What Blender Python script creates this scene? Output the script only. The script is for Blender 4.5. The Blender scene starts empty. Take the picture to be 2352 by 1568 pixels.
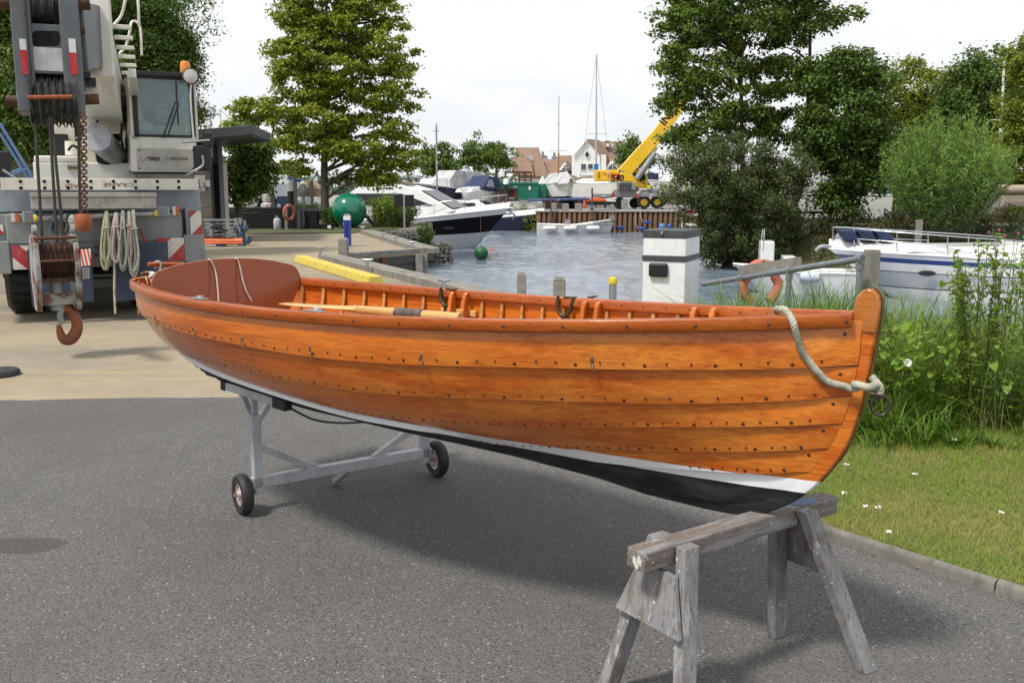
import bpy, math, random
import numpy as np
from mathutils import Vector, Matrix, Euler
random.seed(7); RNG = np.random.default_rng(11)
SC = bpy.context.scene; COL = SC.collection
rad = math.radians
# ---------------------------------------------------------------- camera
FPX, HOR, CX, CY, CAMH = 940.0, 189.0, 512.0, 341.0, 1.75
PITCH = math.atan((CY - HOR) / FPX)
cam = bpy.data.cameras.new('camera'); camo = bpy.data.objects.new('camera', cam); COL.objects.link(camo)
cam.sensor_width = 36; cam.sensor_fit = 'HORIZONTAL'; cam.lens = 36 * FPX / 1024
cam.clip_start = .05; cam.clip_end = 3000
camo.location = (0, 0, CAMH); camo.rotation_euler = (math.pi / 2 - PITCH, 0, 0)
SC.camera = camo
SC.render.resolution_x = 1024; SC.render.resolution_y = 682
SC.cycles.max_bounces = 8; SC.cycles.transparent_max_bounces = 12
SC.cycles.use_denoising = True
# ---------------------------------------------------------------- sky and sun
SUN_DIR = Vector((-0.46, -0.40, 1.0)).normalized()
world = bpy.data.worlds.new('World'); SC.world = world; world.use_nodes = True
nt = world.node_tree; nt.nodes.clear()
def wn(t, **k):
    n = nt.nodes.new(t)
    for a, b in k.items(): setattr(n, a, b)
    return n
sky = wn('ShaderNodeTexSky', sky_type='NISHITA', sun_disc=False)
sky.sun_elevation = math.asin(SUN_DIR.z); sky.sun_rotation = math.atan2(SUN_DIR.x, SUN_DIR.y)
sky.air_density = 1.0; sky.dust_density = 1.5
tc = wn('ShaderNodeTexCoord'); mp = wn('ShaderNodeMapping'); mp.inputs['Scale'].default_value = (1.0, 1.0, 2.6)
nz = wn('ShaderNodeTexNoise'); nz.inputs['Scale'].default_value = 1.7; nz.inputs['Detail'].default_value = 6; nz.inputs['Roughness'].default_value = .55
cr = wn('ShaderNodeValToRGB'); cr.color_ramp.elements[0].position = .34; cr.color_ramp.elements[0].color = (.62, .62, .62, 1)
cr.color_ramp.elements[1].position = .56; cr.color_ramp.elements[1].color = (1, 1, 1, 1)
mx = wn('ShaderNodeMixRGB'); mx.inputs[2].default_value = (9.3, 9.45, 9.7, 1)
bg = wn('ShaderNodeBackground'); bg.inputs['Strength'].default_value = .088; wo = wn('ShaderNodeOutputWorld')
L = nt.links.new
L(tc.outputs['Generated'], mp.inputs['Vector']); L(mp.outputs[0], nz.inputs['Vector']); L(nz.outputs[0], cr.inputs[0])
L(cr.outputs[0], mx.inputs[0]); L(sky.outputs[0], mx.inputs[1]); L(mx.outputs[0], bg.inputs[0]); L(bg.outputs[0], wo.inputs[0])
sl = bpy.data.lights.new('sun', 'SUN'); sl.energy = 3.0; sl.angle = rad(8); sl.color = (1, .95, .87)
so = bpy.data.objects.new('sun', sl); COL.objects.link(so)
so.rotation_euler = (-SUN_DIR).to_track_quat('-Z', 'Y').to_euler(); so.location = (-10, -8, 20)
SC.view_settings.view_transform = 'Standard'; SC.view_settings.look = 'None'
SC.view_settings.exposure = 0.28; SC.view_settings.gamma = 1.0
# ---------------------------------------------------------------- measuring helpers (pixel of the photograph -> point in the place)
_fw = np.array([0, math.cos(PITCH), -math.sin(PITCH)]); _up = np.array([0, math.sin(PITCH), math.cos(PITCH)]); _rt = np.array([1., 0, 0])
_C = np.array([0, 0, CAMH])
def ray(p): return _fw + _rt * ((p[0] - CX) / FPX) + _up * ((CY - p[1]) / FPX)
def onz(p, z=0.):
    r = ray(p); return _C + r * ((z - CAMH) / r[2])
def aty(p, y):
    r = ray(p); return _C + r * (y / r[1])
def Zm(ox, oy, s): return lambda x, y: ((ox + s * x) / 4, (oy + s * y) / 4)
Fp = Zm(0, 0, 1.); Dp = Zm(0, 0, 1.7415)
z1 = Zm(0, 0, 1100 / 2269); z2 = Zm(0, 650, 1100 / 1916); z3 = Zm(750, 400, 1000 / 2091); z4 = Zm(1600, 500, 1200 / 2352)
z5 = Zm(2500, 0, 1596 / 2352); z6 = Zm(2700, 800, 1396 / 2352); z8 = Zm(1900, 450, 900 / 2352)
class Fr:
    """a thing's own axes: x to its right, y away, z up"""
    def __init__(s, o, rz=0.):
        s.o = np.array([o[0], o[1], o[2] if len(o) > 2 else 0.], float); s.rz = rz; c, q = math.cos(rz), math.sin(rz)
        s.R = np.array([[c, -q, 0], [q, c, 0], [0, 0, 1.]])
    def p(s, px, y=0.):
        c = (_C - s.o) @ s.R; r = ray(px) @ s.R; return c + r * ((y - c[1]) / r[1])
    def g(s, px, z=0.):
        c = (_C - s.o) @ s.R; r = ray(px) @ s.R; return c + r * ((z - c[2]) / r[2])
    def w(s, q): return s.R @ np.asarray(q, float) + s.o
# ---------------------------------------------------------------- things, parts
def tag(o, label=None, cat=None, group=None, kind=None):
    if label: o['label'] = label
    if cat: o['category'] = cat
    if group: o['group'] = group
    if kind: o['kind'] = kind
    return o
def thing(name, label, cat, fr=None, group=None):
    o = bpy.data.objects.new(name, None); COL.objects.link(o); o.empty_display_size = .2
    if fr is not None:
        o.location = fr.o; o.rotation_euler = (0, 0, fr.rz)
    return tag(o, label, cat, group)
def link(name, me, parent=None):
    o = bpy.data.objects.new(name, me); COL.objects.link(o)
    if parent is not None: o.parent = parent
    return o
def npmesh(name, V, F, mat, parent=None, smooth=False):
    me = bpy.data.meshes.new(name); V = np.asarray(V, np.float32); F = np.asarray(F, np.int32)
    n, k = F.shape
    me.vertices.add(len(V)); me.vertices.foreach_set('co', V.ravel())
    me.loops.add(n * k); me.loops.foreach_set('vertex_index', F.ravel())
    me.polygons.add(n); me.polygons.foreach_set('loop_start', np.arange(0, n * k, k, dtype=np.int32))
    me.polygons.foreach_set('use_smooth', np.full(n, smooth, bool))
    me.materials.append(mat); me.update(); me.validate()
    return link(name, me, parent)
class MB:
    def __init__(s): s.v = []; s.f = []
    def add(s, vs, fs):
        b = len(s.v); s.v += [tuple(map(float, v)) for v in vs]; s.f += [tuple(i + b for i in f) for f in fs]; return s
    def box(s, x0, x1, y0, y1, z0, z1):
        return s.add([(x0, y0, z0), (x1, y0, z0), (x1, y1, z0), (x0, y1, z0), (x0, y0, z1), (x1, y0, z1), (x1, y1, z1), (x0, y1, z1)],
                     [(0, 3, 2, 1), (4, 5, 6, 7), (0, 1, 5, 4), (1, 2, 6, 5), (2, 3, 7, 6), (3, 0, 4, 7)])
    def prism(s, poly, ext):
        """3-D outline swept along ext, closed"""
        P = [np.asarray(q, float) for q in poly]; e = np.asarray(ext, float); n = len(P)
        return s.add(P + [q + e for q in P], [tuple(range(n))[::-1], tuple(range(n, 2 * n))] + [(i, (i + 1) % n, n + (i + 1) % n, n + i) for i in range(n)])
    def bar(s, a, b, w, h, up=(0, 0, 1), w2=None, h2=None):
        a = np.asarray(a, float); b = np.asarray(b, float); d = b - a; d /= np.linalg.norm(d); u = np.asarray(up, float)
        if abs(d @ u) > .97: u = np.array([0, 1., 0])
        r = np.cross(d, u); r /= np.linalg.norm(r); u = np.cross(r, d)
        w2 = w if w2 is None else w2; h2 = h if h2 is None else h2
        vs = []
        for c, ww, hh in ((a, w, h), (b, w2, h2)):
            vs += [c - r * ww / 2 - u * hh / 2, c + r * ww / 2 - u * hh / 2, c + r * ww / 2 + u * hh / 2, c - r * ww / 2 + u * hh / 2]
        return s.add(vs, [(0, 1, 2, 3), (7, 6, 5, 4), (0, 4, 5, 1), (1, 5, 6, 2), (2, 6, 7, 3), (3, 7, 4, 0)])
    def tube(s, pts, r, n=8, closed=False):
        P = np.array([np.asarray(q, float) for q in pts]); m = len(P); R = np.broadcast_to(np.asarray(r, float), (m,))
        T = np.zeros_like(P)
        for i in range(m):
            a, b = (P[(i - 1) % m], P[(i + 1) % m]) if closed else (P[max(i - 1, 0)], P[min(i + 1, m - 1)])
            t = b - a; l = np.linalg.norm(t); T[i] = t / l if l > 1e-9 else (0, 0, 1)
        u = np.array([0, 0, 1.]) if abs(T[0][2]) < .9 else np.array([1., 0, 0])
        vs = []; 
        for i in range(m):
            u = u - T[i] * (u @ T[i]); u /= np.linalg.norm(u) + 1e-12; w = np.cross(T[i], u)
            for j in range(n):
                a = 2 * math.pi * j / n; vs.append(P[i] + R[i] * (u * math.cos(a) + w * math.sin(a)))
        fs = []
        for i in range(m if closed else m - 1):
            k = (i + 1) % m
            fs += [(i * n + j, i * n + (j + 1) % n, k * n + (j + 1) % n, k * n + j) for j in range(n)]
        if not closed: fs += [tuple(range(n))[::-1], tuple(range((m - 1) * n, m * n))]
        return s.add(vs, fs)
    def cyl(s, a, b, r, r2=None, n=16): return s.tube([a, b], [r, r if r2 is None else r2], n)
    def lathe(s, prof, o=(0, 0, 0), ax='z', n=24, caps=True):
        vs = []; o = np.asarray(o, float)
        for r, h in prof:
            for j in range(n):
                a = 2 * math.pi * j / n; c, q = r * math.cos(a), r * math.sin(a)
                vs.append(o + {'z': (c, q, h), 'y': (c, h, q), 'x': (h, c, q)}[ax])
        m = len(prof); fs = [(i * n + j, i * n + (j + 1) % n, (i + 1) * n + (j + 1) % n, (i + 1) * n + j) for i in range(m - 1) for j in range(n)]
        if caps: fs += [tuple(range(n))[::-1], tuple(range((m - 1) * n, m * n))]
        return s.add(vs, fs)
    def grid(s, P, close=False):
        P = np.asarray(P, float); a, b = P.shape[:2]
        return s.add(P.reshape(-1, 3), [(i * b + j, (i + 1) * b + j, (i + 1) * b + j + 1, i * b + j + 1) for i in range(a - 1) for j in range(b - 1)])
    def shell(s, A, B):
        """closed slab between two equal grids"""
        A = np.asarray(A, float); B = np.asarray(B, float); a, b = A.shape[:2]; n = a * b
        q = lambda o, i, j: o + i * b + j
        fs = [(q(0, i, j), q(0, i + 1, j), q(0, i + 1, j + 1), q(0, i, j + 1)) for i in range(a - 1) for j in range(b - 1)]
        fs += [(q(n, i, j), q(n, i, j + 1), q(n, i + 1, j + 1), q(n, i + 1, j)) for i in range(a - 1) for j in range(b - 1)]
        fs += [(q(0, i, 0), q(n, i, 0), q(n, i + 1, 0), q(0, i + 1, 0)) for i in range(a - 1)]
        fs += [(q(0, i, b - 1), q(0, i + 1, b - 1), q(n, i + 1, b - 1), q(n, i, b - 1)) for i in range(a - 1)]
        fs += [(q(0, 0, j), q(0, 0, j + 1), q(n, 0, j + 1), q(n, 0, j)) for j in range(b - 1)]
        fs += [(q(0, a - 1, j), q(n, a - 1, j), q(n, a - 1, j + 1), q(0, a - 1, j + 1)) for j in range(b - 1)]
        return s.add(list(A.reshape(-1, 3)) + list(B.reshape(-1, 3)), fs)
    def mesh(s, name, mat, smooth=None):
        me = bpy.data.meshes.new(name); me.from_pydata(s.v, [], s.f); me.materials.append(mat)
        import bmesh
        bm = bmesh.new(); bm.from_mesh(me); bmesh.ops.recalc_face_normals(bm, faces=bm.faces); bm.to_mesh(me); bm.free()
        if smooth is not None:
            for p in me.polygons: p.use_smooth = True
            me.set_sharp_from_angle(angle=rad(smooth))
        return me
    def build(s, name, mat, parent=None, smooth=None, bevel=0, label=None):
        o = link(name, s.mesh(name, mat, smooth), parent)
        if bevel:
            m = o.modifiers.new('bevel', 'BEVEL'); m.width = bevel; m.segments = 2; m.limit_method = 'ANGLE'; m.angle_limit = rad(40)
        if label: o['label'] = label
        return o
def text(name, body, mat, parent, loc, size, rot=(math.pi / 2, 0, 0), align='LEFT', depth=.002, sx=1., shear=0., bold=0.):
    c = bpy.data.curves.new(name, 'FONT'); c.body = body; c.size = size; c.align_x = align; c.extrude = depth; c.shear = shear; c.offset = bold
    c.materials.append(mat); tmp = bpy.data.objects.new('tmp', c); me = bpy.data.meshes.new_from_object(tmp); bpy.data.objects.remove(tmp); bpy.data.curves.remove(c)
    o = link(name, me, parent); o.location = loc; o.rotation_euler = rot; o.scale = (sx, 1, 1); return o
def copytree(o, parent=None):
    c = o.copy(); COL.objects.link(c); c.parent = parent
    for ch in list(o.children): copytree(ch, c)
    return c
def smooth(x, xs, ys):
    x = np.asarray(x, float); xs = np.array(xs, float); ys = np.array(ys, float); m = np.gradient(ys, xs)
    i = np.clip(np.searchsorted(xs, x) - 1, 0, len(xs) - 2); h = xs[i + 1] - xs[i]; t = (x - xs[i]) / h
    return (2*t**3 - 3*t**2 + 1)*ys[i] + (t**3 - 2*t**2 + t)*h*m[i] + (-2*t**3 + 3*t**2)*ys[i + 1] + (t**3 - t**2)*h*m[i + 1]
def crv(pts, n=24):
    P = np.array(pts, float); k = np.linspace(0, 1, len(P)); t = np.linspace(0, 1, n)
    return np.stack([smooth(t, k, P[:, i]) for i in range(P.shape[1])], 1)
# ---------------------------------------------------------------- materials
class NT:
    def __init__(s, name):
        s.m = bpy.data.materials.new(name); s.m.use_nodes = True; s.t = s.m.node_tree; s.b = s.t.nodes['Principled BSDF']; s.out = s.t.nodes['Material Output']; s._o = None
    def n(s, t, **k):
        q = s.t.nodes.new(t)
        for a, b in k.items(): setattr(q, a, b)
        return q
    def l(s, a, b): s.t.links.new(a, b)
    @property
    def obj(s):
        if s._o is None: s._o = s.n('ShaderNodeTexCoord').outputs['Object']
        return s._o
    def map(s, sc=(1, 1, 1), rot=(0, 0, 0), src=None):
        q = s.n('ShaderNodeMapping'); q.inputs['Scale'].default_value = sc; q.inputs['Rotation'].default_value = rot; s.l(src or s.obj, q.inputs[0]); return q.outputs[0]
    def noise(s, sc, det=4, ro=.55, vec=None, dist=0):
        q = s.n('ShaderNodeTexNoise'); q.inputs['Scale'].default_value = sc; q.inputs['Detail'].default_value = det; q.inputs['Roughness'].default_value = ro; q.inputs['Distortion'].default_value = dist
        s.l(vec or s.obj, q.inputs['Vector']); return q.outputs[0]
    def vor(s, sc, vec=None, feat='F1', out=0):
        q = s.n('ShaderNodeTexVoronoi', feature=feat); q.inputs['Scale'].default_value = sc; s.l(vec or s.obj, q.inputs['Vector']); return q.outputs[out]
    def ramp(s, f, stops, interp='LINEAR'):
        q = s.n('ShaderNodeValToRGB'); e = q.color_ramp.elements; q.color_ramp.interpolation = interp
        while len(e) < len(stops): e.new(.5)
        for i, (p, c) in enumerate(stops):
            e[i].position = p; e[i].color = (c, c, c, 1) if isinstance(c, (int, float)) else (*c, 1)
        s.l(f, q.inputs[0]); return q.outputs[0]
    def mix(s, f, a, b, mode='MIX'):
        q = s.n('ShaderNodeMixRGB', blend_type=mode)
        for i, v in enumerate((f, a, b)):
            if isinstance(v, bpy.types.NodeSocket): s.l(v, q.inputs[i])
            elif i == 0: q.inputs[0].default_value = v
            else: q.inputs[i].default_value = (*v, 1)
        return q.outputs[0]
    def math(s, op, a, b=0., c=0.):
        q = s.n('ShaderNodeMath', operation=op)
        for i, v in enumerate((a, b, c)):
            if isinstance(v, bpy.types.NodeSocket): s.l(v, q.inputs[i])
            else: q.inputs[i].default_value = v
        return q.outputs[0]
    def set(s, **k):
        nm = dict(col='Base Color', rough='Roughness', metal='Metallic', coat='Coat Weight', coatr='Coat Roughness', spec='Specular IOR Level', trans='Transmission Weight', ior='IOR', alpha='Alpha', emit='Emission Color', es='Emission Strength', sub='Subsurface Weight')
        for a, v in k.items():
            i = s.b.inputs[nm[a]]
            if isinstance(v, bpy.types.NodeSocket): s.l(v, i)
            elif isinstance(v, tuple): i.default_value = (*v, 1)
            else: i.default_value = v
        return s
    def bump(s, h, st=.3, d=.01):
        q = s.n('ShaderNodeBump'); q.inputs['Strength'].default_value = st; q.inputs['Distance'].default_value = d; s.l(h, q.inputs['Height']); s.l(q.outputs[0], s.b.inputs['Normal']); return s
def M(name, col, rough=.5, metal=0., col2=None, sc=4., lo=.4, hi=.7, bump=None, coat=0., grime=0., gc=(.06, .05, .04), stretch=(1, 1, 1)):
    q = NT(name); c = col
    v = q.map(stretch) if stretch != (1, 1, 1) else q.obj
    f = q.noise(sc, 5, .6, v)
    if col2 is None: col2 = tuple(x * .82 for x in col)
    c = q.mix(q.ramp(f, [(lo, 0), (hi, 1)]), col, col2)
    if grime:
        g = q.noise(sc * 2.3 + 1.7, 6, .65, q.map((1, 1, .35))); c = q.mix(q.ramp(g, [(.5, 0), (.78, grime)]), c, gc)
    r = q.ramp(f, [(.3, max(0, rough - .08)), (.7, min(1, rough + .08))])
    q.set(col=c, rough=r, metal=metal, coat=coat)
    if bump: q.bump(q.noise(bump[0], 4, .6, v), bump[1], bump[2] if len(bump) > 2 else .01)
    return q.m
# ---- varnished, painted boat timber (paint follows the waterline of the hull)
def varnish(name, dark, mid, light, paint=False, gs=1.0, rough=.30, coat=.5):
    q = NT(name)
    oi = q.n('ShaderNodeObjectInfo').outputs['Random']
    cmb = q.n('ShaderNodeCombineXYZ'); q.l(q.math('MULTIPLY', oi, 7.3), cmb.inputs[0]); q.l(q.math('MULTIPLY', oi, 3.1), cmb.inputs[2])
    ad = q.n('ShaderNodeVectorMath', operation='ADD'); q.l(q.obj, ad.inputs[0]); q.l(cmb.outputs[0], ad.inputs[1]); P = ad.outputs[0]
    big = q.noise(2.2, 3, .5, q.map((.55, 1, 3.0), src=P)); gr = q.noise(16 * gs, 6, .62, q.map((.12, 1.6, 3.4), src=P), .6)
    fine = q.noise(60 * gs, 4, .65, q.map((.035, 1, 2.2), src=P)); med = q.noise(7, 4, .6, q.map((.22, 1, 1.6), src=P))
    c = q.mix(q.ramp(big, [(.25, 0), (.75, 1)]), dark, mid)
    sxx = q.n('ShaderNodeSeparateXYZ'); q.l(q.obj, sxx.inputs[0])
    c = q.mix(q.math('MULTIPLY', q.ramp(med, [(.36, 0), (.68, .9)]), q.ramp(q.math('DIVIDE', sxx.outputs[0], 4.), [(.1, .15), (.75, .9)])), c, light)
    c = q.mix(q.ramp(gr, [(.38, .20), (.50, 0)]), c, tuple(x * .38 for x in dark))
    c = q.mix(q.ramp(fine, [(.36, .40), (.47, 0)]), c, tuple(x * .45 for x in dark)); c = q.mix(q.ramp(fine, [(.55, 0), (.68, .35)]), c, tuple(min(1, x * 1.25) for x in light))
    hs = q.n('ShaderNodeHueSaturation'); q.l(c, hs.inputs['Color']); q.l(q.math('MULTIPLY_ADD', oi, .24, .88), hs.inputs['Value']); c = hs.outputs[0]
    rr = q.ramp(q.noise(9, 5, .6), [(.35, rough - .06), (.7, rough + .12)])
    cw = coat
    if paint:
        sx = q.n('ShaderNodeSeparateXYZ'); q.l(q.obj, sx.inputs[0])
        xs = [0, .8, 1.35, 1.73, 2.1, 2.4, 2.85, 3.28, 3.7]; zs = [.195, .152, .122, .098, .068, .040, .038, .043, .052]
        line = q.ramp(q.math('DIVIDE', sx.outputs[0], 4.0), [(a / 4, b * 4) for a, b in zip(xs, zs)])
        wob = q.math('MULTIPLY', q.math('SUBTRACT', q.noise(12, 2), .5), .004)
        d = q.math('ADD', q.math('SUBTRACT', sx.outputs[2], q.math('MULTIPLY', line, .25)), wob)
        isw = q.math('LESS_THAN', d, 0.); isb = q.math('LESS_THAN', d, -.047)
        wear = q.noise(5, 6, .65, q.map((1, 1, 3)))
        blk = q.mix(q.ramp(wear, [(.45, 0), (.75, 1)]), (.012, .0125, .014), (.05, .055, .062))
        wht = q.mix(q.ramp(wear, [(.5, 0), (.8, .5)]), (.80, .80, .83), (.62, .61, .60))
        c = q.mix(isw, c, wht); c = q.mix(isb, c, blk)
        rr = q.mix(isb, q.mix(isw, rr, (.35, .35, .35)), (.55, .55, .55))
        cw = q.math('MULTIPLY', q.math('SUBTRACT', 1., isw), coat)
    q.set(col=c, rough=rr, coat=cw, coatr=.05, spec=.28)
    q.bump(q.math('ADD', q.math('MULTIPLY', gr, .6), q.noise(2.5, 2, .5)), .06, .01)
    return q.m
m_hull = varnish('varnished mahogany hull', (.42, .073, .006), (.56, .133, .010), (.74, .265, .036), paint=True)
m_rail = varnish('varnished mahogany rail', (.30, .056, .005), (.40, .083, .008), (.48, .13, .014), gs=1.2, coat=.22)
m_in = varnish('varnished inner timber', (.46, .10, .008), (.58, .15, .012), (.68, .21, .025))
m_ply = varnish('varnished dark ply', (.285, .076, .027), (.30, .082, .029), (.315, .09, .032), gs=1.6, rough=.38, coat=.35)
m_rib = varnish('pale bent rib', (.40, .16, .035), (.52, .24, .06), (.60, .30, .09))
m_oar = varnish('varnished spruce', (.62, .34, .10), (.72, .44, .15), (.78, .52, .21), gs=1.4)
m_bronze = M('weathered bronze', (.13, .085, .04), .45, .8, (.05, .09, .07), 25)
m_brass = M('polished brass hook', (.42, .25, .13), .3, .9, (.25, .14, .07), 40)
m_galv = M('galvanised steel', (.42, .43, .45), .42, .75, (.28, .29, .31), 9, bump=(60, .1, .002))
m_alu = M('painted aluminium tube', (.52, .53, .56), .42, .25, (.40, .41, .43), 6, grime=.35)
m_rubber = M('black rubber', (.012, .012, .013), .62, 0, (.028, .027, .026), 14, grime=.5, gc=(.07, .065, .06))
m_blackp = M('black plastic', (.012, .012, .014), .4)
m_white = M('white gelcoat', (.80, .80, .80), .22, 0, (.70, .70, .69), 2, coat=.4)
m_rope = None
def ropemat(name, a, b, sc=1.):
    q = NT(name); w = q.noise(90 * sc, 3, .6); v = q.noise(26 * sc, 4, .7)
    q.set(col=q.mix(q.ramp(v, [(.4, 0), (.62, 1)]), a, b), rough=.9).bump(w, .6, .004); return q.m
m_rope = ropemat('grey green laid rope', (.47, .455, .36), (.27, .27, .205)); m_wrope = ropemat('white cord', (.66, .64, .60), (.48, .46, .42))
m_rivet = M('rove heads', (.055, .018, .008), .5, .1, (.09, .03, .012), 60)
m_lap_shadow = M('painted lap shadow', (.015, .006, .003), .8)  # near-black colour for the painted shadow line below each lap

# ================================================================ ROWING BOAT
BP = [-1.8147699, 5.4305380, .6726136, -.6720763, -.0082669, -.0275327, 3.8444517]
BB = [.4388438, .6775538, .6593992, .4500869, .035]; BZ = [.5752039, .5485100, .5516428, .5846049, .6498077]
KN = np.array([0, .25, .5, .75, 1.])
def lag(ys, t):
    r = 0
    for i in range(5):
        w = 1.
        for j in range(5):
            if i != j: w = w * (t - KN[j]) / (KN[i] - KN[j])
        r = r + w * ys[i]
    return r
def _rot(yaw, pit, rol):
    cy, sy, cp, sp, c, s = math.cos(yaw), math.sin(yaw), math.cos(pit), math.sin(pit), math.cos(rol), math.sin(rol)
    return np.array([[cy, -sy, 0], [sy, cy, 0], [0, 0, 1]]) @ np.array([[cp, 0, sp], [0, 1, 0], [-sp, 0, cp]]) @ np.array([[1, 0, 0], [0, c, -s], [0, s, c]])
BR = _rot(*BP[3:6]); BT = np.array(BP[:3]); BL = BP[6]
def bpl(px, n, d):
    n = np.asarray(n, float); c = (_C - BT) @ BR; r = ray(px) @ BR; return c + r * ((d - n @ c) / (n @ r))
def zk(s): return smooth(s, [0, .15, .3, .5, .75, .9, 1], [.03, -.01, -.03, -.04, -.06, -.085, -.08])
_RX = [[-.08, 3.43], [-.03, 3.55], [.054, 3.641], [.088, 3.659], [.178, 3.715], [.269, 3.754], [.371, 3.781], [.475, 3.797], [.589, 3.803], [.68, 3.806]]
_SS = [0, .3, .5, .75, 1]
def hull(s, t, sg=-1., off=0.):
    s = np.asarray(s, float); t = np.asarray(t, float)
    def base(s, t):
        c1 = smooth(s, _SS, [.5, .52, .52, .48, .4]); h1 = smooth(s, _SS, [.35, .22, .155, .26, .35]); c2 = smooth(s, _SS, [.95, .97, .97, .92, .75]); h2 = smooth(s, _SS, [.45, .33, .255, .43, .62])
        w = 3*(1-t)**2*t*c1 + 3*(1-t)*t*t*c2 + t**3; h = 3*(1-t)**2*t*h1 + 3*(1-t)*t*t*h2 + t**3
        z = zk(s) + (lag(BZ, s) - zk(s)) * h; y = .022 + (lag(BB, s) - .02*(1 - s**6) - .026) * w
        x = s * smooth(z, [a for a, b in _RX], [b for a, b in _RX]) + (1 - s) * .15 * (.58 - z)
        return np.stack([x, y, z], -1)
    p = base(s, t)
    if np.any(off):
        e = 1e-4; d1 = base(s + e, t) - p; d2 = base(s, t + e) - p; n = np.cross(d2, d1); n /= np.linalg.norm(n, axis=-1, keepdims=True) + 1e-12
        n = np.where(n[..., 1:2] < 0, -n, n); p = p + n * np.asarray(off)[..., None]
    p = p.copy(); p[..., 1] = np.maximum(p[..., 1], .012) * sg
    return p
LAPS = [lambda s: .965 + 0*s,
        lambda s: .7762 + .25735*s - .27023*s**2 + .0117*s**3,
        lambda s: .3701 + 1.52965*s - 2.32712*s**2 + 1.06996*s**3 - .011*s**4,
        lambda s: smooth(s, [0, .25, .494, .58, .707, .845, .925, 1], [.20, .40, .475, .475, .464, .499, .499, .49]),
        lambda s: smooth(s, [0, .3, .5, .672, .75, .785, .85, .934, 1], [.10, .20, .205, .19, .25, .28, .32, .345, .357]),
        lambda s: smooth(s, [0, .4, .67, .8, .9, .945, 1], [.045, .09, .09, .15, .2, .205, .223]),
        lambda s: 0*s + .0]
boat = bpy.data.objects.new('rowing_boat', None); COL.objects.link(boat); boat.location = BT
boat.rotation_mode = 'QUATERNION'; boat.rotation_quaternion = Matrix(BR.tolist()).to_quaternion()
tag(boat, 'varnished wooden clinker rowing boat propped on a trolley and a sawhorse', 'rowing boat')
NS = 73; ss = np.linspace(0, 1, NS)
rivet_me = MB().lathe([(0.0001, .0016), (.0036, .0014), (.0048, .0)], n=7).mesh('rivet', m_rivet)
plug_me = MB().lathe([(0.0001, .0014), (.0052, .0012), (.0066, .0)], n=8).mesh('plug', m_rivet)
def stud(me, s, t, off, par):
    p = hull(s, t, -1, off); a = hull(s, t, -1, off + .01); d = Vector(a - p).normalized()
    o = link(me.name, me, par); o.location = p; o.rotation_euler = d.to_track_quat('Z', 'Y').to_euler()
for sg in (-1, 1):
    for k in range(6):
        t0 = LAPS[k](ss) + (.022 if k else 0); t1 = LAPS[k + 1](ss)
        g = np.linspace(0, 1, 7)[None, :]; tt = t0[:, None] * (1 - g) + t1[:, None] * g; S2 = np.repeat(ss[:, None], 7, 1)
        fade = np.clip((1 - S2) / .035, 0.18, 1)
        belly = .003 * np.sin(np.pi * g)
        o_out = (.0 + .022 * g + belly) * fade; A = hull(S2, tt, sg, o_out); B = hull(S2, tt, sg, o_out - .010)
        st = MB().shell(A, B).build('strake', m_hull, boat, smooth=35)
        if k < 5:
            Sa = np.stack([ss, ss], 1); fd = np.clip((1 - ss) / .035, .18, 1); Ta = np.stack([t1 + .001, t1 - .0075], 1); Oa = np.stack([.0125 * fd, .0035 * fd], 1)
            MB().shell(hull(Sa, Ta, sg, Oa), hull(Sa, Ta, sg, Oa - .003)).build('lap_shadow_strip', m_lap_shadow, st)  # thin dark strip added in place of the shade under the lap
        if sg < 0 and k < 5:
            n = [46, 44, 40, 30, 9][k]; sa = [.05, .10, .42, .62, .88][k]
            for i in range(n):
                s_ = sa + (.982 - sa) * (i + .5) / n + random.uniform(-.002, .002)
                big = i % 3 == 2
                tb = float(LAPS[k + 1](np.array(s_))) + (.016 if big else .024) + random.uniform(-.003, .003)
                stud(plug_me if big else rivet_me, s_, tb, .0207 * min(1, max(.18, (1 - s_) / .035)) + .001, st)
            if k == 1:
                for i in range(11): stud(plug_me, .22 + .075 * i * (1 + .0 * i), float(.42 * LAPS[1](np.array(.3)) + .58 * LAPS[2](np.array(.5))) + .09, .012, st)
        if sg < 0:
            for f in (.28, .72):
                tq = float(LAPS[k](np.array(.985)) * (1 - f) + LAPS[k + 1](np.array(.985)) * f); 
                if k < 5 : stud(plug_me, .988, tq, .004, st)
# white bilge rubbing strips, screwed on along the turn of the hull
for sg in (-1, 1):
    s_ = np.linspace(.0, .615, 60); t_ = smooth(s_, [0, .1, .2, .355, .461, .568, .615], [.275, .375, .443, .464, .442, .374, .255])
    P = hull(s_, t_, sg, .014 + 0*s_); dn = np.array([0, -sg * .010, -1.]) * np.interp(s_, [0, .05, .56, .615], [.012, .026, .026, .006])[:, None]; iw = np.array([0, -sg * .03, -.004])
    MB().shell(np.stack([P, P + dn], 1), np.stack([P + iw, P + dn + iw], 1)).build('bilge_strip', M('white strip paint', (.80, .80, .82), .4), boat, bevel=.002)
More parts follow.
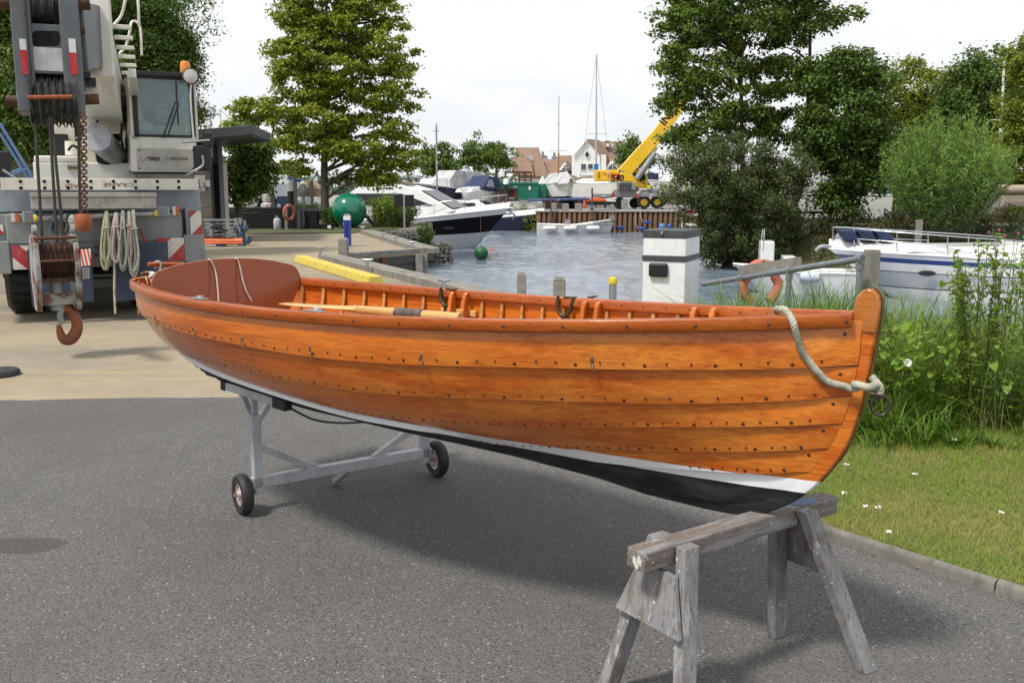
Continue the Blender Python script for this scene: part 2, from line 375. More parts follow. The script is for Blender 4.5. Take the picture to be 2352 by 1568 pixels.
# rails
def sheer(s, sg): return np.stack([s * BL, sg * lag(BB, s), lag(BZ, s)], -1)
def rail(sg, o0, o1, zt, zb, name, mat, s0=0., s1=.984, rnd=.006):
    s = np.linspace(s0, s1, 70); P = sheer(s, sg); T = np.gradient(P, axis=0); N = np.stack([-T[:, 1], T[:, 0], 0*s], -1); N /= np.linalg.norm(N, axis=1, keepdims=True)
    N *= np.sign(N[:, 1:2]) * sg; r = rnd
    sec = [(o0, zb + r), (o0, zt - r), (o0 - r*.3, zt - r*.3), (o0 - r, zt), (o1 + r, zt), (o1, zt - r), (o1, zb), (o0 - r, zb)]
    V = np.stack([P + N * a + np.array([0, 0, b]) for a, b in sec], 1)
    m = MB(); n = len(sec); m.add(V.reshape(-1, 3), [(i*n + j, i*n + (j+1) % n, (i+1)*n + (j+1) % n, (i+1)*n + j) for i in range(69) for j in range(n)] + [tuple(range(n)), tuple(range(69*n, 70*n))])
    return m.build(name, mat, boat, smooth=50)
for sg in (-1, 1):
    r_ = rail(sg, .0, -.030, .0, -.047, 'gunwale_rail', m_rail)
    rail(sg, -.0305, -.060, -.001, -.040, 'inwale', m_rail)
    if sg < 0:
        for i in range(13):
            s_ = .3 + .68 * i / 12; P = sheer(np.array([s_, s_ + .01]), -1); T = P[1] - P[0]; N = Vector((T[1], -T[0], 0)).normalized()
            o = link('plug', plug_me, r_); o.location = P[0] + np.array([0, 0, -.026]) + np.array(N) * .0005; o.rotation_euler = N.to_track_quat('Z', 'Y').to_euler()
    else:
        for i in range(24):
            s_ = .1 + .82 * i / 23; P = sheer(np.array([s_, s_ + .01]), 1); T = P[1] - P[0]; N = Vector((T[1], -T[0], 0)).normalized()
            o = link('screw_head', rivet_me, r_); o.location = P[0] + np.array([0, 0, -.02]) + np.array(N) * .0605; o.rotation_euler = N.to_track_quat('Z', 'Y').to_euler()
# stem and keel: one backbone, with the rounded stem head
outer = crv([(3.85, .60), (3.824, .403), (3.80, .28), (3.764, .17), (3.687, .05), (3.635, -.007), (3.575, -.055), (3.488, -.105), (3.40, -.128), (3.25, -.134)], 34)
outer = np.vstack([outer, [(3.0, -.128), (2.78, -.105), (2.34, -.088), (2.04, -.086), (1.63, -.085), (1.0, -.075), (.6, -.055), (.2, -.02), (.075, .02)]])
inn = crv([(3.775, .60), (3.785, .475), (3.77, .371), (3.742, .269), (3.703, .178), (3.645, .088), (3.625, .054), (3.54, -.02), (3.43, -.065), (3.25, -.06)], 34)
inn = np.vstack([inn, [(3.0, -.055), (2.78, -.05), (2.34, -.04), (2.04, -.036), (1.63, -.032), (1.0, -.02), (.6, -.005), (.2, .02), (.09, .05)]])
th = np.concatenate([np.full(34, .027), np.linspace(.026, .02, 9)])
wv = [(0, 1.), (.45, 1.0), (.92, .82), (1, .55)]
m = MB(); cols = []
for sg in (1, -1):
    for f, k in (wv if sg > 0 else wv[::-1]):
        cols.append(np.stack([inn[:, 0]*(1-f) + outer[:, 0]*f, sg*th*k, inn[:, 1]*(1-f) + outer[:, 1]*f], 1))
V = np.stack(cols, 1); n = 8
m.add(V.reshape(-1, 3), [(i*n + j, i*n + (j+1) % n, (i+1)*n + (j+1) % n, (i+1)*n + j) for i in range(len(V)-1) for j in range(n)] + [tuple(range(n)), tuple(range((len(V)-1)*n, len(V)*n))])
stem = m.build('stem_and_keel', m_hull, boat, smooth=40)
hd = [(3.772, .58), (3.772, .664), (3.778, .694), (3.793, .716), (3.812, .727), (3.833, .722), (3.848, .706), (3.856, .68), (3.855, .64), (3.85, .58)]
MB().prism([(x, -.031, z) for x, z in hd], (0, .062, 0)).build('stem_head', varnish('weathered stem head', (.22, .055, .012), (.36, .11, .02), (.46, .18, .035)), stem, smooth=40, bevel=.006)
band = [(3.79, .722), (3.812, .732), (3.836, .728), (3.853, .709), (3.861, .68), (3.857, .60), (3.832, .403), (3.806, .28), (3.77, .17), (3.693, .05)]
bn = crv(band, 40); m = MB()
m.shell(np.stack([np.stack([bn[:, 0], 0*bn[:, 0] - .009, bn[:, 1]], 1), np.stack([bn[:, 0], 0*bn[:, 0] + .009, bn[:, 1]], 1)], 1), np.stack([np.stack([bn[:, 0] - .007, 0*bn[:, 0] - .009, bn[:, 1] - .003], 1), np.stack([bn[:, 0] - .007, 0*bn[:, 0] + .009, bn[:, 1] - .003], 1)], 1))
m.build('stem_band', M('dull brass band', (.20, .14, .06), .4, .8, (.10, .07, .03), 30), stem)
# ring bolt on the stem
rb = thing_ring = MB().tube([(3.835, -.004, .375), (3.862, -.006, .377)], .008, 10).lathe([(.0001, -.012), (.013, -.01), (.014, .0), (.013, .01), (.0001, .012)], (3.866, -.008, .377), 'y', 12)
rb = rb.build('ring_bolt', m_bronze, stem, smooth=50)
MB().tube([(3.868 + .034 * math.cos(a) * .75 + .004, -.012 + .034 * math.cos(a) * .4, .344 + .034 * math.sin(a)) for a in np.linspace(0, 2*math.pi, 25)[:-1]], .0048, 8, True).build('ring', M('dark iron ring', (.10, .09, .08), .35, .85), rb, smooth=60)
# transom
tq = np.linspace(0, 1, 20); E1 = hull(0*tq, tq, 1)[:, 1:]; E2 = hull(0*tq, tq, -1)[::-1][:, 1:]
arc = [(.44 * math.cos(a), .575 + .035 * math.sin(a)) for a in np.linspace(.05, math.pi - .05, 13)]
poly = [tuple(q) for q in E1] + arc + [tuple(q) for q in E2][:-1]
m = MB(); n = len(poly)
fr_ = [(.15 * (.58 - z) - .004, y, z) for y, z in poly]; bk_ = [(x + .03, y * .985, z) for x, y, z in fr_]
m.add(fr_ + bk_, [tuple(range(n)), tuple(range(n, 2*n))[::-1]] + [(i, (i+1) % n, n + (i+1) % n, n + i) for i in range(n)]); m.build('transom', m_rail, boat)
# ribs, floor, seats, knees
for sg in (-1, 1):
    for i in range(24):
        s_ = .075 + .88 * i / 23; t_ = np.linspace(.06, .955, 18); d = .009 / BL
        S2 = np.stack([0*t_ + s_ - d, 0*t_ + s_ + d], 0); T2 = np.stack([t_, t_], 0)
        MB().shell(hull(S2, T2, sg, -.007), hull(S2, T2, sg, -.019)).build('rib', m_rib, boat)
for i in range(5):
    y0 = -.30 + .12 * i; xs = np.linspace(.45, 3.1, 14); w_ = np.interp(xs, [.4, 1.2, 2.2, 3.1], [.75, 1, .9, .45])
    MB().shell(np.stack([np.stack([xs, (y0 + .008) * w_, 0*xs + .12 + .03*np.abs(y0)], 1), np.stack([xs, (y0 + .108) * w_, 0*xs + .12 + .03*np.abs(y0)], 1)], 1), np.stack([np.stack([xs, (y0 + .008) * w_, 0*xs + .105], 1), np.stack([xs, (y0 + .108) * w_, 0*xs + .105], 1)], 1)).build('floor_board', m_in, boat)
def halfw(x, z):
    s_ = min(max(x / 3.75, .02), .98); t_ = np.linspace(0, 1, 200); P = hull(0*t_ + s_, t_, 1, -.02 + 0*t_); return float(np.interp(z, P[:, 2], P[:, 1]))
KX = []
for (fx, fy), (gx, gy) in (((1790, 1200), (1845, 1203)), ((2335, 1222), (2398, 1222)), ((2795, 1240), (2888, 1240))):
    w = .58 if fx < 2000 else (.50 if fx < 2500 else .36)
    KX.append((bpl(Fp(fx, fy), (0, 1, 0), w)[0], bpl(Fp(gx, gy), (0, 1, 0), w)[0]))
for i, (xa, xb) in enumerate(KX):
    zt = [.30, .31, .36][i]; xm = (xa + xb) / 2; hw = .13
    wa, wb = halfw(xm - hw, zt) - .012, halfw(xm + hw, zt) - .012
    MB().prism([(xm - hw, -wa, zt), (xm + hw, -wb, zt), (xm + hw, wb, zt), (xm - hw, wa, zt)], (0, 0, .022)).build('thwart', m_in, boat, bevel=.004)
    for sg in (1, -1):
        for x in (xa, xb):
            s_ = x / 3.80; zs_ = float(lag(BZ, np.array(s_))) - .006; yg = float(lag(BB, np.array(s_))) - .062; yb = halfw(x, zt + .03)
            kp = [(yg, zs_), (yg - .022, zs_ - .004), (yg - .034, zs_ - .03), (yg - .042, zs_ - .085), (yg - .075, zs_ - .15), (yg - .135, zs_ - .19), (yg - .21, zt + .036), (yg - .22, zt + .024), (yb - .004, zt + .024), (yg + .008, zs_ - .07)]
            MB().prism([(x - .012, sg * a, b) for a, b in kp], (.024, 0, 0)).build('knee', m_in, boat, bevel=.006)
wa, wb = halfw(.14, .28) - .03, halfw(.52, .28) - .03
MB().prism([(.12, -wa, .28), (.52, -wb, .28), (.52, wb, .28), (.12, wa, .28)], (0, 0, .02)).build('stern_seat', m_in, boat)
MB().prism([(3.72, -.035, .60), (3.72, .035, .60), (3.40, .16, .59), (3.46, 0, .59), (3.40, -.16, .59)], (0, 0, .02)).build('breasthook', m_rail, boat)
# backrest and its cords
BX = lambda z: .30 - .12 * (z - .575)
half = [(.486, .560), (.484, .585), (.468, .615), (.452, .634), (.43, .643), (.37, .657), (.31, .670), (.22, .682), (.14, .689), (.07, .692)]
ol = half + [(0, .693)] + [(-y, z) for y, z in half[::-1]] + [(-.47, .52), (-.40, .40), (-.33, .33), (.33, .33), (.40, .40), (.47, .52)]
br = MB().prism([(BX(z), y, z) for y, z in ol], (-.012, 0, .001)).build('backrest', m_ply, boat, bevel=.002)
nb = (1, 0, .12); db = .30 + .12 * .575
def onback(lst, off): return [bpl(Fp(*q), nb, db + off) for q in lst]
def R1(x, y): return (500 + x * .3189, 1000 + y * .3189)
for line in ([(1040, 122), (1060, 115), (1095, 160), (1130, 250), (1150, 350), (1160, 450), (1168, 550), (1172, 640)], [(1378, 108), (1400, 100), (1425, 150), (1445, 220), (1470, 340), (1500, 455), (1540, 550), (1590, 640)]):
    MB().tube(crv(onback([R1(*q) for q in line], .007), 24), .0047, 8).build('backrest_cord', m_wrope, br, smooth=60)
m_stain = M('dark varnish run', (.20, .045, .006), .3)
for line in ([(1046, 125), (1050, 250), (1056, 380), (1045, 480), (1030, 560)], [(1390, 112), (1388, 250), (1390, 400), (1396, 520), (1408, 640)]):
    P = crv(onback([R1(*q) for q in line], .0012), 16); Q = P + np.array([0, .0085, 0])
    MB().shell(np.stack([P, Q], 1), np.stack([P, Q], 1) + np.array([-.0008, 0, 0])).build('varnish_run', m_stain, br)
# small fittings
def clip(px):
    q = None
    for s_ in np.linspace(0.0, .95, 240):
        t_ = float(LAPS[1](np.array(s_))) + .012; w = BR @ hull(s_, t_, -1, .014) + BT; d = w - _C; u = CX + FPX * (d @ _rt) / (d @ _fw)
        if u >= px / 4: q = (s_, t_); break
    s_, t_ = q; p = hull(s_, t_, -1, .012); up = hull(s_, t_ + .06, -1, .012) - p; up /= np.linalg.norm(up); n = hull(s_, t_, -1, .03) - p; n /= np.linalg.norm(n); f = np.cross(up, n)
    W = lambda a, b, c: p + up * a + n * b + f * c
    h = MB().tube(crv([W(.040, .003, .0), W(.026, .005, .0), W(.010, .007, .0), W(.0, .013, .002), W(-.012, .017, .006), W(-.022, .016, .010)], 14), [.0035, .0062, .0072, .0072, .0066, .006, .0055, .005, .0046, .0042, .004, .0038, .0036, .003], 8).build('cover_hook', m_brass, boat, smooth=60)
for fx in (557, 630, 780, 975, 1240, 1690, 2355): clip(fx)
def rowlock(px):
    p = bpl(Fp(*px), (0, 0, 1), .555); s_ = p[0] / BL; y = float(lag(BB, np.array(s_))) - .068; z = float(lag(BZ, np.array(s_))) - .026; x = p[0]
    r = MB().tube(crv([(x - .043, y, z + .035), (x - .046, y, z + .0), (x - .040, y, z - .035), (x - .018, y, z - .060), (x + .012, y - .002, z - .058), (x + .032, y, z - .030), (x + .040, y, z + .0), (x + .050, y, z + .032)], 26), [.008] * 3 + [.010] * 20 + [.009] * 3, 8)
    r.cyl((x - .004, y, z - .058), (x - .004, y, z - .17), .0085, n=10)
    o = r.build('rowlock', m_bronze, boat, smooth=60)
    MB().box(x - .02, x + .035, y + .006, y + .05, z + .026, z + .032).build('socket_plate', m_bronze, o, bevel=.003)
    MB().box(x - .02, x + .022, y - .006, y + .012, z - .12, z - .066).build('socket_block', m_bronze, o, bevel=.003)
    MB().box(x - .05, x + .20, y + .004, y + .026, z - .11, z - .075).build('rowlock_pad', m_oar, o, bevel=.003)
rowlock((1662, 1160)); rowlock((2196, 1200))
def plate(px, name):
    p = bpl(Fp(*px), (0, 0, 1), .558); x = p[0]; s_ = x / BL; y = -float(lag(BB, np.array(s_))) + .035; z = float(lag(BZ, np.array(s_)))
    MB().box(x - .055, x + .055, y - .018, y + .018, z + .001, z + .006).lathe([(.0001, .018), (.016, .016), (.018, .004)], (x + .012, y, z), 'z', 10).build(name, m_galv, boat, bevel=.002)
plate((820, 1185), 'rowlock_socket'); plate((1285, 1234), 'rowlock_socket')
fl = bpl(Fp(572, 1135), (0, 0, 1), .58); MB().tube([fl + np.array(q) for q in ((-.03, .0, 0), (-.02, .0, .03), (.015, .01, .034), (.03, .01, 0))], .005, 8).build('fairlead', m_brass, boat, smooth=60)
fl = bpl(Fp(585, 1103), (0, 0, 1), .60); MB().tube([fl + np.array((.035 * math.cos(a), .02 * math.sin(a), .018 + .006 * math.cos(a))) for a in np.linspace(0, 6.28, 17)[:-1]], .005, 8, True).build('yoke_ring', m_brass, boat, smooth=60)
fl = bpl(Fp(604, 1114), (0, 0, 1), .595); k = MB().tube(crv([fl + np.array(q) for q in ((-.01, 0, .03), (.012, .01, .028), (.004, -.008, .01), (-.008, .006, 0), (.012, .0, -.014), (0, .01, -.03))], 24), .009, 8).build('cord_knot', m_wrope, boat, smooth=60)
a_ = bpl(Fp(598, 1057), (1, 0, 0), -.02); b_ = bpl(Fp(735, 1057), (1, 0, 0), -.02)
yk = MB().tube(crv([a_, a_ * .9 + b_ * .1 + np.array([0, 0, .002]), b_], 12), [.014, .016] + [.0125] * 10, 10).build('rudder_yoke', m_rail, boat, smooth=60)
MB().box(a_[0] - .008, a_[0] + .008, a_[1] + .03, a_[1] + .24, a_[2] - .024, a_[2] - .016).build('yoke_strip', m_galv, yk)
MB().tube(crv([a_ + np.array([0, .02, -.005]), a_ + np.array([.016, .03, .016]), a_ + np.array([.02, .055, .012]), bpl(Fp(640, 1080), (1, 0, 0), .0)], 16), .0045, 8).build('yoke_cord', m_wrope, yk, smooth=60)
MB().box(.035, .065, -.012, .012, .30, a_[2] + .01).build('rudder_post', m_rail, boat)
# ---- oar lying in the boat
oar = thing('oar', 'pale varnished oar with a leather collar lying along the rowing boat', 'oar')
oar.location = boat.location; oar.rotation_mode = 'QUATERNION'; oar.rotation_quaternion = boat.rotation_quaternion
A_ = bpl(Fp(1140, 1212), (0, 1, 0), .10); B_ = bpl(Fp(1860, 1272), (0, 1, 0), .10); d = (B_ - A_); bl = .45
fx = np.array([0, .05, .2, .5, .8, 1.0]); wd = np.array([.045, .055, .06, .062, .05, .024]); tk = np.array([.005, .006, .007, .009, .013, .022])
SA = []; 
for f, w, t in zip(fx, wd, tk):
    c = A_ + d * f * bl; SA.append([c + np.array([0, w * math.cos(q), t * math.sin(q)]) for q in np.linspace(0, 2*math.pi, 13)[:-1]])
m = MB(); n = 12; m.add(np.array(SA).reshape(-1, 3), [(i*n + j, i*n + (j+1) % n, (i+1)*n + (j+1) % n, (i+1)*n + j) for i in range(5) for j in range(n)] + [tuple(range(n)), tuple(range(5*n, 6*n))]); m.build('oar_blade', m_oar, oar, smooth=50)
MB().tube([A_ + d * bl * .95, A_ + d * .7, B_ - d * .02], [.021, .024, .024], 14).build('oar_loom', m_oar, oar, smooth=60)
MB().tube([A_ + d * .66, A_ + d * .80], [.0275, .0275], 14).build('oar_leather', M('old leather', (.075, .05, .04), .55, 0, (.16, .13, .11), 20), oar, smooth=60)
# ---- painter rope over the bow
def R5(x, y): return (2900 + x * .6375, 1100 + y * .6375)
def rope_strands(pts, r, name, parent, mat, turns=60, ns=3, n=260):
    """laid rope: three strands twisted round a centre line, one mesh"""
    P = crv(pts, n); T = np.gradient(P, axis=0); T /= np.linalg.norm(T, axis=1, keepdims=True); u = np.cross(T, [0.3, .5, .81]); u /= np.linalg.norm(u, axis=1, keepdims=True); w = np.cross(T, u)
    L_ = np.concatenate([[0], np.cumsum(np.linalg.norm(np.diff(P, axis=0), axis=1))]); m = MB()
    for k in range(ns):
        a = L_ / L_[-1] * turns * 2 * math.pi / ns + 2 * math.pi * k / ns
        m.tube(P + (u * np.cos(a)[:, None] + w * np.sin(a)[:, None]) * r * .58, r * .50, 6)
    return m.build(name, mat, parent, smooth=70)
pts = []
sheer_pts = [((318, 232), .0), ((345, 212), .0), ((378, 215), .0)]
P0 = bpl(R5(318, 235) and Fp(*R5(318, 235)), (0, 0, 1), .60); P1 = bpl(Fp(*R5(348, 212)), (0, 0, 1), .645); P2 = bpl(Fp(*R5(385, 222)), (0, 0, 1), .645)
pts = [P0 + np.array([0, .10, -.12]), P0, P1, P2]
_HS, _HT = np.meshgrid(np.linspace(.6, 1, 161), np.linspace(.3, 1, 57), indexing='ij'); _HW = hull(_HS, _HT, -1) @ BR.T + BT - _C
_HU = CX + FPX * (_HW @ _rt) / (_HW @ _fw); _HV = CY - FPX * (_HW @ _up) / (_HW @ _fw)
def onhull(px, off):
    i = np.argmin((_HU - px[0])**2 + (_HV - px[1])**2); return hull(_HS.ravel()[i], _HT.ravel()[i], -1, off)
for q, of in (((412, 268), .045), ((432, 330), .050), ((470, 440), .03), ((520, 530), .022), ((580, 600), .020), ((660, 655), .022), ((740, 682), .026), ((800, 690), .034)): pts.append(onhull(Fp(*R5(*q)), of))
for q, y in (((850, 695), -.06), ((905, 698), -.055), ((950, 688), -.045), ((975, 715), -.04), ((968, 742), -.04)): pts.append(bpl(Fp(*R5(*q)), (0, 1, 0), y))
painter = thing('mooring_rope', 'grey green twisted rope draped over the bow and tied to the stem ring', 'rope')
painter.location = boat.location; painter.rotation_mode = 'QUATERNION'; painter.rotation_quaternion = boat.rotation_quaternion
rope_strands(pts, .0115, 'rope', painter, m_rope, turns=125, n=420)
rope_strands([bpl(Fp(*R5(x, y)), (0, 1, 0), yy) for x, y, yy in ((800, 680, -.075), (850, 690, -.075), (905, 703, -.07), (950, 690, -.05), (972, 700, -.03), (950, 672, -.02), (925, 640, -.012))], .0125, 'splice', painter, m_rope, turns=36, n=120)

# ================================================================ LAUNCHING TROLLEY
wl = onz(Dp(560, 1178)); wr = onz(Dp(1004, 1092)); ax = (wr - wl); tw = np.linalg.norm(ax); rz = math.atan2(ax[1], ax[0]); tf = Fr((wl + wr) / 2, rz); hx = tw / 2
tr = thing('launching_trolley', 'grey aluminium two-wheeled launching trolley under the stern of the boat', 'trolley', tf)
wrad = .112
def wheel(x, out):
    t = MB().lathe([(.064, -.028), (.100, -.03), (.111, -.018), (.1125, 0), (.111, .018), (.100, .03), (.064, .028), (.064, -.028)], (x, 0, wrad), 'x', 32, False).build('tyre', m_rubber, None, smooth=40)
    rim = MB(); mrim = M('faded cream wheel rim', (.62, .55, .50), .55, 0, (.42, .30, .27), 12)
    # ring + spokes + hub, on both faces
    for s in (-1, 1):
        n = 32; vs = []
        for r, h in ((.066, .026), (.066, .021), (.053, .021), (.053, .0)):
            vs += [(x + s*h, r*math.cos(2*math.pi*j/n), wrad + r*math.sin(2*math.pi*j/n)) for j in range(n)]
        rim.add(vs, [(i*n + j, i*n + (j+1) % n, (i+1)*n + (j+1) % n, (i+1)*n + j) for i in range(3) for j in range(n)])
    for k in range(6):
        a = k * math.pi / 3 + .3; rim.bar((x, .018*math.cos(a), wrad + .018*math.sin(a)), (x, .056*math.cos(a), wrad + .056*math.sin(a)), .022, .03, (1, 0, 0))
    rim.lathe([(.0001, -.03), (.02, -.03), (.02, .03), (.0001, .03)], (x, 0, wrad), 'x', 16)
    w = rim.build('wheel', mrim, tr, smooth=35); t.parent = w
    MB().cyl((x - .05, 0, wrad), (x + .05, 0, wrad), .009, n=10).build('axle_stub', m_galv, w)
    MB().lathe([(.0001, -.004), (.060, -.004), (.060, .004), (.0001, .004)], (x, 0, wrad), 'x', 24).build('rim_back', M('brown rim web', (.30, .17, .14), .7), w)  # disc behind the spokes, browner than the rim
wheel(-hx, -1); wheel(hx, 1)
zb = .165
MB().box(-hx + .05, hx - .05, -.025, .025, zb - .03, zb + .03).build('cross_beam', m_alu, tr, bevel=.004)
MB().bar((.02, -.01, zb - .02), (.02, .20, .02), .04, .03).build('prop_foot', m_alu, tr, bevel=.003)
def tsup(sx):
    xi = sx * (hx - .085)
    MB().box(xi - .025, xi + .025, -.025, .025, .10, .545).build('post', m_alu, tr, bevel=.004)
    MB().bar((xi - sx*.02, 0, .36), (xi - sx*.34, 0, zb + .02), .04, .04, (0, 1, 0)).build('brace', m_alu, tr, bevel=.003)
for sx in (-1, 1): tsup(sx)
# fore and aft cradle bars carried on a Y of struts
p0 = tf.g(Dp(516, 882), .655); p1 = tf.g(Dp(650, 926), .615)
for sx, a, b in ((-1, p0, p1), (1, p0 * [-1, 1, 1] + [0, 0, -.0], p1 * [-1, 1, 1] + [.0, 0, 0])):
    cb = MB().bar(a, b, .045, .045).build('cradle_bar', m_alu, tr, bevel=.004)
    d = (b - a) / np.linalg.norm(b - a)
    MB().bar(a - d * .005, a + d * .035, .054, .054).build('end_cap', m_rubber, cb, bevel=.004); MB().bar(b - d * .06, b + d * .045, .054, .06).build('end_cap', m_rubber, cb, bevel=.004)
    xi = sx * (hx - .085); c = a * .5 + b * .5
    top = np.array([xi, 0, .52])
    for f in (.30, .52, .78): MB().bar(top + np.array([0, 0, -.04]), a * (1-f) + b * f + np.array([0, 0, -.015]), .03, .03, (1, 0, 0)).build('strut', m_alu, tr, bevel=.002)
st_ = [tf.p(Dp(655, 930), -.28), tf.p(Dp(720, 962), -.2), tf.p(Dp(780, 970), -.1), tf.p(Dp(840, 968), 0.)]
MB().tube(crv(st_, 20), .006, 6).build('strap', m_rubber, tr)
# ================================================================ SAWHORSE
def sawwood(name, st, st2, br=.50):
    q = NT(name)
    g = q.noise(8, 6, .65, q.map(st)); big = q.noise(4, 5, .65); fine = q.noise(30, 4, .6, q.map(st))
    c = q.mix(q.ramp(big, [(.38, 0), (.62, 1)]), (.17, .168, .172), (.27, .265, .265))
    c = q.mix(q.ramp(g, [(br, 0), (br + .16, .75)]), c, (.145, .10, .068)); c = q.mix(q.ramp(fine, [(.34, .6), (.46, 0)]), c, (.07, .07, .075))
    pw = q.noise(7, 8, .74, q.map(st2, (.3, .2, .5))); c = q.mix(q.ramp(pw, [(.58, 0), (.64, .7)]), c, (.50, .51, .53)); c = q.mix(q.ramp(pw, [(.30, .8), (.36, 0)]), c, (.045, .045, .05))
    sp = q.noise(60, 2, .5); c = q.mix(q.ramp(sp, [(.70, 0), (.73, .8)]), c, (.62, .62, .60))
    q.set(col=c, rough=.85).bump(q.math('ADD', fine, q.math('MULTIPLY', pw, .5)), .5, .006); return q.m
m_saw = sawwood('weathered paint-splashed beam', (.3, 3, 3), (1.6, 1, 1), .40); m_sawl = sawwood('weathered paint-splashed leg', (3, 3, .3), (1.5, 1.5, .5))
ZB = .60
bl_ = onz(Dp(1470, 1258), ZB); br_ = onz(Dp(1905, 1132), ZB); d = br_ - bl_; sf = Fr(((bl_ + br_) / 2 * [1, 1, 0]), math.atan2(d[1], d[0])); hl = np.linalg.norm(d) / 2
sh = thing('sawhorse', 'weathered grey paint-splashed wooden sawhorse holding up the bow', 'sawhorse', sf)
MB().box(-hl - .02, hl, -.041, .043, ZB - .068, ZB).build('beam', m_saw, sh, bevel=.006)
MB().prism([(hl - .16 + .07 * math.cos(a) * (1 + .3 * math.sin(3 * a)), -.012 + .026 * math.sin(a), ZB + .0006) for a in np.linspace(0, 6.28, 20)[:-1]], (0, 0, .001)).build('paint_patch', M('spilt blue paint', (.07, .13, .27), .5), sh)
MB().prism([(-hl - .0206, -.01 + .022 * math.cos(a), ZB - .036 + .026 * math.sin(a) * (1 + .3 * math.cos(4 * a))) for a in np.linspace(0, 6.28, 16)[:-1]], (-.0008, 0, 0)).build('paint_patch', M('flaking cream paint', (.62, .61, .55), .8, 0, (.2, .19, .17), 40, .5, .55), sh)
f1 = sf.g(Dp(1992, 1538)); f2 = sf.g(Dp(1785, 1458)); lx = hl - .20
xf = (f1[0] + f2[0]) / 2; yf = (f2[1] - f1[1]) / 2
for x, foot in ((lx, 1), (-lx - .07, -1)):
    for sy in (-1, 1):
        f = (f1 if sy < 0 else f2) if foot > 0 else np.array([-lx - .17, sy * yf * 1.02, 0])
        f = np.array([f[0], f[1], 0.0]); top = np.array([x - .02 * foot, sy * .066, ZB - .004]); d = (f - top) / np.linalg.norm(f - top)
        w_ = .068; t_ = .042; u = np.array([1., 0, 0]); u -= d * (u @ d); u /= np.linalg.norm(u); n_ = np.cross(d, u)
        P = [top + u * a + n_ * b for a, b in ((-w_/2, -t_/2), (w_/2, -t_/2), (w_/2, t_/2), (-w_/2, t_/2))]
        bot = [q + d * ((0.0 - q[2]) / d[2]) for q in P]; tp = [q + d * ((ZB - .003 - q[2]) / d[2]) for q in P]
        MB().add(tp + bot, [(0, 1, 2, 3), (7, 6, 5, 4), (0, 4, 5, 1), (1, 5, 6, 2), (2, 6, 7, 3), (3, 7, 4, 0)]).build('leg', m_sawl, sh, bevel=.004)
    xo = x + foot * .04; k = .185; xl = xo + foot * .040
    g = [(xo, -.085, ZB - .085), (xo, .085, ZB - .085), (xl, .085 + k * .36, ZB - .085 - k), (xl, -.085 - k * .36, ZB - .085 - k)]
    MB().prism(g, (foot * .018, 0, 0)).build('gusset', m_sawl, sh, bevel=.002)
# ================================================================ GROUND, WATER, KERB
def asphalt():
    q = NT('worn asphalt'); o = q.obj
    v = q.vor(125, o); v2 = q.vor(125, o, out=1); n1 = q.noise(1.1, 5, .6); n2 = q.noise(180, 2, .6); n3 = q.noise(.35, 3, .5)
    base = q.mix(q.ramp(n1, [(.35, 0), (.7, 1)]), (.104, .101, .098), (.138, .134, .130))
    sep = q.n('ShaderNodeSeparateColor'); q.l(v2, sep.inputs[0])
    c = q.mix(q.ramp(sep.outputs[0], [(0, 0), (1, .7)]), base, (.195, .188, .180)); c = q.mix(q.ramp(v, [(.40, 0), (.8, .7)]), c, (.042, .040, .039))
    c = q.mix(q.ramp(sep.outputs[1], [(.982, 0), (.99, .6)]), c, (.42, .41, .39)); c = q.mix(q.ramp(n3, [(.48, 0), (.66, .42)]), c, (.085, .078, .068)); c = q.mix(q.ramp(q.noise(.9, 6, .7, q.map((1, .5, 1), (0, 0, .5))), [(.54, 0), (.68, .35)]), c, (.075, .072, .070))
    # oil stain left of the trolley
    mp_ = q.n('ShaderNodeMapping'); st = onz(Dp(48, 1252)); mp_.inputs['Location'].default_value = (-st[0] / .34, -st[1] / .16, 0); mp_.inputs['Scale'].default_value = (1 / .34, 1 / .16, 0); q.l(o, mp_.inputs[0])
    ln = q.n('ShaderNodeVectorMath', operation='LENGTH'); q.l(mp_.outputs[0], ln.inputs[0])
    d = q.math('ADD', ln.outputs['Value'], q.math('MULTIPLY', q.noise(5, 3), .5)); c = q.mix(q.ramp(d, [(.85, .55), (1.35, 0)]), c, (.05, .044, .040))
    q.set(col=c, rough=.92, spec=.3).bump(q.math('ADD', q.math('MULTIPLY', v, -1.), q.math('MULTIPLY', n2, .4)), .55, .006); return q.m
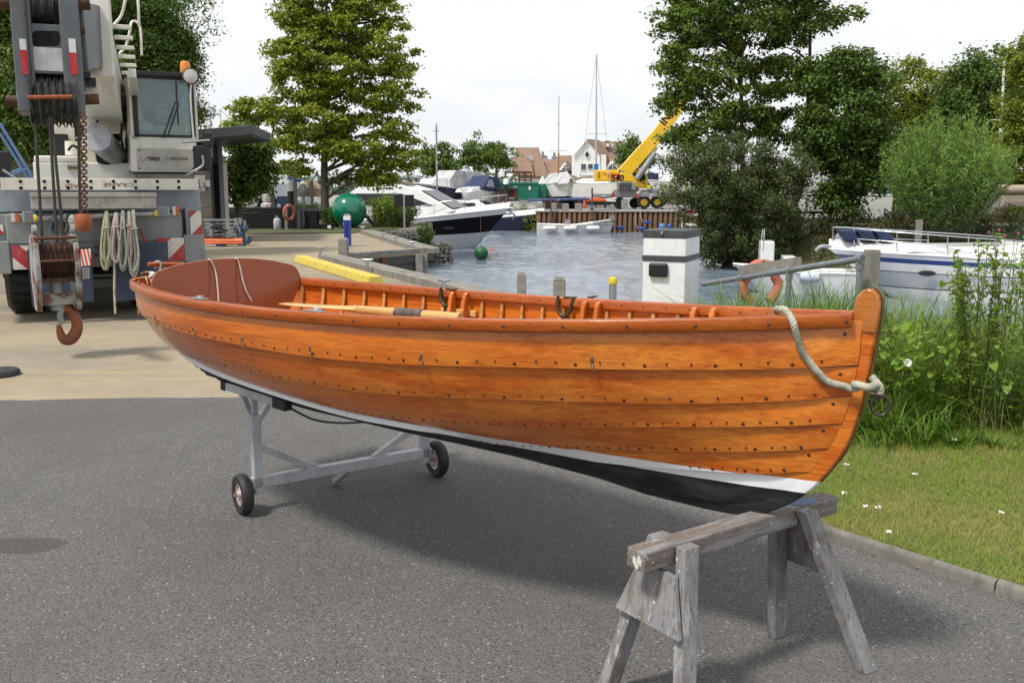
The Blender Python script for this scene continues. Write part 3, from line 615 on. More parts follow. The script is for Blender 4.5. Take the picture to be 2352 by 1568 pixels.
def concrete():
    q = NT('sandy concrete yard'); n1 = q.noise(.45, 6, .62, q.map((.6, 1.6, 1))); n2 = q.noise(3, 5, .6); n3 = q.noise(60, 4, .7); n4 = q.noise(.8, 5, .6, q.map((.25, 2.2, 1)))
    c = q.mix(q.ramp(n1, [(.35, 0), (.66, 1)]), (.235, .205, .155), (.35, .275, .165)); c = q.mix(q.ramp(n2, [(.45, 0), (.8, .5)]), c, (.40, .355, .27))
    c = q.mix(q.ramp(n4, [(.56, 0), (.72, .55)]), c, (.20, .185, .165)); c = q.mix(q.ramp(n3, [(.35, .5), (.5, 0)]), c, (.18, .165, .14))
    sx = q.n('ShaderNodeSeparateXYZ'); q.l(q.obj, sx.inputs[0]); y = q.math('ADD', sx.outputs[1], q.math('MULTIPLY', sx.outputs[0], -.02))
    for yy, w in ((9.05, .05), (8.72, .04)):
        ln = q.math('ABSOLUTE', q.math('SUBTRACT', y, yy)); f = q.math('MULTIPLY', q.math('LESS_THAN', q.math('ADD', ln, q.math('MULTIPLY', n3, .05)), w + .02), q.ramp(q.noise(.7, 5, .7), [(.42, 0), (.62, .32)])); c = q.mix(f, c, (.50, .40, .10))
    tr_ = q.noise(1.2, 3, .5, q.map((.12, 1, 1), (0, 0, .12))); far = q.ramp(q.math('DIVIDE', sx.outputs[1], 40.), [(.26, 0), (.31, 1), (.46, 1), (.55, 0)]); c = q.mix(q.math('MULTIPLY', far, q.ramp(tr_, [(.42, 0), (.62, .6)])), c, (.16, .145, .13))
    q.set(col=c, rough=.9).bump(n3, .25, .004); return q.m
m_asph = asphalt(); m_conc = concrete(); m_stonec = M('old concrete', (.30, .28, .25), .9, 0, (.20, .19, .17), 6, bump=(50, .4, .006), grime=.5); m_kerb = M('dirty kerb concrete', (.20, .19, .165), .95, 0, (.11, .105, .09), 4, bump=(50, .5, .006), grime=.8, gc=(.035, .035, .03))
m_soil = M('bare soil and moss', (.085, .075, .045), .95, 0, (.05, .06, .02), 5, bump=(30, .5, .02))
e0 = onz(Dp(0, 917)); e1 = onz(Dp(560, 912)); sl_ = (e1[1] - e0[1]) / (e1[0] - e0[0])
ka = onz(Dp(1920, 1243)); kb = onz(Dp(2352, 1384)); kd = (kb - ka) / np.linalg.norm(kb - ka); kn = np.array([-kd[1], kd[0], 0])
k0 = ka - kd * 4.4; k1 = kb + kd * 5.0
edge = [(x, e0[1] + sl_ * (x - e0[0]) + random.uniform(-.018, .018) + .03 * math.sin(x * 1.7), 0) for x in np.arange(-18, 1.0, .12)]
m = MB(); Ye = e0[1] - 1.0
for a, b in zip(edge[:-1], edge[1:]): m.add([(a[0], Ye, 0), (b[0], Ye, 0), b, a, (a[0], a[1], -.05), (b[0], b[1], -.05)], [(0, 1, 2, 3), (3, 2, 5, 4)])
m.add([(-18, -8, 0), (14, -8, 0), (14, Ye, 0), (-18, Ye, 0)], [(0, 1, 2, 3)])
tag(m.build('asphalt', m_asph), kind='structure')
qa = onz(z3(1110, 1300), .1); qe = onz(Dp(1020, 655), .1); qd = (qe - qa) / np.linalg.norm(qe - qa); q_end = qa + qd * 17.0
qc = onz(z3(1325, 1288), .1); qb = onz(z3(1950, 1246), .1); q2 = onz(z3(1445, 1092), .1)
MOSS = [(-60, e0[1] - 1.5), (float(k0[0]) + .5, e0[1] - 1.5), (float(q_end[0]), float(q_end[1])), (float(qa[0]), float(qa[1])), (float(qc[0]), float(qc[1])), (float(qb[0]), float(qb[1])), (float(q2[0]), float(q2[1])), (-5.4, 42.0), (-4.0, 42.6), (-4.2, 50), (-60, 62)]
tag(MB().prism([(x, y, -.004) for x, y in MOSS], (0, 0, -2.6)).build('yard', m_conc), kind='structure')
# lawn on this side of the quay
lawn_poly = [tuple(k0 + kn * .06), tuple(k1 + kn * .06), (9, -2, 0), (9.5, 6.6, 0), (float(q_end[0]), float(q_end[1]), 0), tuple((q_end - qd * 7.0)), ]
lawn_poly = [(p[0], p[1], .02) for p in lawn_poly]
m_lawn = M('lawn soil', (.12, .13, .035), .95, 0, (.17, .15, .055), 7, bump=(60, .6, .01))
tag(MB().prism(lawn_poly, (0, 0, -2.4)).build('lawn', m_lawn), kind='structure')
kerb = tag(MB().prism([tuple(k0 + kn * .01 + np.array([0, 0, -.03])), tuple(k1 + kn * .01 + np.array([0, 0, -.03])), tuple(k1 + kn * .05 + np.array([0, 0, -.03])), tuple(k0 + kn * .05 + np.array([0, 0, -.03]))], (0, 0, .04)).build('kerb', m_stonec), kind='structure')
n_k = int(np.linalg.norm(k1 - k0) / .92)
off0 = (ka + kd * float(np.linalg.norm(onz(Dp(2283, 1362)) - ka)) - k0) @ kd % .92
for i in range(n_k):
    a = k0 + kd * (off0 + i * .92 + .004); b = k0 + kd * (off0 + (i + 1) * .92 - .004); w, h = .062, .058 + random.uniform(-.004, .004)
    sec = [(0, -.04), (0, h - .02), (.008, h - .006), (.022, h), (w - .022, h), (w - .008, h - .006), (w, h - .02), (w, -.04)]
    jit = random.uniform(-.004, .004)
    MB().prism([a + kn * (u + jit) + np.array([0, 0, z]) for u, z in sec], b - a).build('kerb_stone', m_kerb, kerb, smooth=40)
# water
def watermat():
    q = NT('rippled harbour water'); n0 = q.noise(1.0, 4, .6, q.map((1.5, .55, 1))); n1 = q.noise(2.2, 3, .55, q.map((.8, 1.7, 1))); n2 = q.noise(8.5, 3, .6, q.map((.7, 1.9, 1))); n3 = q.noise(.12, 2, .5)
    q.set(col=q.mix(q.ramp(n3, [(.4, 0), (.6, 1)]), (.15, .19, .245), (.19, .23, .285)), rough=.06, spec=.5, ior=1.33)
    q.bump(q.math('ADD', n1, q.math('MULTIPLY', n2, .8)), .6, .03); return q.m
WZ = -1.7
m_water = watermat()
tag(MB().add([(-90, 4, WZ - .12), (110, 4, WZ - .12), (110, 130, WZ - .12), (-90, 130, WZ - .12)], [(0, 1, 2, 3)]).build('far_water', m_water), kind='structure')
gx = np.linspace(-9, 22, 340); gy = 8 + 70 * np.linspace(0, 1, 330) ** 1.15; GX, GY = np.meshgrid(gx, gy, indexing='ij'); GZ = np.zeros_like(GX); wr_ = np.random.default_rng(5)
for k in range(46):
    lam = wr_.uniform(.42, 2.0); th_ = wr_.normal() * .6 + 1.15; a_ = lam * .0046; GZ += a_ * np.sin((GX * math.cos(th_) + GY * math.sin(th_)) * 2 * math.pi / lam + wr_.uniform(0, 6.28) + .8 * np.sin(GX * wr_.uniform(.1, .4) + GY * wr_.uniform(.1, .4)))
GZ *= .65 + .5 * np.sin(GX * .31 + 1.3 * np.sin(GY * .17)) * np.sin(GY * .23 + GX * .11)
i_, j_ = np.meshgrid(np.arange(339), np.arange(329), indexing='ij'); q_ = (i_ * 330 + j_).ravel()
tag(npmesh('water', np.stack([GX, GY, GZ + WZ], -1).reshape(-1, 3), np.stack([q_, q_ + 330, q_ + 331, q_ + 1], 1), m_water, None, True), kind='structure')
MB().add([(-400, -60, -2.75), (400, -60, -2.75), (400, 900, -2.75), (-400, 900, -2.75)], [(0, 1, 2, 3)]).build('river_bed', m_soil)['kind'] = 'structure'
m_far = M('far hard standing', (.30, .29, .26), .9, 0, (.22, .21, .19), .3)
tag(MB().prism([(-160, 80, -.02), (2.2, 80, -.02), (2.2, 77.3, -.02), (26, 77.3, -.02), (26, 500, -.02), (-160, 500, -.02)], (0, 0, -3)).build('far_quay_ground', m_far), kind='structure')
# right bank
bx = [(8.4, 41), (9.5, 43.5), (10.5, 50), (13, 62), (16, 77.2), (26, 78), (26, 500), (300, 500), (300, 36), (40, 37), (24, 38.5), (14, 38.5)]
m_bank = M('grassy bank', (.05, .06, .018), .95, 0, (.085, .075, .03), 1.5, bump=(12, .6, .04))
m = MB(); n = len(bx); cxy = np.array([20., 60.])
top = [(x + (2.2 if x < 20 else 0), y + (2.2 if y < 60 else 0), -.25) for x, y in bx]
m.add([(x, y, -2.6) for x, y in bx] + top, [tuple(range(n, 2*n))] + [(i, (i+1) % n, n + (i+1) % n, n + i) for i in range(n)]); tag(m.build('river_bank', m_bank), kind='structure')
# ================================================================ LEAVES, TREES
def leafmat(name, a, b, c=None, trans=.35, sat_noise=2.0, rough=.5):
    q = NT(name); g = q.n('ShaderNodeNewGeometry').outputs['Random Per Island']
    col = q.mix(g, a, b)
    if c is not None: col = q.mix(q.ramp(q.noise(sat_noise, 3, .5), [(.45, 0), (.68, 1)]), col, c)
    q.set(col=col, rough=rough, spec=.35)
    t = q.n('ShaderNodeBsdfTranslucent'); hs = q.n('ShaderNodeHueSaturation'); hs.inputs['Value'].default_value = 1.25; hs.inputs['Hue'].default_value = .49; q.l(col, hs.inputs['Color']); q.l(hs.outputs[0], t.inputs[0])
    mx_ = q.n('ShaderNodeMixShader'); mx_.inputs[0].default_value = trans; q.l(q.b.outputs[0], mx_.inputs[1]); q.l(t.outputs[0], mx_.inputs[2]); q.l(mx_.outputs[0], q.out.inputs[0]); return q.m
def unit(v): return v / (np.linalg.norm(v, axis=-1, keepdims=True) + 1e-9)
def leafcards(C, N, size, asp=.5, rng=RNG, fold=.18):
    n = len(C); r = unit(rng.normal(size=(n, 3))); u = unit(np.cross(N, r)); v = np.cross(N, u); l = (size * rng.uniform(.5, 1.35, n))[:, None]; w = l * asp
    V = np.stack([C - u * l * .5, C + v * w * .5 + N * l * fold * .5, C + u * l * .5, C - v * w * .5 + N * l * fold * .5], 1).reshape(-1, 3)
    return V, np.arange(4 * n).reshape(n, 4)
def clump_leaves(cc, cr, per, size, asp=.55, flat=.7, upb=.5, shell=.6, rng=RNG):
    k = len(cc); d = unit(rng.normal(size=(k, per, 3))); d[..., 2] = np.where(rng.random((k, per)) < .3, np.abs(d[..., 2]), d[..., 2])
    rr = np.minimum(np.abs(rng.normal(size=(k, per, 1))) * .48 + .25 * shell + .2, 1.3)
    P = cc[:, None, :] + d * rr * cr[:, None, None] * np.array([1, 1, flat]); N = unit(d * .55 + np.array([0, -.12, upb]) + rng.normal(size=d.shape) * .55)
    return leafcards(P.reshape(-1, 3), N.reshape(-1, 3), size, asp, rng)
def crown(blobs, Y, ncl, crad, flat=.7, depth=1.0, rng=RNG, fill=.45):
    """blobs: outline ellipses measured on the photograph (cx, cy, rx, ry); the crown is as deep as it is wide"""
    cc = []; cr = []; k = Y / FPX / 2.297
    for b in blobs:
        cx, cy, rx, ry = b[:4]; c = aty(Dp(cx, cy), Y); R = np.array([rx * k, max(rx, ry) * k * depth, ry * k]); n = max(3, int(ncl * (rx * ry) / 4000 * (b[4] if len(b) > 4 else 1)))
        d = unit(rng.normal(size=(n, 3))); ex = np.where(rng.random((n, 1)) < .2, rng.uniform(1.1, 1.45, (n, 1)), 1.); q = c + d * R * (rng.uniform(fill, 1, (n, 1))) * ex
        cc.append(q); cr.append(rng.uniform(.6, 1.3, n) * crad)
    return np.concatenate(cc), np.concatenate(cr)
m_bark = M('grey brown bark', (.10, .085, .065), .9, 0, (.055, .048, .038), 6, bump=(14, .7, .03), stretch=(2, 2, .4))
def tree(name, label, base, stems, cc, cr, per, size, lm, asp=.6, flat=.7, group=None, tr=.2, limbs=30, rng=RNG, shell=.6, upb=.5):
    """stems: polylines of the trunk(s) in the place; limbs run from the stem to leaf clumps"""
    t = bpy.data.objects.new(name, None); COL.objects.link(t); base = np.asarray(base, float); t.location = base; tag(t, label, 'tree', group)
    m = MB(); S = []
    for st in stems:
        P = crv(st, 14); m.tube(P - base, np.linspace(tr, tr * .25, 14) * (1 + .25 * np.exp(-np.arange(14) * 1.3)), 9); S.append(P)
    S = np.concatenate(S)
    idx = rng.permutation(len(cc))[:limbs]
    for i in idx:
        tgt = cc[i]; dd = np.linalg.norm(S - tgt, axis=1) + np.where(S[:, 2] > tgt[2] - .2, 3., 0) + np.where(S[:, 2] < base[2] + .9, 6, 0); j = np.argmin(dd); a = S[j]; L_ = np.linalg.norm(tgt - a)
        mid = (a + tgt) / 2 + np.array([0, 0, .12 * L_]) + rng.normal(size=3) * .05 * L_
        m.tube(crv([a, mid, tgt], 7) - base, np.linspace(tr * .38, tr * .06, 7), 5)
    m.build('trunk', m_bark, t, smooth=60)
    V, F = clump_leaves(cc, cr, per, size, asp, flat, upb, shell, rng); npmesh('crown', V - base, F, lm, t)
    return t
lm_syc = leafmat('sycamore leaves', (.075, .14, .010), (.29, .35, .028), (.25, .28, .018), sat_noise=.8, trans=.32)
lm_dark = leafmat('dark leaves', (.026, .065, .009), (.14, .23, .03), (.08, .125, .018), sat_noise=.7, trans=.27)
lm_plane = leafmat('maple leaves', (.035, .085, .010), (.17, .26, .03), (.13, .165, .018), sat_noise=1.5, trans=.28)
lm_olive = leafmat('olive bush leaves', (.040, .060, .016), (.13, .16, .045), (.05, .085, .016), sat_noise=1.2, trans=.22)
lm_yel = leafmat('yellow green leaves', (.10, .145, .012), (.33, .36, .03), (.12, .18, .02), sat_noise=.5, trans=.3)
lm_wil = leafmat('young willow leaves', (0.168, 0.308, 0.049), (0.266, 0.406, 0.070), (0.126, 0.238, 0.035), sat_noise=1.0)
lm_farg = leafmat('far tree leaves', (0.084, 0.144, 0.019), (0.132, 0.204, 0.029), (0.060, 0.108, 0.017), sat_noise=.25)
def g_at(px, z=0.): return onz(px, z)
# -- left side
def stemline(Y, pts, z0=0.):
    P = [aty(Dp(x, y), Y) for x, y in pts]; P[0][2] = z0; return [tuple(p) for p in P]
Y = 46; cc, cr = crown([(745, -40, 95, 80), (715, 60, 75, 45), (830, 55, 85, 40), (690, 125, 75, 36), (875, 120, 75, 28), (780, 170, 110, 38), (690, 200, 60, 28), (885, 225, 85, 34), (590, 255, 62, 30), (750, 275, 120, 34), (905, 295, 62, 28), (640, 318, 80, 28), (800, 345, 115, 28), (915, 362, 62, 30), (690, 385, 50, 16), (840, 412, 85, 20), (675, 40, 55, 35), (835, 5, 60, 40), (640, 160, 40, 22), (925, 165, 45, 20), (555, 290, 40, 22), (750, 110, 70, 50), (750, 225, 70, 35), (765, 320, 60, 30)], Y, 40, .50, .55)
tree('sycamore_tree', 'tall spreading green tree standing behind the big green sphere', aty(Dp(748, 512), Y) * [1, 1, 0], [stemline(Y, [(748, 515), (745, 420), (746, 300), (748, 150), (750, -60)])], cc, cr, 130, .19, lm_syc, flat=.5, tr=.22, limbs=60)
Y = 36; cc, cr = crown([(560, 350, 42, 50), (600, 370, 35, 40), (545, 410, 32, 45), (590, 420, 30, 30), (560, 450, 24, 22)], Y, 70, .40)
tree('small_tree', 'small dark leafy tree beside the grey canopy building', aty(Dp(547, 500), Y) * [1, 1, 0], [stemline(Y, [(547, 505), (548, 450), (555, 390), (560, 330)])], cc, cr, 90, .17, lm_dark, tr=.17, limbs=24)
Y = 25; cc, cr = crown([(300, 10, 130, 60), (255, 90, 110, 70), (350, 90, 70, 60), (300, 180, 120, 80), (400, 115, 45, 40), (418, 170, 34, 40), (250, 270, 90, 80), (430, 265, 26, 50)], Y, 60, .45)
tree('elm_tree', 'large dark tree rising behind the cab of the white crane', aty(Dp(310, 560), Y) * [1, 1, 0], [stemline(Y, [(310, 600), (305, 400), (300, 200), (300, -40)])], cc, cr, 190, .095, lm_dark, asp=.45, tr=.17, limbs=50, flat=.8)
Y = 22; cc, cr = crown([(0, 30, 70, 80), (20, 140, 55, 90), (0, 240, 60, 90), (25, 310, 50, 50), (110, 200, 80, 160)], Y, 50, .5)
tree('leafy_tree', 'dark leafy tree at the left edge behind the crane boom', aty(Dp(10, 640), Y) * [1, 1, 0], [stemline(Y, [(10, 660), (12, 400), (14, 200), (15, 0)])], cc, cr, 170, .10, lm_dark, tr=.17, limbs=40)
for (x, y, rx, ry), lab, lm_ in (((1008, 365, 46, 42), 'dark round tree left of the lamp mast on the far quay', lm_dark), ((1090, 355, 34, 36), 'bushy green tree left of the brown roofs', lm_farg), ((1140, 358, 42, 32), 'bright green tree touching the brown roofs', lm_farg), ((658, 398, 30, 14), 'low yellow green tree far behind the parasol', lm_yel), ((1460, 350, 40, 40), 'green tree behind the boom of the yellow crane', lm_farg)):
    Y = 128; cc, cr = crown([(x, y, rx, ry), (x - rx * .5, y + ry * .55, rx * .5, ry * .5), (x + rx * .5, y + ry * .55, rx * .5, ry * .5)], Y, 130, .9, .75)
    b = aty(Dp(x, y + ry + 25), Y) * [1, 1, 0]; tree('broadleaf_tree', lab, b, [[tuple(b), tuple(b + [0, 0, 2.5]), tuple(aty(Dp(x, y), Y))]], cc, cr, 60, .38, lm_, tr=.35, limbs=14, group='trees beyond the far quay')
V = []; Y = 300
cc = np.stack([RNG.uniform(-150, 60, 900), RNG.uniform(290, 330, 900), RNG.uniform(0, 4.5, 900) + 1.8 * np.sin(np.arange(900) * .7)], 1); V, F = clump_leaves(cc, np.full(900, 2.6), 14, 1.7)
tag(npmesh('distant_wood', V, F, leafmat('hazy distant leaves', (.10, .13, .10), (.13, .16, .11))), 'hazy strip of distant woodland on the horizon', 'trees', kind='stuff')
# -- right side
Y = 46; cc, cr = crown([(1700, -50, 190, 90), (1590, 50, 80, 55), (1720, 80, 120, 60), (1850, 40, 70, 50), (1555, 135, 55, 36), (1650, 180, 100, 50), (1790, 185, 90, 55), (1940, 35, 50, 20, .6), (1555, 235, 52, 36), (1680, 275, 110, 40), (1810, 290, 90, 45), (1550, 310, 50, 22), (1610, 330, 60, 26)], Y, 36, .55, .6)
tree('maple_tree', 'tall twin-stemmed tree on the right bank beside the yellow crane boom', aty(Dp(1770, 560), Y) * [1, 1, 0] + [0, 0, -.3], [stemline(Y, [(1745, 560), (1712, 460), (1704, 300), (1700, -40)], -.3), stemline(Y, [(1800, 560), (1845, 400), (1858, 200), (1862, 20)], -.3)], cc, cr, 130, .19, lm_plane, flat=.6, tr=.2, limbs=70)
Y = 44; cc, cr = crown([(1930, 175, 80, 60), (1990, 190, 50, 50), (1950, 260, 100, 70), (1900, 330, 80, 60), (2000, 310, 75, 65), (1965, 400, 85, 50), (1920, 460, 55, 35)], Y, 42, .58, .7)
tree('ash_tree', 'dense dark green tree in the middle of the right bank', aty(Dp(1945, 540), Y) * [1, 1, 0] + [0, 0, -.3], [stemline(Y, [(1945, 545), (1948, 440), (1945, 300), (1940, 160)], -.3)], cc, cr, 140, .19, lm_dark, tr=.26, limbs=40)
Y = 72; cc, cr = crown([(2110, 205, 75, 60), (2150, 265, 75, 50), (2060, 300, 60, 50), (2130, 340, 90, 60), (2060, 380, 70, 50)], Y, 50, .95, .75)
tree('lime_tree', 'yellow green tree behind the dark tree on the right', aty(Dp(2110, 470), Y) * [1, 1, 0], [stemline(Y, [(2110, 480), (2112, 350), (2115, 180)])], cc, cr, 120, .26, lm_yel, tr=.3, limbs=30)
Y = 66; cc, cr = crown([(2250, 185, 80, 50), (2230, 250, 90, 60), (2290, 250, 60, 90), (2240, 340, 95, 70), (2280, 420, 80, 50)], Y, 60, .9, .75)
tree('oak_tree', 'very dark broad tree behind the tall white mast on the right', aty(Dp(2250, 480), Y) * [1, 1, 0], [stemline(Y, [(2250, 490), (2252, 350), (2255, 180)])], cc, cr, 120, .25, lm_dark, tr=.35, limbs=30)
Y = 48; cc, cr = crown([(2345, 130, 40, 50), (2355, 210, 50, 60), (2350, 300, 60, 70), (2335, 385, 45, 45), (2360, 450, 50, 40)], Y, 60, .55, .7)
tree('birch_tree', 'loose yellow green tree cut by the right edge of the picture', aty(Dp(2365, 540), Y) * [1, 1, 0] + [0, 0, -.3], [stemline(Y, [(2365, 545), (2362, 380), (2358, 120)], -.3)], cc, cr, 120, .17, lm_yel, tr=.18, limbs=26)
Y = 41.5; cc, cr = crown([(1590, 385, 80, 50), (1690, 375, 110, 60), (1770, 400, 60, 60), (1640, 450, 110, 60), (1750, 470, 90, 70), (1680, 530, 100, 50), (1750, 565, 80, 45), (1845, 405, 34, 50), (1650, 580, 50, 30)], Y, 60, .42, .8)
tree('goat_willow', 'broad olive green bush overhanging the water behind the white pedestal', aty(Dp(1715, 600), Y) * [1, 1, 0] + [0, 0, -1.0], [stemline(Y, [(1715, 605), (1705, 520), (1690, 420)], -1.0), stemline(Y, [(1735, 605), (1760, 500), (1790, 400)], -1.0)], cc, cr, 120, .13, lm_olive, asp=.45, tr=.12, limbs=60, flat=.85, shell=.45)
# willow shrub: rods fanning up from one stool, narrow leaves all along them
def shrub(name, label, px, Y, h, spread, nrod, lm_, lw, cat='shrub', z0=-.3, asp=.16, per=46, droop=.1):
    b = aty(px, Y); b[2] = z0; t = bpy.data.objects.new(name, None); COL.objects.link(t); t.location = b; tag(t, label, cat); m = MB(); C_ = []; N_ = []
    for i in range(nrod):
        a = RNG.uniform(0, 6.28); r = spread * math.sqrt(RNG.random()); hh = h * RNG.uniform(.62, 1.0) * (1 - .35 * (r / spread) ** 2); tip = np.array([r * math.cos(a), r * math.sin(a) * .8, hh])
        st = np.array([tip[0] * .25, tip[1] * .25, 0]); P = crv([st, st * .6 + tip * .4 + np.array([tip[0] * .12, 0, .08 * hh]), tip + np.array([tip[0] * droop, 0, 0])], 8); m.tube(P, np.linspace(.02, .004, 8), 4)
        f = RNG.random(per) ** .7; Q = np.stack([np.interp(f, np.linspace(0, 1, 8), P[:, k]) for k in range(3)], 1); d = unit(RNG.normal(size=(per, 3)) + np.array([0, 0, .9])); C_.append(Q + d * lw * .5); N_.append(d)
    m.build('stems', m_bark, t); C_ = np.concatenate(C_); D_ = np.concatenate(N_); n = len(C_)
    s_ = unit(np.cross(D_, unit(RNG.normal(size=(n, 3))))); l = (lw * RNG.uniform(.6, 1.2, n))[:, None]; w = l * asp
    V = np.stack([C_ - D_ * l * .5, C_ + s_ * w * .5, C_ + D_ * l * .5, C_ - s_ * w * .5], 1).reshape(-1, 3); npmesh('foliage', V, np.arange(4 * n).reshape(n, 4), lm_, t); return t
shrub('willow_shrub', 'pale feathery green willow shrub behind the white motor cruiser', Dp(2165, 560), 39.5, 5.5, 2.6, 470, lm_wil, .26, per=60)
# undergrowth along the bank
n = 560; xx = RNG.uniform(0, 1, n); cc = np.stack([9.6 + xx * 26 + RNG.normal(size=n) * .4, 42.5 - 3.0 * np.minimum(xx * 4, 1) + RNG.uniform(0, 6, n), RNG.uniform(-1.3, .75, n)], 1); cc[:, 2] -= np.clip(41 - cc[:, 1], 0, 3) * .35
V, F = clump_leaves(cc, RNG.uniform(.4, .8, n), 75, .17, .5); tag(npmesh('bank_undergrowth', V, F, leafmat('mixed bank plants', (.025, .045, .012), (.055, .07, .02), (.10, .075, .02), sat_noise=.6)), 'tangled green and rusty undergrowth along the right bank', 'undergrowth', kind='stuff')
n = 260; cc = np.stack([RNG.uniform(15, 40, n), RNG.uniform(80, 92, n), RNG.uniform(-.2, 2.6, n)], 1); V, F = clump_leaves(cc, RNG.uniform(.7, 1.2, n), 60, .34, .6); tag(npmesh('hedge', V, F, lm_dark), 'dark hedge far behind the right bank', 'hedge', kind='stuff')
# ================================================================ LAWN BLADES AND REEDS
def blades(B, h, az, bend, w, seg=3):
    n = len(B); t = np.linspace(0, 1, seg + 1)[None, :, None]; dirv = np.stack([np.cos(az), np.sin(az), 0*az], 1)[:, None, :]; sd = np.stack([-np.sin(az), np.cos(az), 0*az], 1)[:, None, :]
    H = h[:, None, None]; bn = bend[:, None, None]
    P = B[:, None, :] + np.array([0, 0, 1.]) * H * (t - .35 * bn * t**2.2) + dirv * H * bn * t**2
    W = w[:, None, None] * (1 - t) ** .7 * .5; W = np.maximum(W, 2e-4)
    V = np.stack([P - sd * W, P + sd * W], 2).reshape(-1, 3); k = (seg + 1) * 2; i0 = (np.arange(n) * k)[:, None]
    F = np.stack([np.concatenate([i0 + 2*j, i0 + 2*j + 1, i0 + 2*j + 3, i0 + 2*j + 2], 1) for j in range(seg)], 1).reshape(-1, 4); return V, F
def inlawn(n, y0, y1, pad=.07, xmax=.60):
    out = []
    while sum(map(len, out)) < n:
        y = RNG.uniform(y0, y1, n); x = RNG.uniform(-1.5, 6, n); P = np.stack([x, y, 0*x + .02], 1); d = (P - ka) @ kn; ok = (d > pad) & (x < xmax * y + .35); out.append(P[ok])
    return np.concatenate(out)[:n]
lm_lawn = leafmat('lawn grass', (.15, .265, .025), (.25, .36, .045), (.36, .35, .10), sat_noise=1.6, trans=.3, rough=.6)
lm_dry = leafmat('dry straw grass', (.26, .21, .085), (.36, .29, .13), trans=.2, rough=.7)
B = inlawn(125000, 3.0, 7.7, .07, .80); V, F = blades(B, RNG.uniform(.022, .062, len(B)), RNG.uniform(0, 6.28, len(B)), RNG.uniform(.2, 1.3, len(B)), RNG.uniform(.0022, .0042, len(B)), 2)
tag(npmesh('lawn_grass', V, F, lm_lawn), 'short mown green grass beside the kerb', 'grass', kind='stuff')
B = inlawn(28000, 3.0, 6.4, .07, .85); V, F = blades(B, RNG.uniform(.02, .05, len(B)), RNG.uniform(0, 6.28, len(B)), RNG.uniform(.7, 1.6, len(B)), RNG.uniform(.002, .0035, len(B)), 2)
tag(npmesh('dry_grass', V, F, lm_dry), 'straw coloured dry grass among the mown lawn', 'grass', kind='stuff')
lm_reed = leafmat('sedge leaves', (.055, .12, .012), (.17, .29, .035), (.20, .25, .05), sat_noise=1.4, trans=.32)
NT_, NB = 820, 15; T_ = inlawn(NT_, 6.1, 8.8, .4, .86); az = RNG.uniform(0, 6.28, (NT_, NB)); rr_ = RNG.uniform(0, .08, (NT_, NB))
lo_ = T_[:, 0] < .225 * T_[:, 1]; T_[lo_, 0] = .225 * T_[lo_, 1] + RNG.uniform(0, 2.2, lo_.sum())
B = (T_[:, None, :] + np.stack([np.cos(az) * rr_, np.sin(az) * rr_, 0 * az], -1)).reshape(-1, 3); yy = np.clip((T_[:, 1] - 6.25 + .25 * np.sin(T_[:, 0] * 5)) / 1.1, 0, 1) * np.where(T_[:, 0] > .36 * T_[:, 1], .82, 1.)
hh = (RNG.uniform(.65, 1.2, (NT_, 1)) * RNG.uniform(.5, 1.1, (NT_, NB)) * (.14 + .92 * yy)[:, None]).ravel()
V, F = blades(B, hh, az.ravel() + RNG.normal(size=len(B)) * .4, np.abs(RNG.normal(size=len(B))) * .6 + .28, RNG.uniform(.011, .023, len(B)), 7)
tag(npmesh('tall_sedge', V, F, lm_reed), 'tall arching green sedge along the edge of the quay', 'sedge', kind='stuff')
B = inlawn(2200, 6.5, 8.3, .4, .62); B = B[B[:, 0] > .215 * B[:, 1]]; V, F = blades(B, RNG.uniform(.15, .5, len(B)), RNG.uniform(0, 6.28, len(B)), RNG.uniform(.5, 1.4, len(B)), RNG.uniform(.004, .008, len(B)), 4)
tag(npmesh('dead_sedge', V, F, lm_dry), 'pale dead stalks lying among the tall sedge', 'sedge', kind='stuff')
T_ = np.stack([RNG.uniform(1.4, 3.4, 210), RNG.uniform(7.0, 9.3, 210), np.full(210, .0)], 1); T_ = T_[(T_[:, 0] > .235 * T_[:, 1])]; n_ = len(T_); az = RNG.uniform(0, 6.28, (n_, 22)); B = (T_[:, None, :] + np.stack([np.cos(az), np.sin(az), 0 * az], -1) * RNG.uniform(0, .1, (n_, 22, 1))).reshape(-1, 3); V, F = blades(B, (RNG.uniform(.6, 1.2, (n_, 1)) * RNG.uniform(.5, 1.0, (n_, 22))).ravel(), az.ravel(), np.abs(RNG.normal(size=len(B))) * .6 + .22, RNG.uniform(.011, .021, len(B)), 6)
tag(npmesh('quay_sedge', V, F, lm_reed), 'clump of sedge between the pedestal and the bow of the boat', 'sedge', kind='stuff')
m_yar = M('white yarrow petals', (.82, .82, .78), .8); m_stalk = M('green stalk', (.10, .14, .03), .7)
yar = [((1944, 1078), 'white yarrow flower head closest to the white painted bow'), ((2045, 965), 'white yarrow head highest up the lawn behind the stem ring'), ((2190, 1020), 'white yarrow head at the far edge of the lawn right of the bow'), ((1987, 1175), 'left white yarrow head of the pair above the sawhorse end'), ((2015, 1178), 'right white yarrow head of the pair above the sawhorse end'), ((2040, 1235), 'white yarrow head growing nearest the kerb'), ((2300, 1190), 'white yarrow head farthest right on the open lawn'), ((1937, 1145), 'white yarrow head touching the end of the sawhorse beam'), ((2100, 1100), 'lone white yarrow head in the middle of the lawn')]
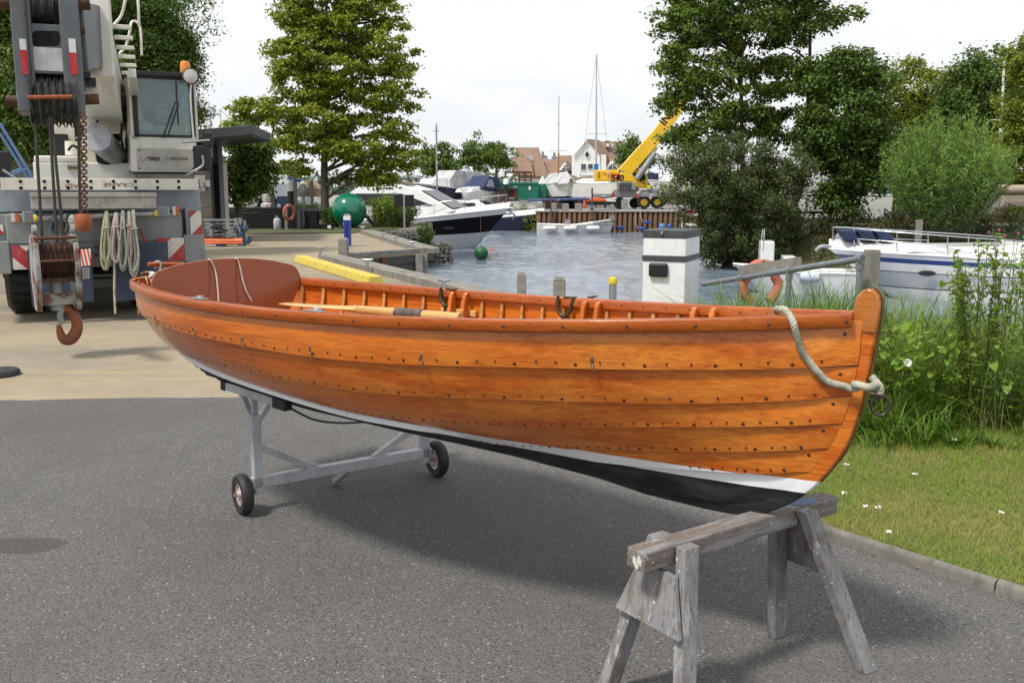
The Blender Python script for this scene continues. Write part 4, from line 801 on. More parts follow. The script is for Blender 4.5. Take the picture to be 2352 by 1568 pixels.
for i, (px, lab) in enumerate(yar):
    p = onz(Dp(*px), .06); m = MB(); t = thing('yarrow', lab, 'flower', Fr((p[0], p[1], .02)), 'yarrow flowers dotted over the lawn')
    MB().tube([(0, 0, 0), (.003, 0, .05), (0, 0, .075)], .0012, 5).build('stalk', m_stalk, t)
    for k in range(9): m.lathe([(.0001, .003), (.0045, .002), (.005, 0)], (random.uniform(-.014, .014), random.uniform(-.014, .014), .075 + random.uniform(-.002, .004)), 'z', 6)
    m.build('petals', m_yar, t)
# pebbles and twigs on the asphalt
stone_me = MB().lathe([(.0001, -.5), (.6, -.35), (1, .05), (.7, .4), (.0001, .55)], n=7).mesh('stone', M('grey stone', (.12, .12, .12), .9, 0, (.3, .29, .27), 3))
for px, s_, nm in (((1857, 1307), .014, 'dark pebble beside the sawhorse leg'), ((2003, 1330), .006, 'tiny pale pebble near the kerb'), ((1150, 1108), .006, 'small pebble under the bow')):
    p = onz(Dp(*px)); o = link('pebble', stone_me); o.location = p + np.array([0, 0, s_ * .3]); o.scale = (s_, s_ * .8, s_ * .7); o.rotation_euler = (0, 0, random.random() * 6); tag(o, nm, 'stone')
m_twig = M('dry twig', (.28, .19, .10), .8)
for a, b, nm in (((2060, 1285), (2110, 1303), 'brown twig lying by the kerb right of the sawhorse'), ((2140, 1312), (2175, 1322), 'short dry twig lying closest to the right picture edge'), ((1680, 1172), (1720, 1185), 'straw coloured stick under the bow behind the sawhorse beam')):
    p = onz(Dp(*a), .005); q = onz(Dp(*b), .005); tag(MB().tube(crv([p, (p + q) / 2 + np.array([.004, .006, 0]), q], 6) , .004, 5).build('twig', m_twig), nm, 'twig')
n = 420; gp = np.stack([RNG.uniform(-3.5, 2.6, n), RNG.uniform(1.9, 7.6, n), np.full(n, .0015)], 1); gp = gp[((gp - ka) @ kn) < -.02]; gs_ = RNG.uniform(.0018, .0055, len(gp)); bv = np.array([(1, 0, 0), (0, 1, 0), (-1, 0, 0), (0, -1, 0), (0, 0, .9), (0, 0, -.4)]); V = (gp[:, None, :] + bv[None] * gs_[:, None, None] * RNG.uniform(.6, 1.2, (len(gp), 6, 1))).reshape(-1, 3); bfc = np.array([(0, 1, 4), (1, 2, 4), (2, 3, 4), (3, 0, 4), (1, 0, 5), (2, 1, 5), (3, 2, 5), (0, 3, 5)]); F = (np.arange(len(gp))[:, None, None] * 6 + bfc[None]).reshape(-1, 3)
tag(npmesh('grit', V, F, M('loose grit', (.24, .225, .20), .9, 0, (.10, .09, .08), 300, .4, .6)), 'loose grit scattered over the asphalt', 'grit', kind='stuff')
# ================================================================ WHITE MOBILE CRANE
def chevron(name, a, b, flip=1, n=3.0):
    q = NT(name); sx = q.n('ShaderNodeSeparateXYZ'); q.l(q.obj, sx.inputs[0])
    d = q.math('FRACT', q.math('MULTIPLY', q.math('ADD', q.math('MULTIPLY', sx.outputs[0], flip), sx.outputs[2]), n)); w = q.noise(14, 5, .6)
    c = q.mix(q.math('LESS_THAN', d, .5), a, b); q.set(col=q.mix(q.ramp(w, [(.5, 0), (.8, .5)]), c, (.3, .27, .24)), rough=.5); return q.m
m_crwhite = M('cream crane paint', (.68, .66, .58), .38, 0, (.60, .57, .49), 2.5, grime=.35, gc=(.30, .25, .18), coat=.15)
m_crgrey = M('grey crane paint', (.245, .265, .27), .5, 0, (.20, .215, .22), 2.2, grime=.45, gc=(.10, .09, .075))
m_crblue = M('blue grey deck paint', (.30, .34, .385), .5, 0, (.25, .28, .31), 1.8, grime=.4)
m_crdark = M('dark grey boom head paint', (.10, .115, .125), .45, 0, (.14, .155, .165), 4, grime=.4, gc=(.05, .04, .035))
m_black = M('black paint', (.010, .010, .011), .5); m_void = M('dark opening', (.004, .004, .004), .95)
m_rust = M('rusty steel', (.13, .055, .028), .75, .25, (.055, .028, .02), 9, bump=(40, .4, .004)); m_rustg = M('rusty grey plate', (.29, .30, .30), .6, .1, (.13, .055, .03), 5, .48, .60, bump=(30, .3, .004))
m_orust = M('orange primer steel', (.34, .085, .025), .6, .1, (.17, .05, .02), 9)
m_sheave = M('steel sheave', (.16, .155, .15), .38, .6, (.06, .057, .054), 14); m_cable = M('greased wire rope', (.055, .052, .048), .5, .4, (.03, .03, .03), 40)
m_sheaver = M('rusty sheave', (.10, .05, .032), .65, .2, (.04, .02, .014), 10)
m_red = M('red paint', (.45, .02, .02), .45); m_yellow = M('yellow plastic', (.72, .56, .02), .5); m_orange = M('orange lacquer', (.75, .13, .015), .4)
m_check = M('checker plate', (.42, .41, .38), .5, .45, (.34, .33, .30), 6, grime=.4); m_carpet = M('navy carpet', (.035, .045, .075), .95, 0, (.055, .065, .10), 40)
m_glass = NT('tinted cab glass').set(col=(.66, .80, .83), rough=.03, trans=.84, ior=1.4, spec=.8).m
m_chev1 = chevron('red white chevrons', (.42, .03, .035), (.66, .63, .57), 1., 2.1); m_chev2 = chevron('red white chevrons reversed', (.42, .03, .035), (.66, .63, .57), -1., 2.1)
CF = Fr((-5.50, 12.75, 0), rad(25))
crane = thing('mobile_crane', 'cream and grey mobile crane with its boom raised over the yard', 'crane', CF)
def fb(name, zf, x0, y0, x1, y1, ya, yb, mat, par=crane, fr=CF, bevel=.0, **k):
    a = fr.p(zf(x0, y1), ya); b = fr.p(zf(x1, y0), ya)
    return MB().box(a[0], b[0], ya, yb, a[2], b[2]).build(name, mat, par, bevel=bevel, **k)
front = fb('front_panel', z2, 65, 345, 1262, 745, .0, 1.2, m_crgrey, bevel=.02)
fb('bumper_fold', z2, 60, 530, 1300, 560, -.03, .02, m_crgrey, front, bevel=.01)
fb('deck_box', z2, -140, 175, 1392, 345, .35, 2.4, m_crblue, bevel=.015)
ob = fb('outrigger_box', z2, 1290, 500, 1425, 690, -.05, 1.6, m_crgrey, bevel=.015); fb('outrigger_box', z2, -170, 545, 62, 782, -.05, 1.6, m_crgrey, bevel=.015)
fb('outrigger_tower', z2, 1300, 312, 1398, 505, .05, .5, m_crgrey, bevel=.01); fb('outrigger_tower', z2, -60, 360, 55, 545, .05, .5, m_crgrey, bevel=.01)
lad = fb('lashing_beam', z2, 8, 112, 1378, 190, .12, .30, m_crwhite, bevel=.006)
a_ = CF.p(z2(10, 130), .12); b_ = CF.p(z2(1378, 130), .12)
for i in range(8):
    for j, dz in enumerate((0, -.085)):
        x = a_[0] + (b_[0] - a_[0]) * (.09 + .115 * i); zz = a_[2] + (b_[2] - a_[2]) * (.09 + .115 * i) + .0 + dz
        MB().lathe([(.0001, -.004), (.022, -.004), (.022, .004), (.0001, .004)], (x, .117, zz), 'y', 12).build('hole', m_void, lad)
p_ = CF.p(z2(935, 150), .105); text('lettering', 'CRANE', M('faded maroon lettering', (.16, .05, .05), .6), lad, (p_[0], .117, p_[2] + .02), .075, (math.pi / 2, math.pi, 0), sx=1.6)
p_ = CF.p(z2(620, 160), .105); text('lettering', 'GRADI', M('faded maroon letters', (.16, .05, .05), .6), lad, (p_[0], .117, p_[2] + .02), .075, (math.pi / 2, math.pi, 0), sx=1.3)
tb = fb('tool_box', z2, 216, 240, 1086, 325, -.35, .1, m_check, bevel=.01); fb('lid', z2, 210, 208, 1092, 242, -.37, .11, m_check, tb, bevel=.008); fb('latch', z2, 668, 262, 682, 290, -.38, -.345, m_galv, tb)
pole_a, pole_b = CF.p(z2(240, 386), -.25), CF.p(z2(1092, 351), -.25)
pol = MB().tube([pole_a, pole_b], .042, 14).build('tow_pole', m_galv, crane, smooth=50)
d_ = (pole_b - pole_a); MB().tube([pole_a - d_ * .005, pole_a + d_ * .018], .046, 14).build('pole_end', m_yellow, pol, smooth=50); MB().tube([pole_b - d_ * .018, pole_b + d_ * .004], .046, 14).build('pole_end', m_yellow, pol, smooth=50)
fb('hazard_board', z2, 95, 577, 232, 745, -.055, -.035, m_chev1); fb('hazard_board', z2, 1096, 522, 1280, 688, -.04, -.02, m_chev2); fb('hazard_board', z2, 1330, 335, 1400, 502, .02, .04, m_chev2); fb('hazard_board', z2, -60, 430, 20, 498, .02, .04, m_chev1)
for x0, y0, x1, y1 in ((1088, 302, 1182, 376), (158, 336, 248, 418)):
    hl_ = fb('headlight', z2, x0, y0, x1, y1, -.06, .0, M('lamp glass', (.33, .35, .35), .25, .3), bevel=.02)
    for k in range(4): fb('guard_bar', z2, x0 + (x1 - x0) * (.14 + .22 * k), y0, x0 + (x1 - x0) * (.18 + .22 * k), y1, -.075, -.062, m_crgrey, hl_)
for x0, y0, x1, y1 in ((1204, 304, 1246, 366), (80, 350, 130, 412)):
    il = fb('indicator_lamp', z2, x0, y0, (x0 + x1) / 2, y1, -.03, 0, M('white lamp lens', (.6, .58, .54), .3)); fb('amber_lens', z2, (x0 + x1) / 2 + 1, y0, x1, y1, -.03, 0, M('amber lamp lens', (.5, .13, .04), .3), il)
fb('engine_void', z2, 62, 745, 1300, 770, .05, 1.6, m_void); 
for x0, x1 in ((60, 330), (930, 1250)):
    a = CF.p(z2(x0, 1050), .75); b = CF.p(z2(x1, 1050), .75); r = .60
    tyr = MB().lathe([(.3, 0), (.52, -.02), (.585, .03), (.6, .12), (.6, b[0] - a[0] - .12), (.585, b[0] - a[0] - .03), (.52, b[0] - a[0] + .02), (.3, b[0] - a[0])], (a[0], .75 + r, r), 'x', 36).build('tyre', m_rubber, crane, smooth=40)
    for k in range(24):
        an = 2 * math.pi * k / 24; MB().bar((a[0] + .06, .75 + r + .605 * math.cos(an), r + .605 * math.sin(an)), (b[0] - .06, .75 + r + .605 * math.cos(an + .1), r + .605 * math.sin(an + .1)), .06, .03, (0, math.cos(an), math.sin(an))).build('tread_lug', m_rubber, tyr)
fb('axle_housing', z2, 330, 800, 930, 880, 1.2, 1.5, m_crgrey)
fb('underbody', z2, 20, 700, 1330, 800, 1.7, 7, m_black)
fb('rear_chassis', z2, 40, 330, 1330, 760, 2.4, 8.5, m_crgrey)
fb('step_bracket', z2, 655, 575, 735, 590, -.10, .0, m_rust); fb('step_bracket', z2, 655, 632, 735, 645, -.10, .0, m_rust)
hp = [CF.p(z2(978, 458), -.12), CF.p(z2(1022, 566), -.12)]; MB().tube(hp, .014, 8).lathe([(.0001, -.03), (.03, -.02), (.034, 0), (.03, .02), (.0001, .03)], hp[1], 'y', 10).build('hitch_pin', m_orust, crane, smooth=50)
# superstructure
sup = fb('turntable_base', z1, 282, 1340, 1120, 1485, 2.3, 5.2, m_crwhite, bevel=.03); fb('turntable_cover', z1, 282, 1285, 660, 1342, 2.3, 4.2, m_crwhite, sup, bevel=.03)
cp = [CF.p(z1(x, y), 2.28) for x, y in ((800, 1335), (835, 1350), (885, 1358), (930, 1350), (970, 1325), (1000, 1100), (760, 1100))]; MB().prism(cp, (0, .02, 0)).build('cylinder_opening', m_void, sup)
fb('side_cheek', z1, 690, 1130, 790, 1340, 2.6, 5, m_crwhite, sup, bevel=.03)
fb('winch_housing', z1, 455, 1015, 610, 1290, 3.6, 4.6, m_crwhite, sup, bevel=.03); fb('hydraulic_valves', z1, 455, 1105, 560, 1290, 3.2, 3.6, m_black, sup)
MB().tube([CF.p(z1(595, 1165), 3.0), CF.p(z1(600, 1280), 3.0)], .11, 14).build('filter_canister', m_crwhite, sup, smooth=50)
gb = fb('gauge_block', z1, 556, 1358, 640, 1376, 2.2, 2.3, m_black, sup)
for k in range(5): 
    p_ = CF.p(z1(566 + 16 * k, 1367), 2.2); MB().lathe([(.0001, -.008), (.014, -.006), (.014, .0)], (p_[0], 2.2, p_[2]), 'y', 10).build('gauge', m_galv, gb)
fb('grease_pipe', z1, 556, 1382, 640, 1394, 2.24, 2.3, M('yellowed brass', (.32, .26, .09), .5, .5), sup)
# lifting ram and boom
def LW(zp, Yw): return CF.R.T @ (aty(zp, Yw) - CF.o)
ra, rb_ = LW(z1(1010, 1330), 15.6), LW(z1(800, 1130), 14.0)
MB().tube([ra, ra * .12 + rb_ * .88], .185, 20).build('lifting_ram', M('dull chrome', (.36, .345, .31), .32, .75, (.24, .22, .18), 3), crane, smooth=50)
MB().tube([ra * .12 + rb_ * .88, rb_], .20, 20).build('ram_collar', m_galv, crane, smooth=50)
A_, B_ = LW(z1(905, 1015), 17.2), LW(z1(665, 300), 11.3); C2 = LW(z1(500, 290), 10.2)
bm_ = MB().bar(A_, B_, .60, .86).build('boom', m_crwhite, crane, bevel=.03)
MB().bar(B_ * 1.02 - A_ * .02, B_ * .96 + A_ * .04, .68, .95).build('boom_collar', m_crwhite, bm_, bevel=.02)
MB().bar(B_, C2, .48, .70).build('inner_boom', m_crdark, bm_, bevel=.02)
ud = unit(B_ - A_)
for k in range(6):
    f = .50 + .085 * k; p = A_ * (1 - f) + B_ * f; up_ = np.cross(np.cross(ud, [0, 0, 1.]), ud); up_ /= np.linalg.norm(up_); r_ = np.cross(ud, up_); sgn = 1 if r_[0] > 0 else -1; r_ *= sgn
    c = p + r_ * .33 + up_ * .25; MB().bar(c, c + r_ * .22, .07, .05).build('step', m_crwhite, bm_, bevel=.006)
    if k in (1, 4): MB().tube(crv([c + up_ * .15, c + up_ * .28 + r_ * .1, c + up_ * .45 + r_ * .16 + ud * .1, c + up_ * .62 + r_ * .2, c + up_ * .55 + r_ * .3, c + up_ * .15 + r_ * .3], 20), .018, 8).build('grab_rail', m_crwhite, bm_, smooth=60)
MB().bar(A_ * .3 + B_ * .7 + np.array([.5, 0, .0]), A_ * .85 + B_ * .15 + np.array([.5, 0, -.1]), .10, .12).build('cable_tray', m_crwhite, bm_)
# hose reel by the cab
rp_ = CF.p(z1(985, 830), 1.9)
reel = MB().lathe([(.0001, 0), (.30, 0), (.30, .05), (.12, .06), (.12, .20), (.30, .21), (.30, .26), (.0001, .26)], (rp_[0] - .05, rp_[1], rp_[2]), 'x', 28).build('hose_reel', m_black, crane, smooth=40)
fb('reel_band', z1, 930, 710, 975, 945, 1.55, 1.6, m_orange, reel)
# cab
cab = fb('cab_back', z1, 1090, 1000, 1600, 1420, 2.75, 2.8, m_crwhite)
fb('rear_window', z1, 1100, 640, 1600, 1000, 2.77, 2.78, m_glass, cab)
Wd = z1
def cb(name, x0, y0, x1, y1, ya, yb, mat, par=cab, **k): return fb(name, z1, x0, y0, x1, y1, ya, yb, mat, par, **k)
cb('cab_pillar', 1082, 615, 1114, 1150, 1.5, 1.62, m_crwhite, bevel=.012); cb('cab_pillar', 1585, 615, 1612, 1150, 1.5, 1.62, m_crwhite, bevel=.012)
cb('cab_header', 1114, 615, 1585, 640, 1.5, 1.62, m_crwhite); cb('cab_front', 1085, 1118, 1618, 1415, 1.5, 1.7, m_crwhite, bevel=.02); cb('cab_floor', 1085, 1385, 1618, 1415, 1.7, 2.8, m_black); cb('cab_side', 1082, 640, 1100, 1400, 1.66, 2.75, m_crwhite)
cb('cab_roof', 1076, 600, 1560, 616, 1.45, 2.85, m_black, bevel=.01); cb('cab_skirt', 1115, 1413, 1610, 1428, 1.55, 2.7, m_black)
gl = cb('windscreen', 1112, 636, 1588, 1122, 1.51, 1.522, m_glass)
for nm, q in (('gasket', (1108, 632, 1120, 1126)), ('gasket', (1580, 632, 1592, 1126)), ('gasket', (1120, 632, 1580, 642)), ('gasket', (1120, 1114, 1580, 1126))): cb(nm, *q, 1.49, 1.53, m_rubber, gl)
sg_ = cb('side_window', 1600, 660, 1606, 1100, 1.70, 2.7, m_glass)
pan = cb('name_panel', 1138, 1228, 1605, 1398, 1.485, 1.5, M('pale grey name panel', (.44, .42, .37), .5, 0, (.38, .36, .31), 3, grime=.3), bevel=.003)
p_ = CF.p(z1(1212, 1322), 1.48); q_ = CF.p(z1(1362, 1300), 1.48); r_ = CF.p(z1(1405, 1320), 1.48); e_ = CF.p(z1(1580, 1300), 1.48)
t1 = text('lettering', 'TEREX', m_black, pan, (p_[0], 1.483, p_[2]), .075, bold=.003); t1.scale = ((q_[0] - p_[0]) / .245 * .82, 1, 1)
t2 = text('lettering', 'BENDINI', m_black, pan, (r_[0], 1.483, r_[2]), .072); t2.scale = ((e_[0] - r_[0]) / .31 * .92, 1, 1)
cb('divider', 1384, 1298, 1388, 1324, 1.478, 1.484, m_black, pan); lg = cb('logo', 1165, 1300, 1198, 1325, 1.478, 1.484, m_red, pan)
for q in ((1172, 1304, 1180, 1308), (1184, 1304, 1192, 1308), (1170, 1311, 1194, 1314), (1172, 1317, 1180, 1321), (1184, 1317, 1192, 1321)): cb('logo_mark', *q, 1.473, 1.478, m_white, lg)
seat = cb('seat', 1245, 780, 1420, 900, 2.3, 2.45, m_black, bevel=.04); cb('seat_base', 1230, 900, 1440, 1080, 2.25, 2.5, m_black, bevel=.03)
sw = CF.p(z1(1330, 985), 1.95); MB().tube([(sw[0] + .17 * math.cos(a), 1.95 + .06 * math.sin(a), sw[2] + .13 * math.sin(a)) for a in np.linspace(0, 6.28, 25)[:-1]], .013, 8, True).build('steering_wheel', m_black, cab, smooth=60)
cb('paper_note', 1135, 1010, 1262, 1072, 1.56, 1.565, M('white paper', (.62, .66, .62), .8)); cb('dash', 1270, 1040, 1480, 1110, 1.7, 1.9, M('cream dash cloth', (.50, .49, .42), .8), bevel=.03)
for a, b in (((1345, 1135), (1448, 840)), ((1382, 1132), (1475, 850))):
    w_ = MB().tube([CF.p(z1(*a), 1.47), CF.p(z1(*b), 1.47)], .011, 6).build('wiper_arm', m_black, cab)
MB().tube([CF.p(z1(1345, 1135), 1.46), CF.p(z1(1475, 980), 1.462)], .001, 4).build('wiper_pivot', m_black, cab); MB().bar(CF.p(z1(1452, 665), 1.475), CF.p(z1(1472, 1025), 1.475), .02, .012).build('wiper_blade', m_black, cab)
lp = CF.p(z1(1572, 628), 1.3); wl_ = MB().lathe([(.0001, .12), (.085, .10), (.11, .02), (.112, 0), (.1, -.015), (.0001, -.03)], (lp[0], 1.3, lp[2]), 'y', 24).build('work_lamp', M('lamp reflector', (.55, .55, .53), .2, .3), cab, smooth=40); MB().lathe([(.113, .1), (.122, .0), (.113, -.012), (.106, -.012), (.106, .1), (.113, .1)], (lp[0], 1.3, lp[2]), 'y', 24, False).build('lamp_ring', m_rust, wl_, smooth=40)
bp_ = CF.p(z1(1530, 600), 1.7); MB().lathe([(.075, 0), (.078, .03), (.07, .14), (.055, .17), (.0001, .18)], (bp_[0], 1.7, bp_[2]), 'z', 18).build('beacon', M('amber beacon', (.75, .25, .01), .25, 0, coat=.5), cab, smooth=50)
MB().tube(crv([CF.p(z1(1580, 680), 1.45), CF.p(z1(1572, 800), 1.44), CF.p(z1(1590, 1050), 1.45), CF.p(z1(1600, 1150), 1.45)], 10), .014, 8).build('grab_bar', m_crwhite, cab, smooth=60)
for (x0, y0, x1, y1), arm in (((1604, 1200, 1738, 1408), [(1535, 1445), (1600, 1410), (1675, 1360), (1668, 1280)]), ((1680, 1085, 1757, 1215), [(1505, 1170), (1600, 1165), (1730, 1155)]), ((-30, 1240, 75, 1460), [(135, 1475), (70, 1430), (20, 1400)])):
    mi = fb('mirror', z1, x0, y0, x1, y1, .95, 1.05, m_blackp, crane, bevel=.03); MB().tube(crv([CF.p(z1(*q), .92) for q in arm], 10), .018, 8).build('mirror_arm', m_galv, mi, smooth=60)
# boom head
HF = Fr(aty(z1(400, 500), 9.9) * [1, 1, 0], rad(25)); hd_ = MB
def hb(name, x0, y0, x1, y1, ya, yb, mat, par, **k):
    a = HF.p(z1(x0, y1), ya); b = HF.p(z1(x1, y0), ya); v = [(x, y, z) for z in (a[2], b[2]) for x, y in ((a[0], ya), (b[0], ya), (b[0], yb), (a[0], yb))]
    v = [CF.R.T @ (HF.w(q) - CF.o) for q in v]; return MB().add(v, [(0, 3, 2, 1), (4, 5, 6, 7), (0, 1, 5, 4), (1, 2, 6, 5), (2, 3, 7, 6), (3, 0, 4, 7)]).build(name, mat, par, **k)
def HL(p): return CF.R.T @ (HF.w(p) - CF.o)
head = hb('boom_head', 228, 208, 555, 600, -.02, .06, m_crdark, crane, bevel=.01)
hb('cheek_plate', 150, -60, 236, 920, -.06, .5, m_crdark, head, bevel=.012); hb('cheek_plate', 548, -60, 640, 935, -.06, .5, m_crdark, head, bevel=.012)
hb('sheave_bay', 236, -60, 548, 205, .3, .5, m_void, head); hb('back_plate', 236, 205, 548, 930, .35, .5, m_black, head)
ov = [(295 + 35 * math.cos(a) if math.cos(a) < 0 else 465 + 30 * math.cos(a), 315 + 63 * math.sin(a)) for a in np.linspace(.01, 6.27, 28)]
MB().prism([HL(HF.p(z1(*q), -.03)) for q in ov], HF.R.T @ np.array([0, 0, 0]) + (CF.R.T @ HF.R @ np.array([0, .012, 0]))).build('oval_hole', m_void, head)
hb('marker_panel', 240, 400, 556, 576, -.032, -.022, M('cracked white panel', (.60, .60, .61), .5, 0, (.42, .42, .43), 9, grime=.6, gc=(.12, .13, .14)), head)
m_rw = chevron('head stripes', (.5, .02, .02), (.7, .7, .7), 0., 1.6)
hb('stripe_strip', 182, 322, 214, 612, -.075, -.062, m_rw, head); hb('stripe_strip', 585, 320, 622, 612, -.075, -.062, m_rw, head)
def hsheave(n, cx0, cx1, cy, rpx, mat, name, yc, par):
    a = HF.p(z1(cx0, cy), yc); b = HF.p(z1(cx1, cy), yc); r = rpx * .4848 / 4 / FPX * 9.9; w = (b[0] - a[0]) / n
    for k in range(n):
        x = a[0] + w * k; prof = [(.06, .004), (r * .98, .004), (r, w * .12), (r * .86, w * .42), (r * .86, w * .58), (r, w * .88), (r * .98, w - .004), (.06, w - .004)]
        vs = []; N_ = 32
        for rr, h in prof: vs += [HL((x + h, yc + rr * math.cos(2*math.pi*j/N_), a[2] + rr * math.sin(2*math.pi*j/N_))) for j in range(N_)]
        MB().add(vs, [(i*N_ + j, i*N_ + (j+1) % N_, (i+1)*N_ + (j+1) % N_, (i+1)*N_ + j) for i in range(7) for j in range(N_)]).build(name, mat, par, smooth=35)
hsheave(7, 240, 640, 825, 215, m_sheave, 'sheave', .14, head); hsheave(3, 240, 440, 20, 190, m_sheave, 'sheave', .2, head)
def htube(name, pts, r, mat, par, y=-.1, n=12): return MB().tube([HL(HF.p(z1(*q), y)) for q in pts], r, n).build(name, mat, par, smooth=50)
htube('retaining_rod', [(225, 803), (600, 797)], .022, m_orust, head, -.16); htube('axle_end', [(50, 830), (200, 832)], .055, m_rust, head, .1); htube('axle_end', [(660, 822), (815, 815)], .055, m_rust, head, .1); htube('axle_collar', [(140, 826), (215, 828)], .09, m_crdark, head, .1); htube('axle_collar', [(640, 818), (690, 817)], .09, m_crdark, head, .1)
htube('jib_pin', [(-40, 20), (140, 20)], .07, m_rust, head, .1); htube('jib_pin', [(600, 25), (740, 25)], .07, m_rust, head, .1); htube('jib_lug', [(120, 240), (200, 240)], .035, m_crgrey, head, -.0); htube('jib_lug', [(555, 245), (700, 250)], .04, m_rust, head, .05); htube('jib_lug', [(165, 737), (230, 735)], .035, m_crgrey, head, 0); htube('jib_lug', [(590, 730), (655, 730)], .035, m_crgrey, head, 0)
hb('limit_switch', 612, 345, 660, 440, -.05, .05, m_crdark, head, bevel=.01); hb('limit_switch', 640, 655, 700, 750, -.02, .1, m_black, head, bevel=.01)
hb('boom_pad', 640, 590, 745, 640, .3, .5, m_black, head); hb('boom_pad', 690, 640, 790, 700, .4, .6, m_black, head); hb('boom_shoe', 700, 690, 830, 775, .6, .9, m_crwhite, head, bevel=.01)
# ---- hook block hanging from the boom
KF = Fr(aty(z2(430, 800), 9.75) * [1, 1, 0], rad(33)); kb0 = KF.p(z2(470, 1290), 0)
KF.o[2] = 0.; hk = thing('hook_block', 'rusty grey hook block with a big rusty hook hanging below the boom', 'hook block', KF)
def kpoly(name, pts, ya, yb, mat, par=hk, bevel=.008): 
    P = [KF.p(z2(*q), ya) for q in pts]; return MB().prism(P, (0, yb - ya, 0)).build(name, mat, par, bevel=bevel)
sc_ = .5741 / 4 / FPX * 9.75
xL, xR = KF.p(z2(262, 770), 0)[0], KF.p(z2(512, 770), 0)[0]
def cheek(x, w, outl, name, mat):
    P = [(x, (a) * sc_, KF.p(z2(400, b), 0)[2]) for a, b in outl]; return MB().prism(P, (w, 0, 0)).build(name, mat, hk, bevel=.012)
ol_ = [(-60, 500), (60, 500), (130, 560), (160, 700), (150, 850), (70, 1025), (-70, 1025), (-150, 850), (-160, 700), (-130, 560)]
cheek(xL - .04, .05, ol_, 'cheek_plate', m_rustg); chR = cheek(xR - .01, .055, ol_, 'cheek_plate', m_rustg)
xf = xR + .047
def onch(name, pts, mat, t=.006):
    # a plate on the outer face of the right cheek (its plane: local x = xf)
    P = []
    for q in pts:
        c = (_C - KF.o) @ KF.R; r = ray(z2(*q)) @ KF.R; P.append(c + r * ((xf - c[0]) / r[0]))
    return MB().prism(P, (t, 0, 0)).build(name, mat, chR)
m_chevk = chevron('hook block stripes', (.50, .05, .03), (.62, .60, .58), 0., 1.); 
q = NT('hook block diagonal stripes'); sx = q.n('ShaderNodeSeparateXYZ'); q.l(q.obj, sx.inputs[0]); dd = q.math('FRACT', q.math('MULTIPLY', q.math('ADD', q.math('MULTIPLY', sx.outputs[1], -1.), sx.outputs[2]), 4.2)); q.set(col=q.mix(q.math('LESS_THAN', dd, .5), (.50, .05, .03), (.62, .60, .58)), rough=.5)
onch('stripe_panel', [(540, 605), (628, 598), (632, 712), (540, 725)], q.m); onch('maker_plate', [(560, 730), (620, 725), (622, 805), (562, 812)], m_galv)
for k in range(6):
    w = (xR - xL - .03) / 6; x = xL + .015 + w * k; zc = KF.p(z2(400, 680), 0)[2]; MB().lathe([(.05, .002), (.19, .002), (.2, w*.15), (.17, w*.45), (.17, w*.55), (.2, w*.85), (.19, w-.002), (.05, w-.002)], (x, 0, zc), 'x', 28).build('sheave', m_sheaver, hk, smooth=35)
for y_, z_, r in ((-.17, 520, .018), (-.21, 678, .014), (-.14, 815, .02)):
    zz = KF.p(z2(400, z_), -.1)[2]; MB().tube([(xL - .03, y_, zz), (xR + .03, y_, zz)], r, 10).build('tie_rod', m_rust, hk, smooth=50)
zt, zb_ = KF.p(z2(400, 905), 0)[2], KF.p(z2(400, 985), 0)[2]; MB().box(xL - .0, xR + .0, -.09, .09, zb_, zt).build('crosshead', m_rustg, hk, bevel=.01)
xm = (xL + xR) / 2; MB().cyl((xm, 0, zb_ - .06), (xm, 0, zt + .12), .07, n=16).build('hook_shank_nut', m_crgrey, hk, smooth=40)
for x_ in (xL + .0, xR + .02): 
    zz = KF.p(z2(400, 470), 0)[2]; MB().lathe([(.0001, -.02), (.06, -.02), (.06, .02), (.0001, .02)], (x_, 0, zz), 'x', 16).build('top_lug', m_rustg, hk)
hkp = [(452, 985), (450, 1012), (478, 1012), (505, 1040), (528, 1085), (538, 1130), (528, 1180), (495, 1225), (455, 1232), (428, 1205), (415, 1160), (408, 1128)]; rr_ = [28, 30, 30, 32, 36, 38, 42, 42, 38, 30, 22, 14]
P = [KF.p(z2(*q), 0.) for q in hkp]; rr2 = np.interp(np.linspace(0, 1, 34), np.linspace(0, 1, 12), rr_) * sc_; hook = MB().tube(crv(P, 34), rr2, 14).build('hook', M('brown rusty hook', (.17, .062, .035), .6, .3, (.28, .085, .03), 7, .45, .6, bump=(25, .4, .004)), hk, smooth=60)
P = [KF.p(z2(*q), -.04) for q in ((432, 1015), (418, 1060), (425, 1095), (440, 1120))]; MB().tube(crv(P, 12), [.03] * 12, 8).build('safety_latch', m_crgrey, hook, smooth=60)
# wire falls and chain
for i, (a, b) in enumerate((((285, 930), (300, 640)), ((405, 930), (398, 560)), ((425, 960), (452, 640)), ((205, -10), (258, 640)))):
    if i == 3:
        P = [aty(z1(205, -10), 9.75), aty(z1(248, 560), 9.72), aty(z1(255, 900), 9.72)]
    else: P = [aty(z1(*a), 9.85), aty(z2(*b), 9.72)]
    tag(MB().tube(P, .0165, 8).build('wire_rope', m_cable), ['leftmost dark wire rope running down into the hook block', 'middle dark wire rope straight above the hook block sheaves', 'slanting dark wire rope entering the right of the hook block', 'wire rope running down the front of the boom head'][i], 'wire rope', 'wire ropes of the crane')
MB_ = MB().tube([aty(z1(650, 940), 9.9), aty(z1(652, 1290), 9.9), aty(z2(560, 360), 9.9)], .0165, 8).build('wire_rope', m_cable); tag(MB_, 'right hand wire rope hanging beside the rusty chain', 'wire rope', 'wire ropes of the crane')
ch = thing('chain', 'rusty chain hanging from the boom head with an orange shackle weight', 'chain', Fr(aty(z2(585, 420), 9.8) * [1, 1, 0]))
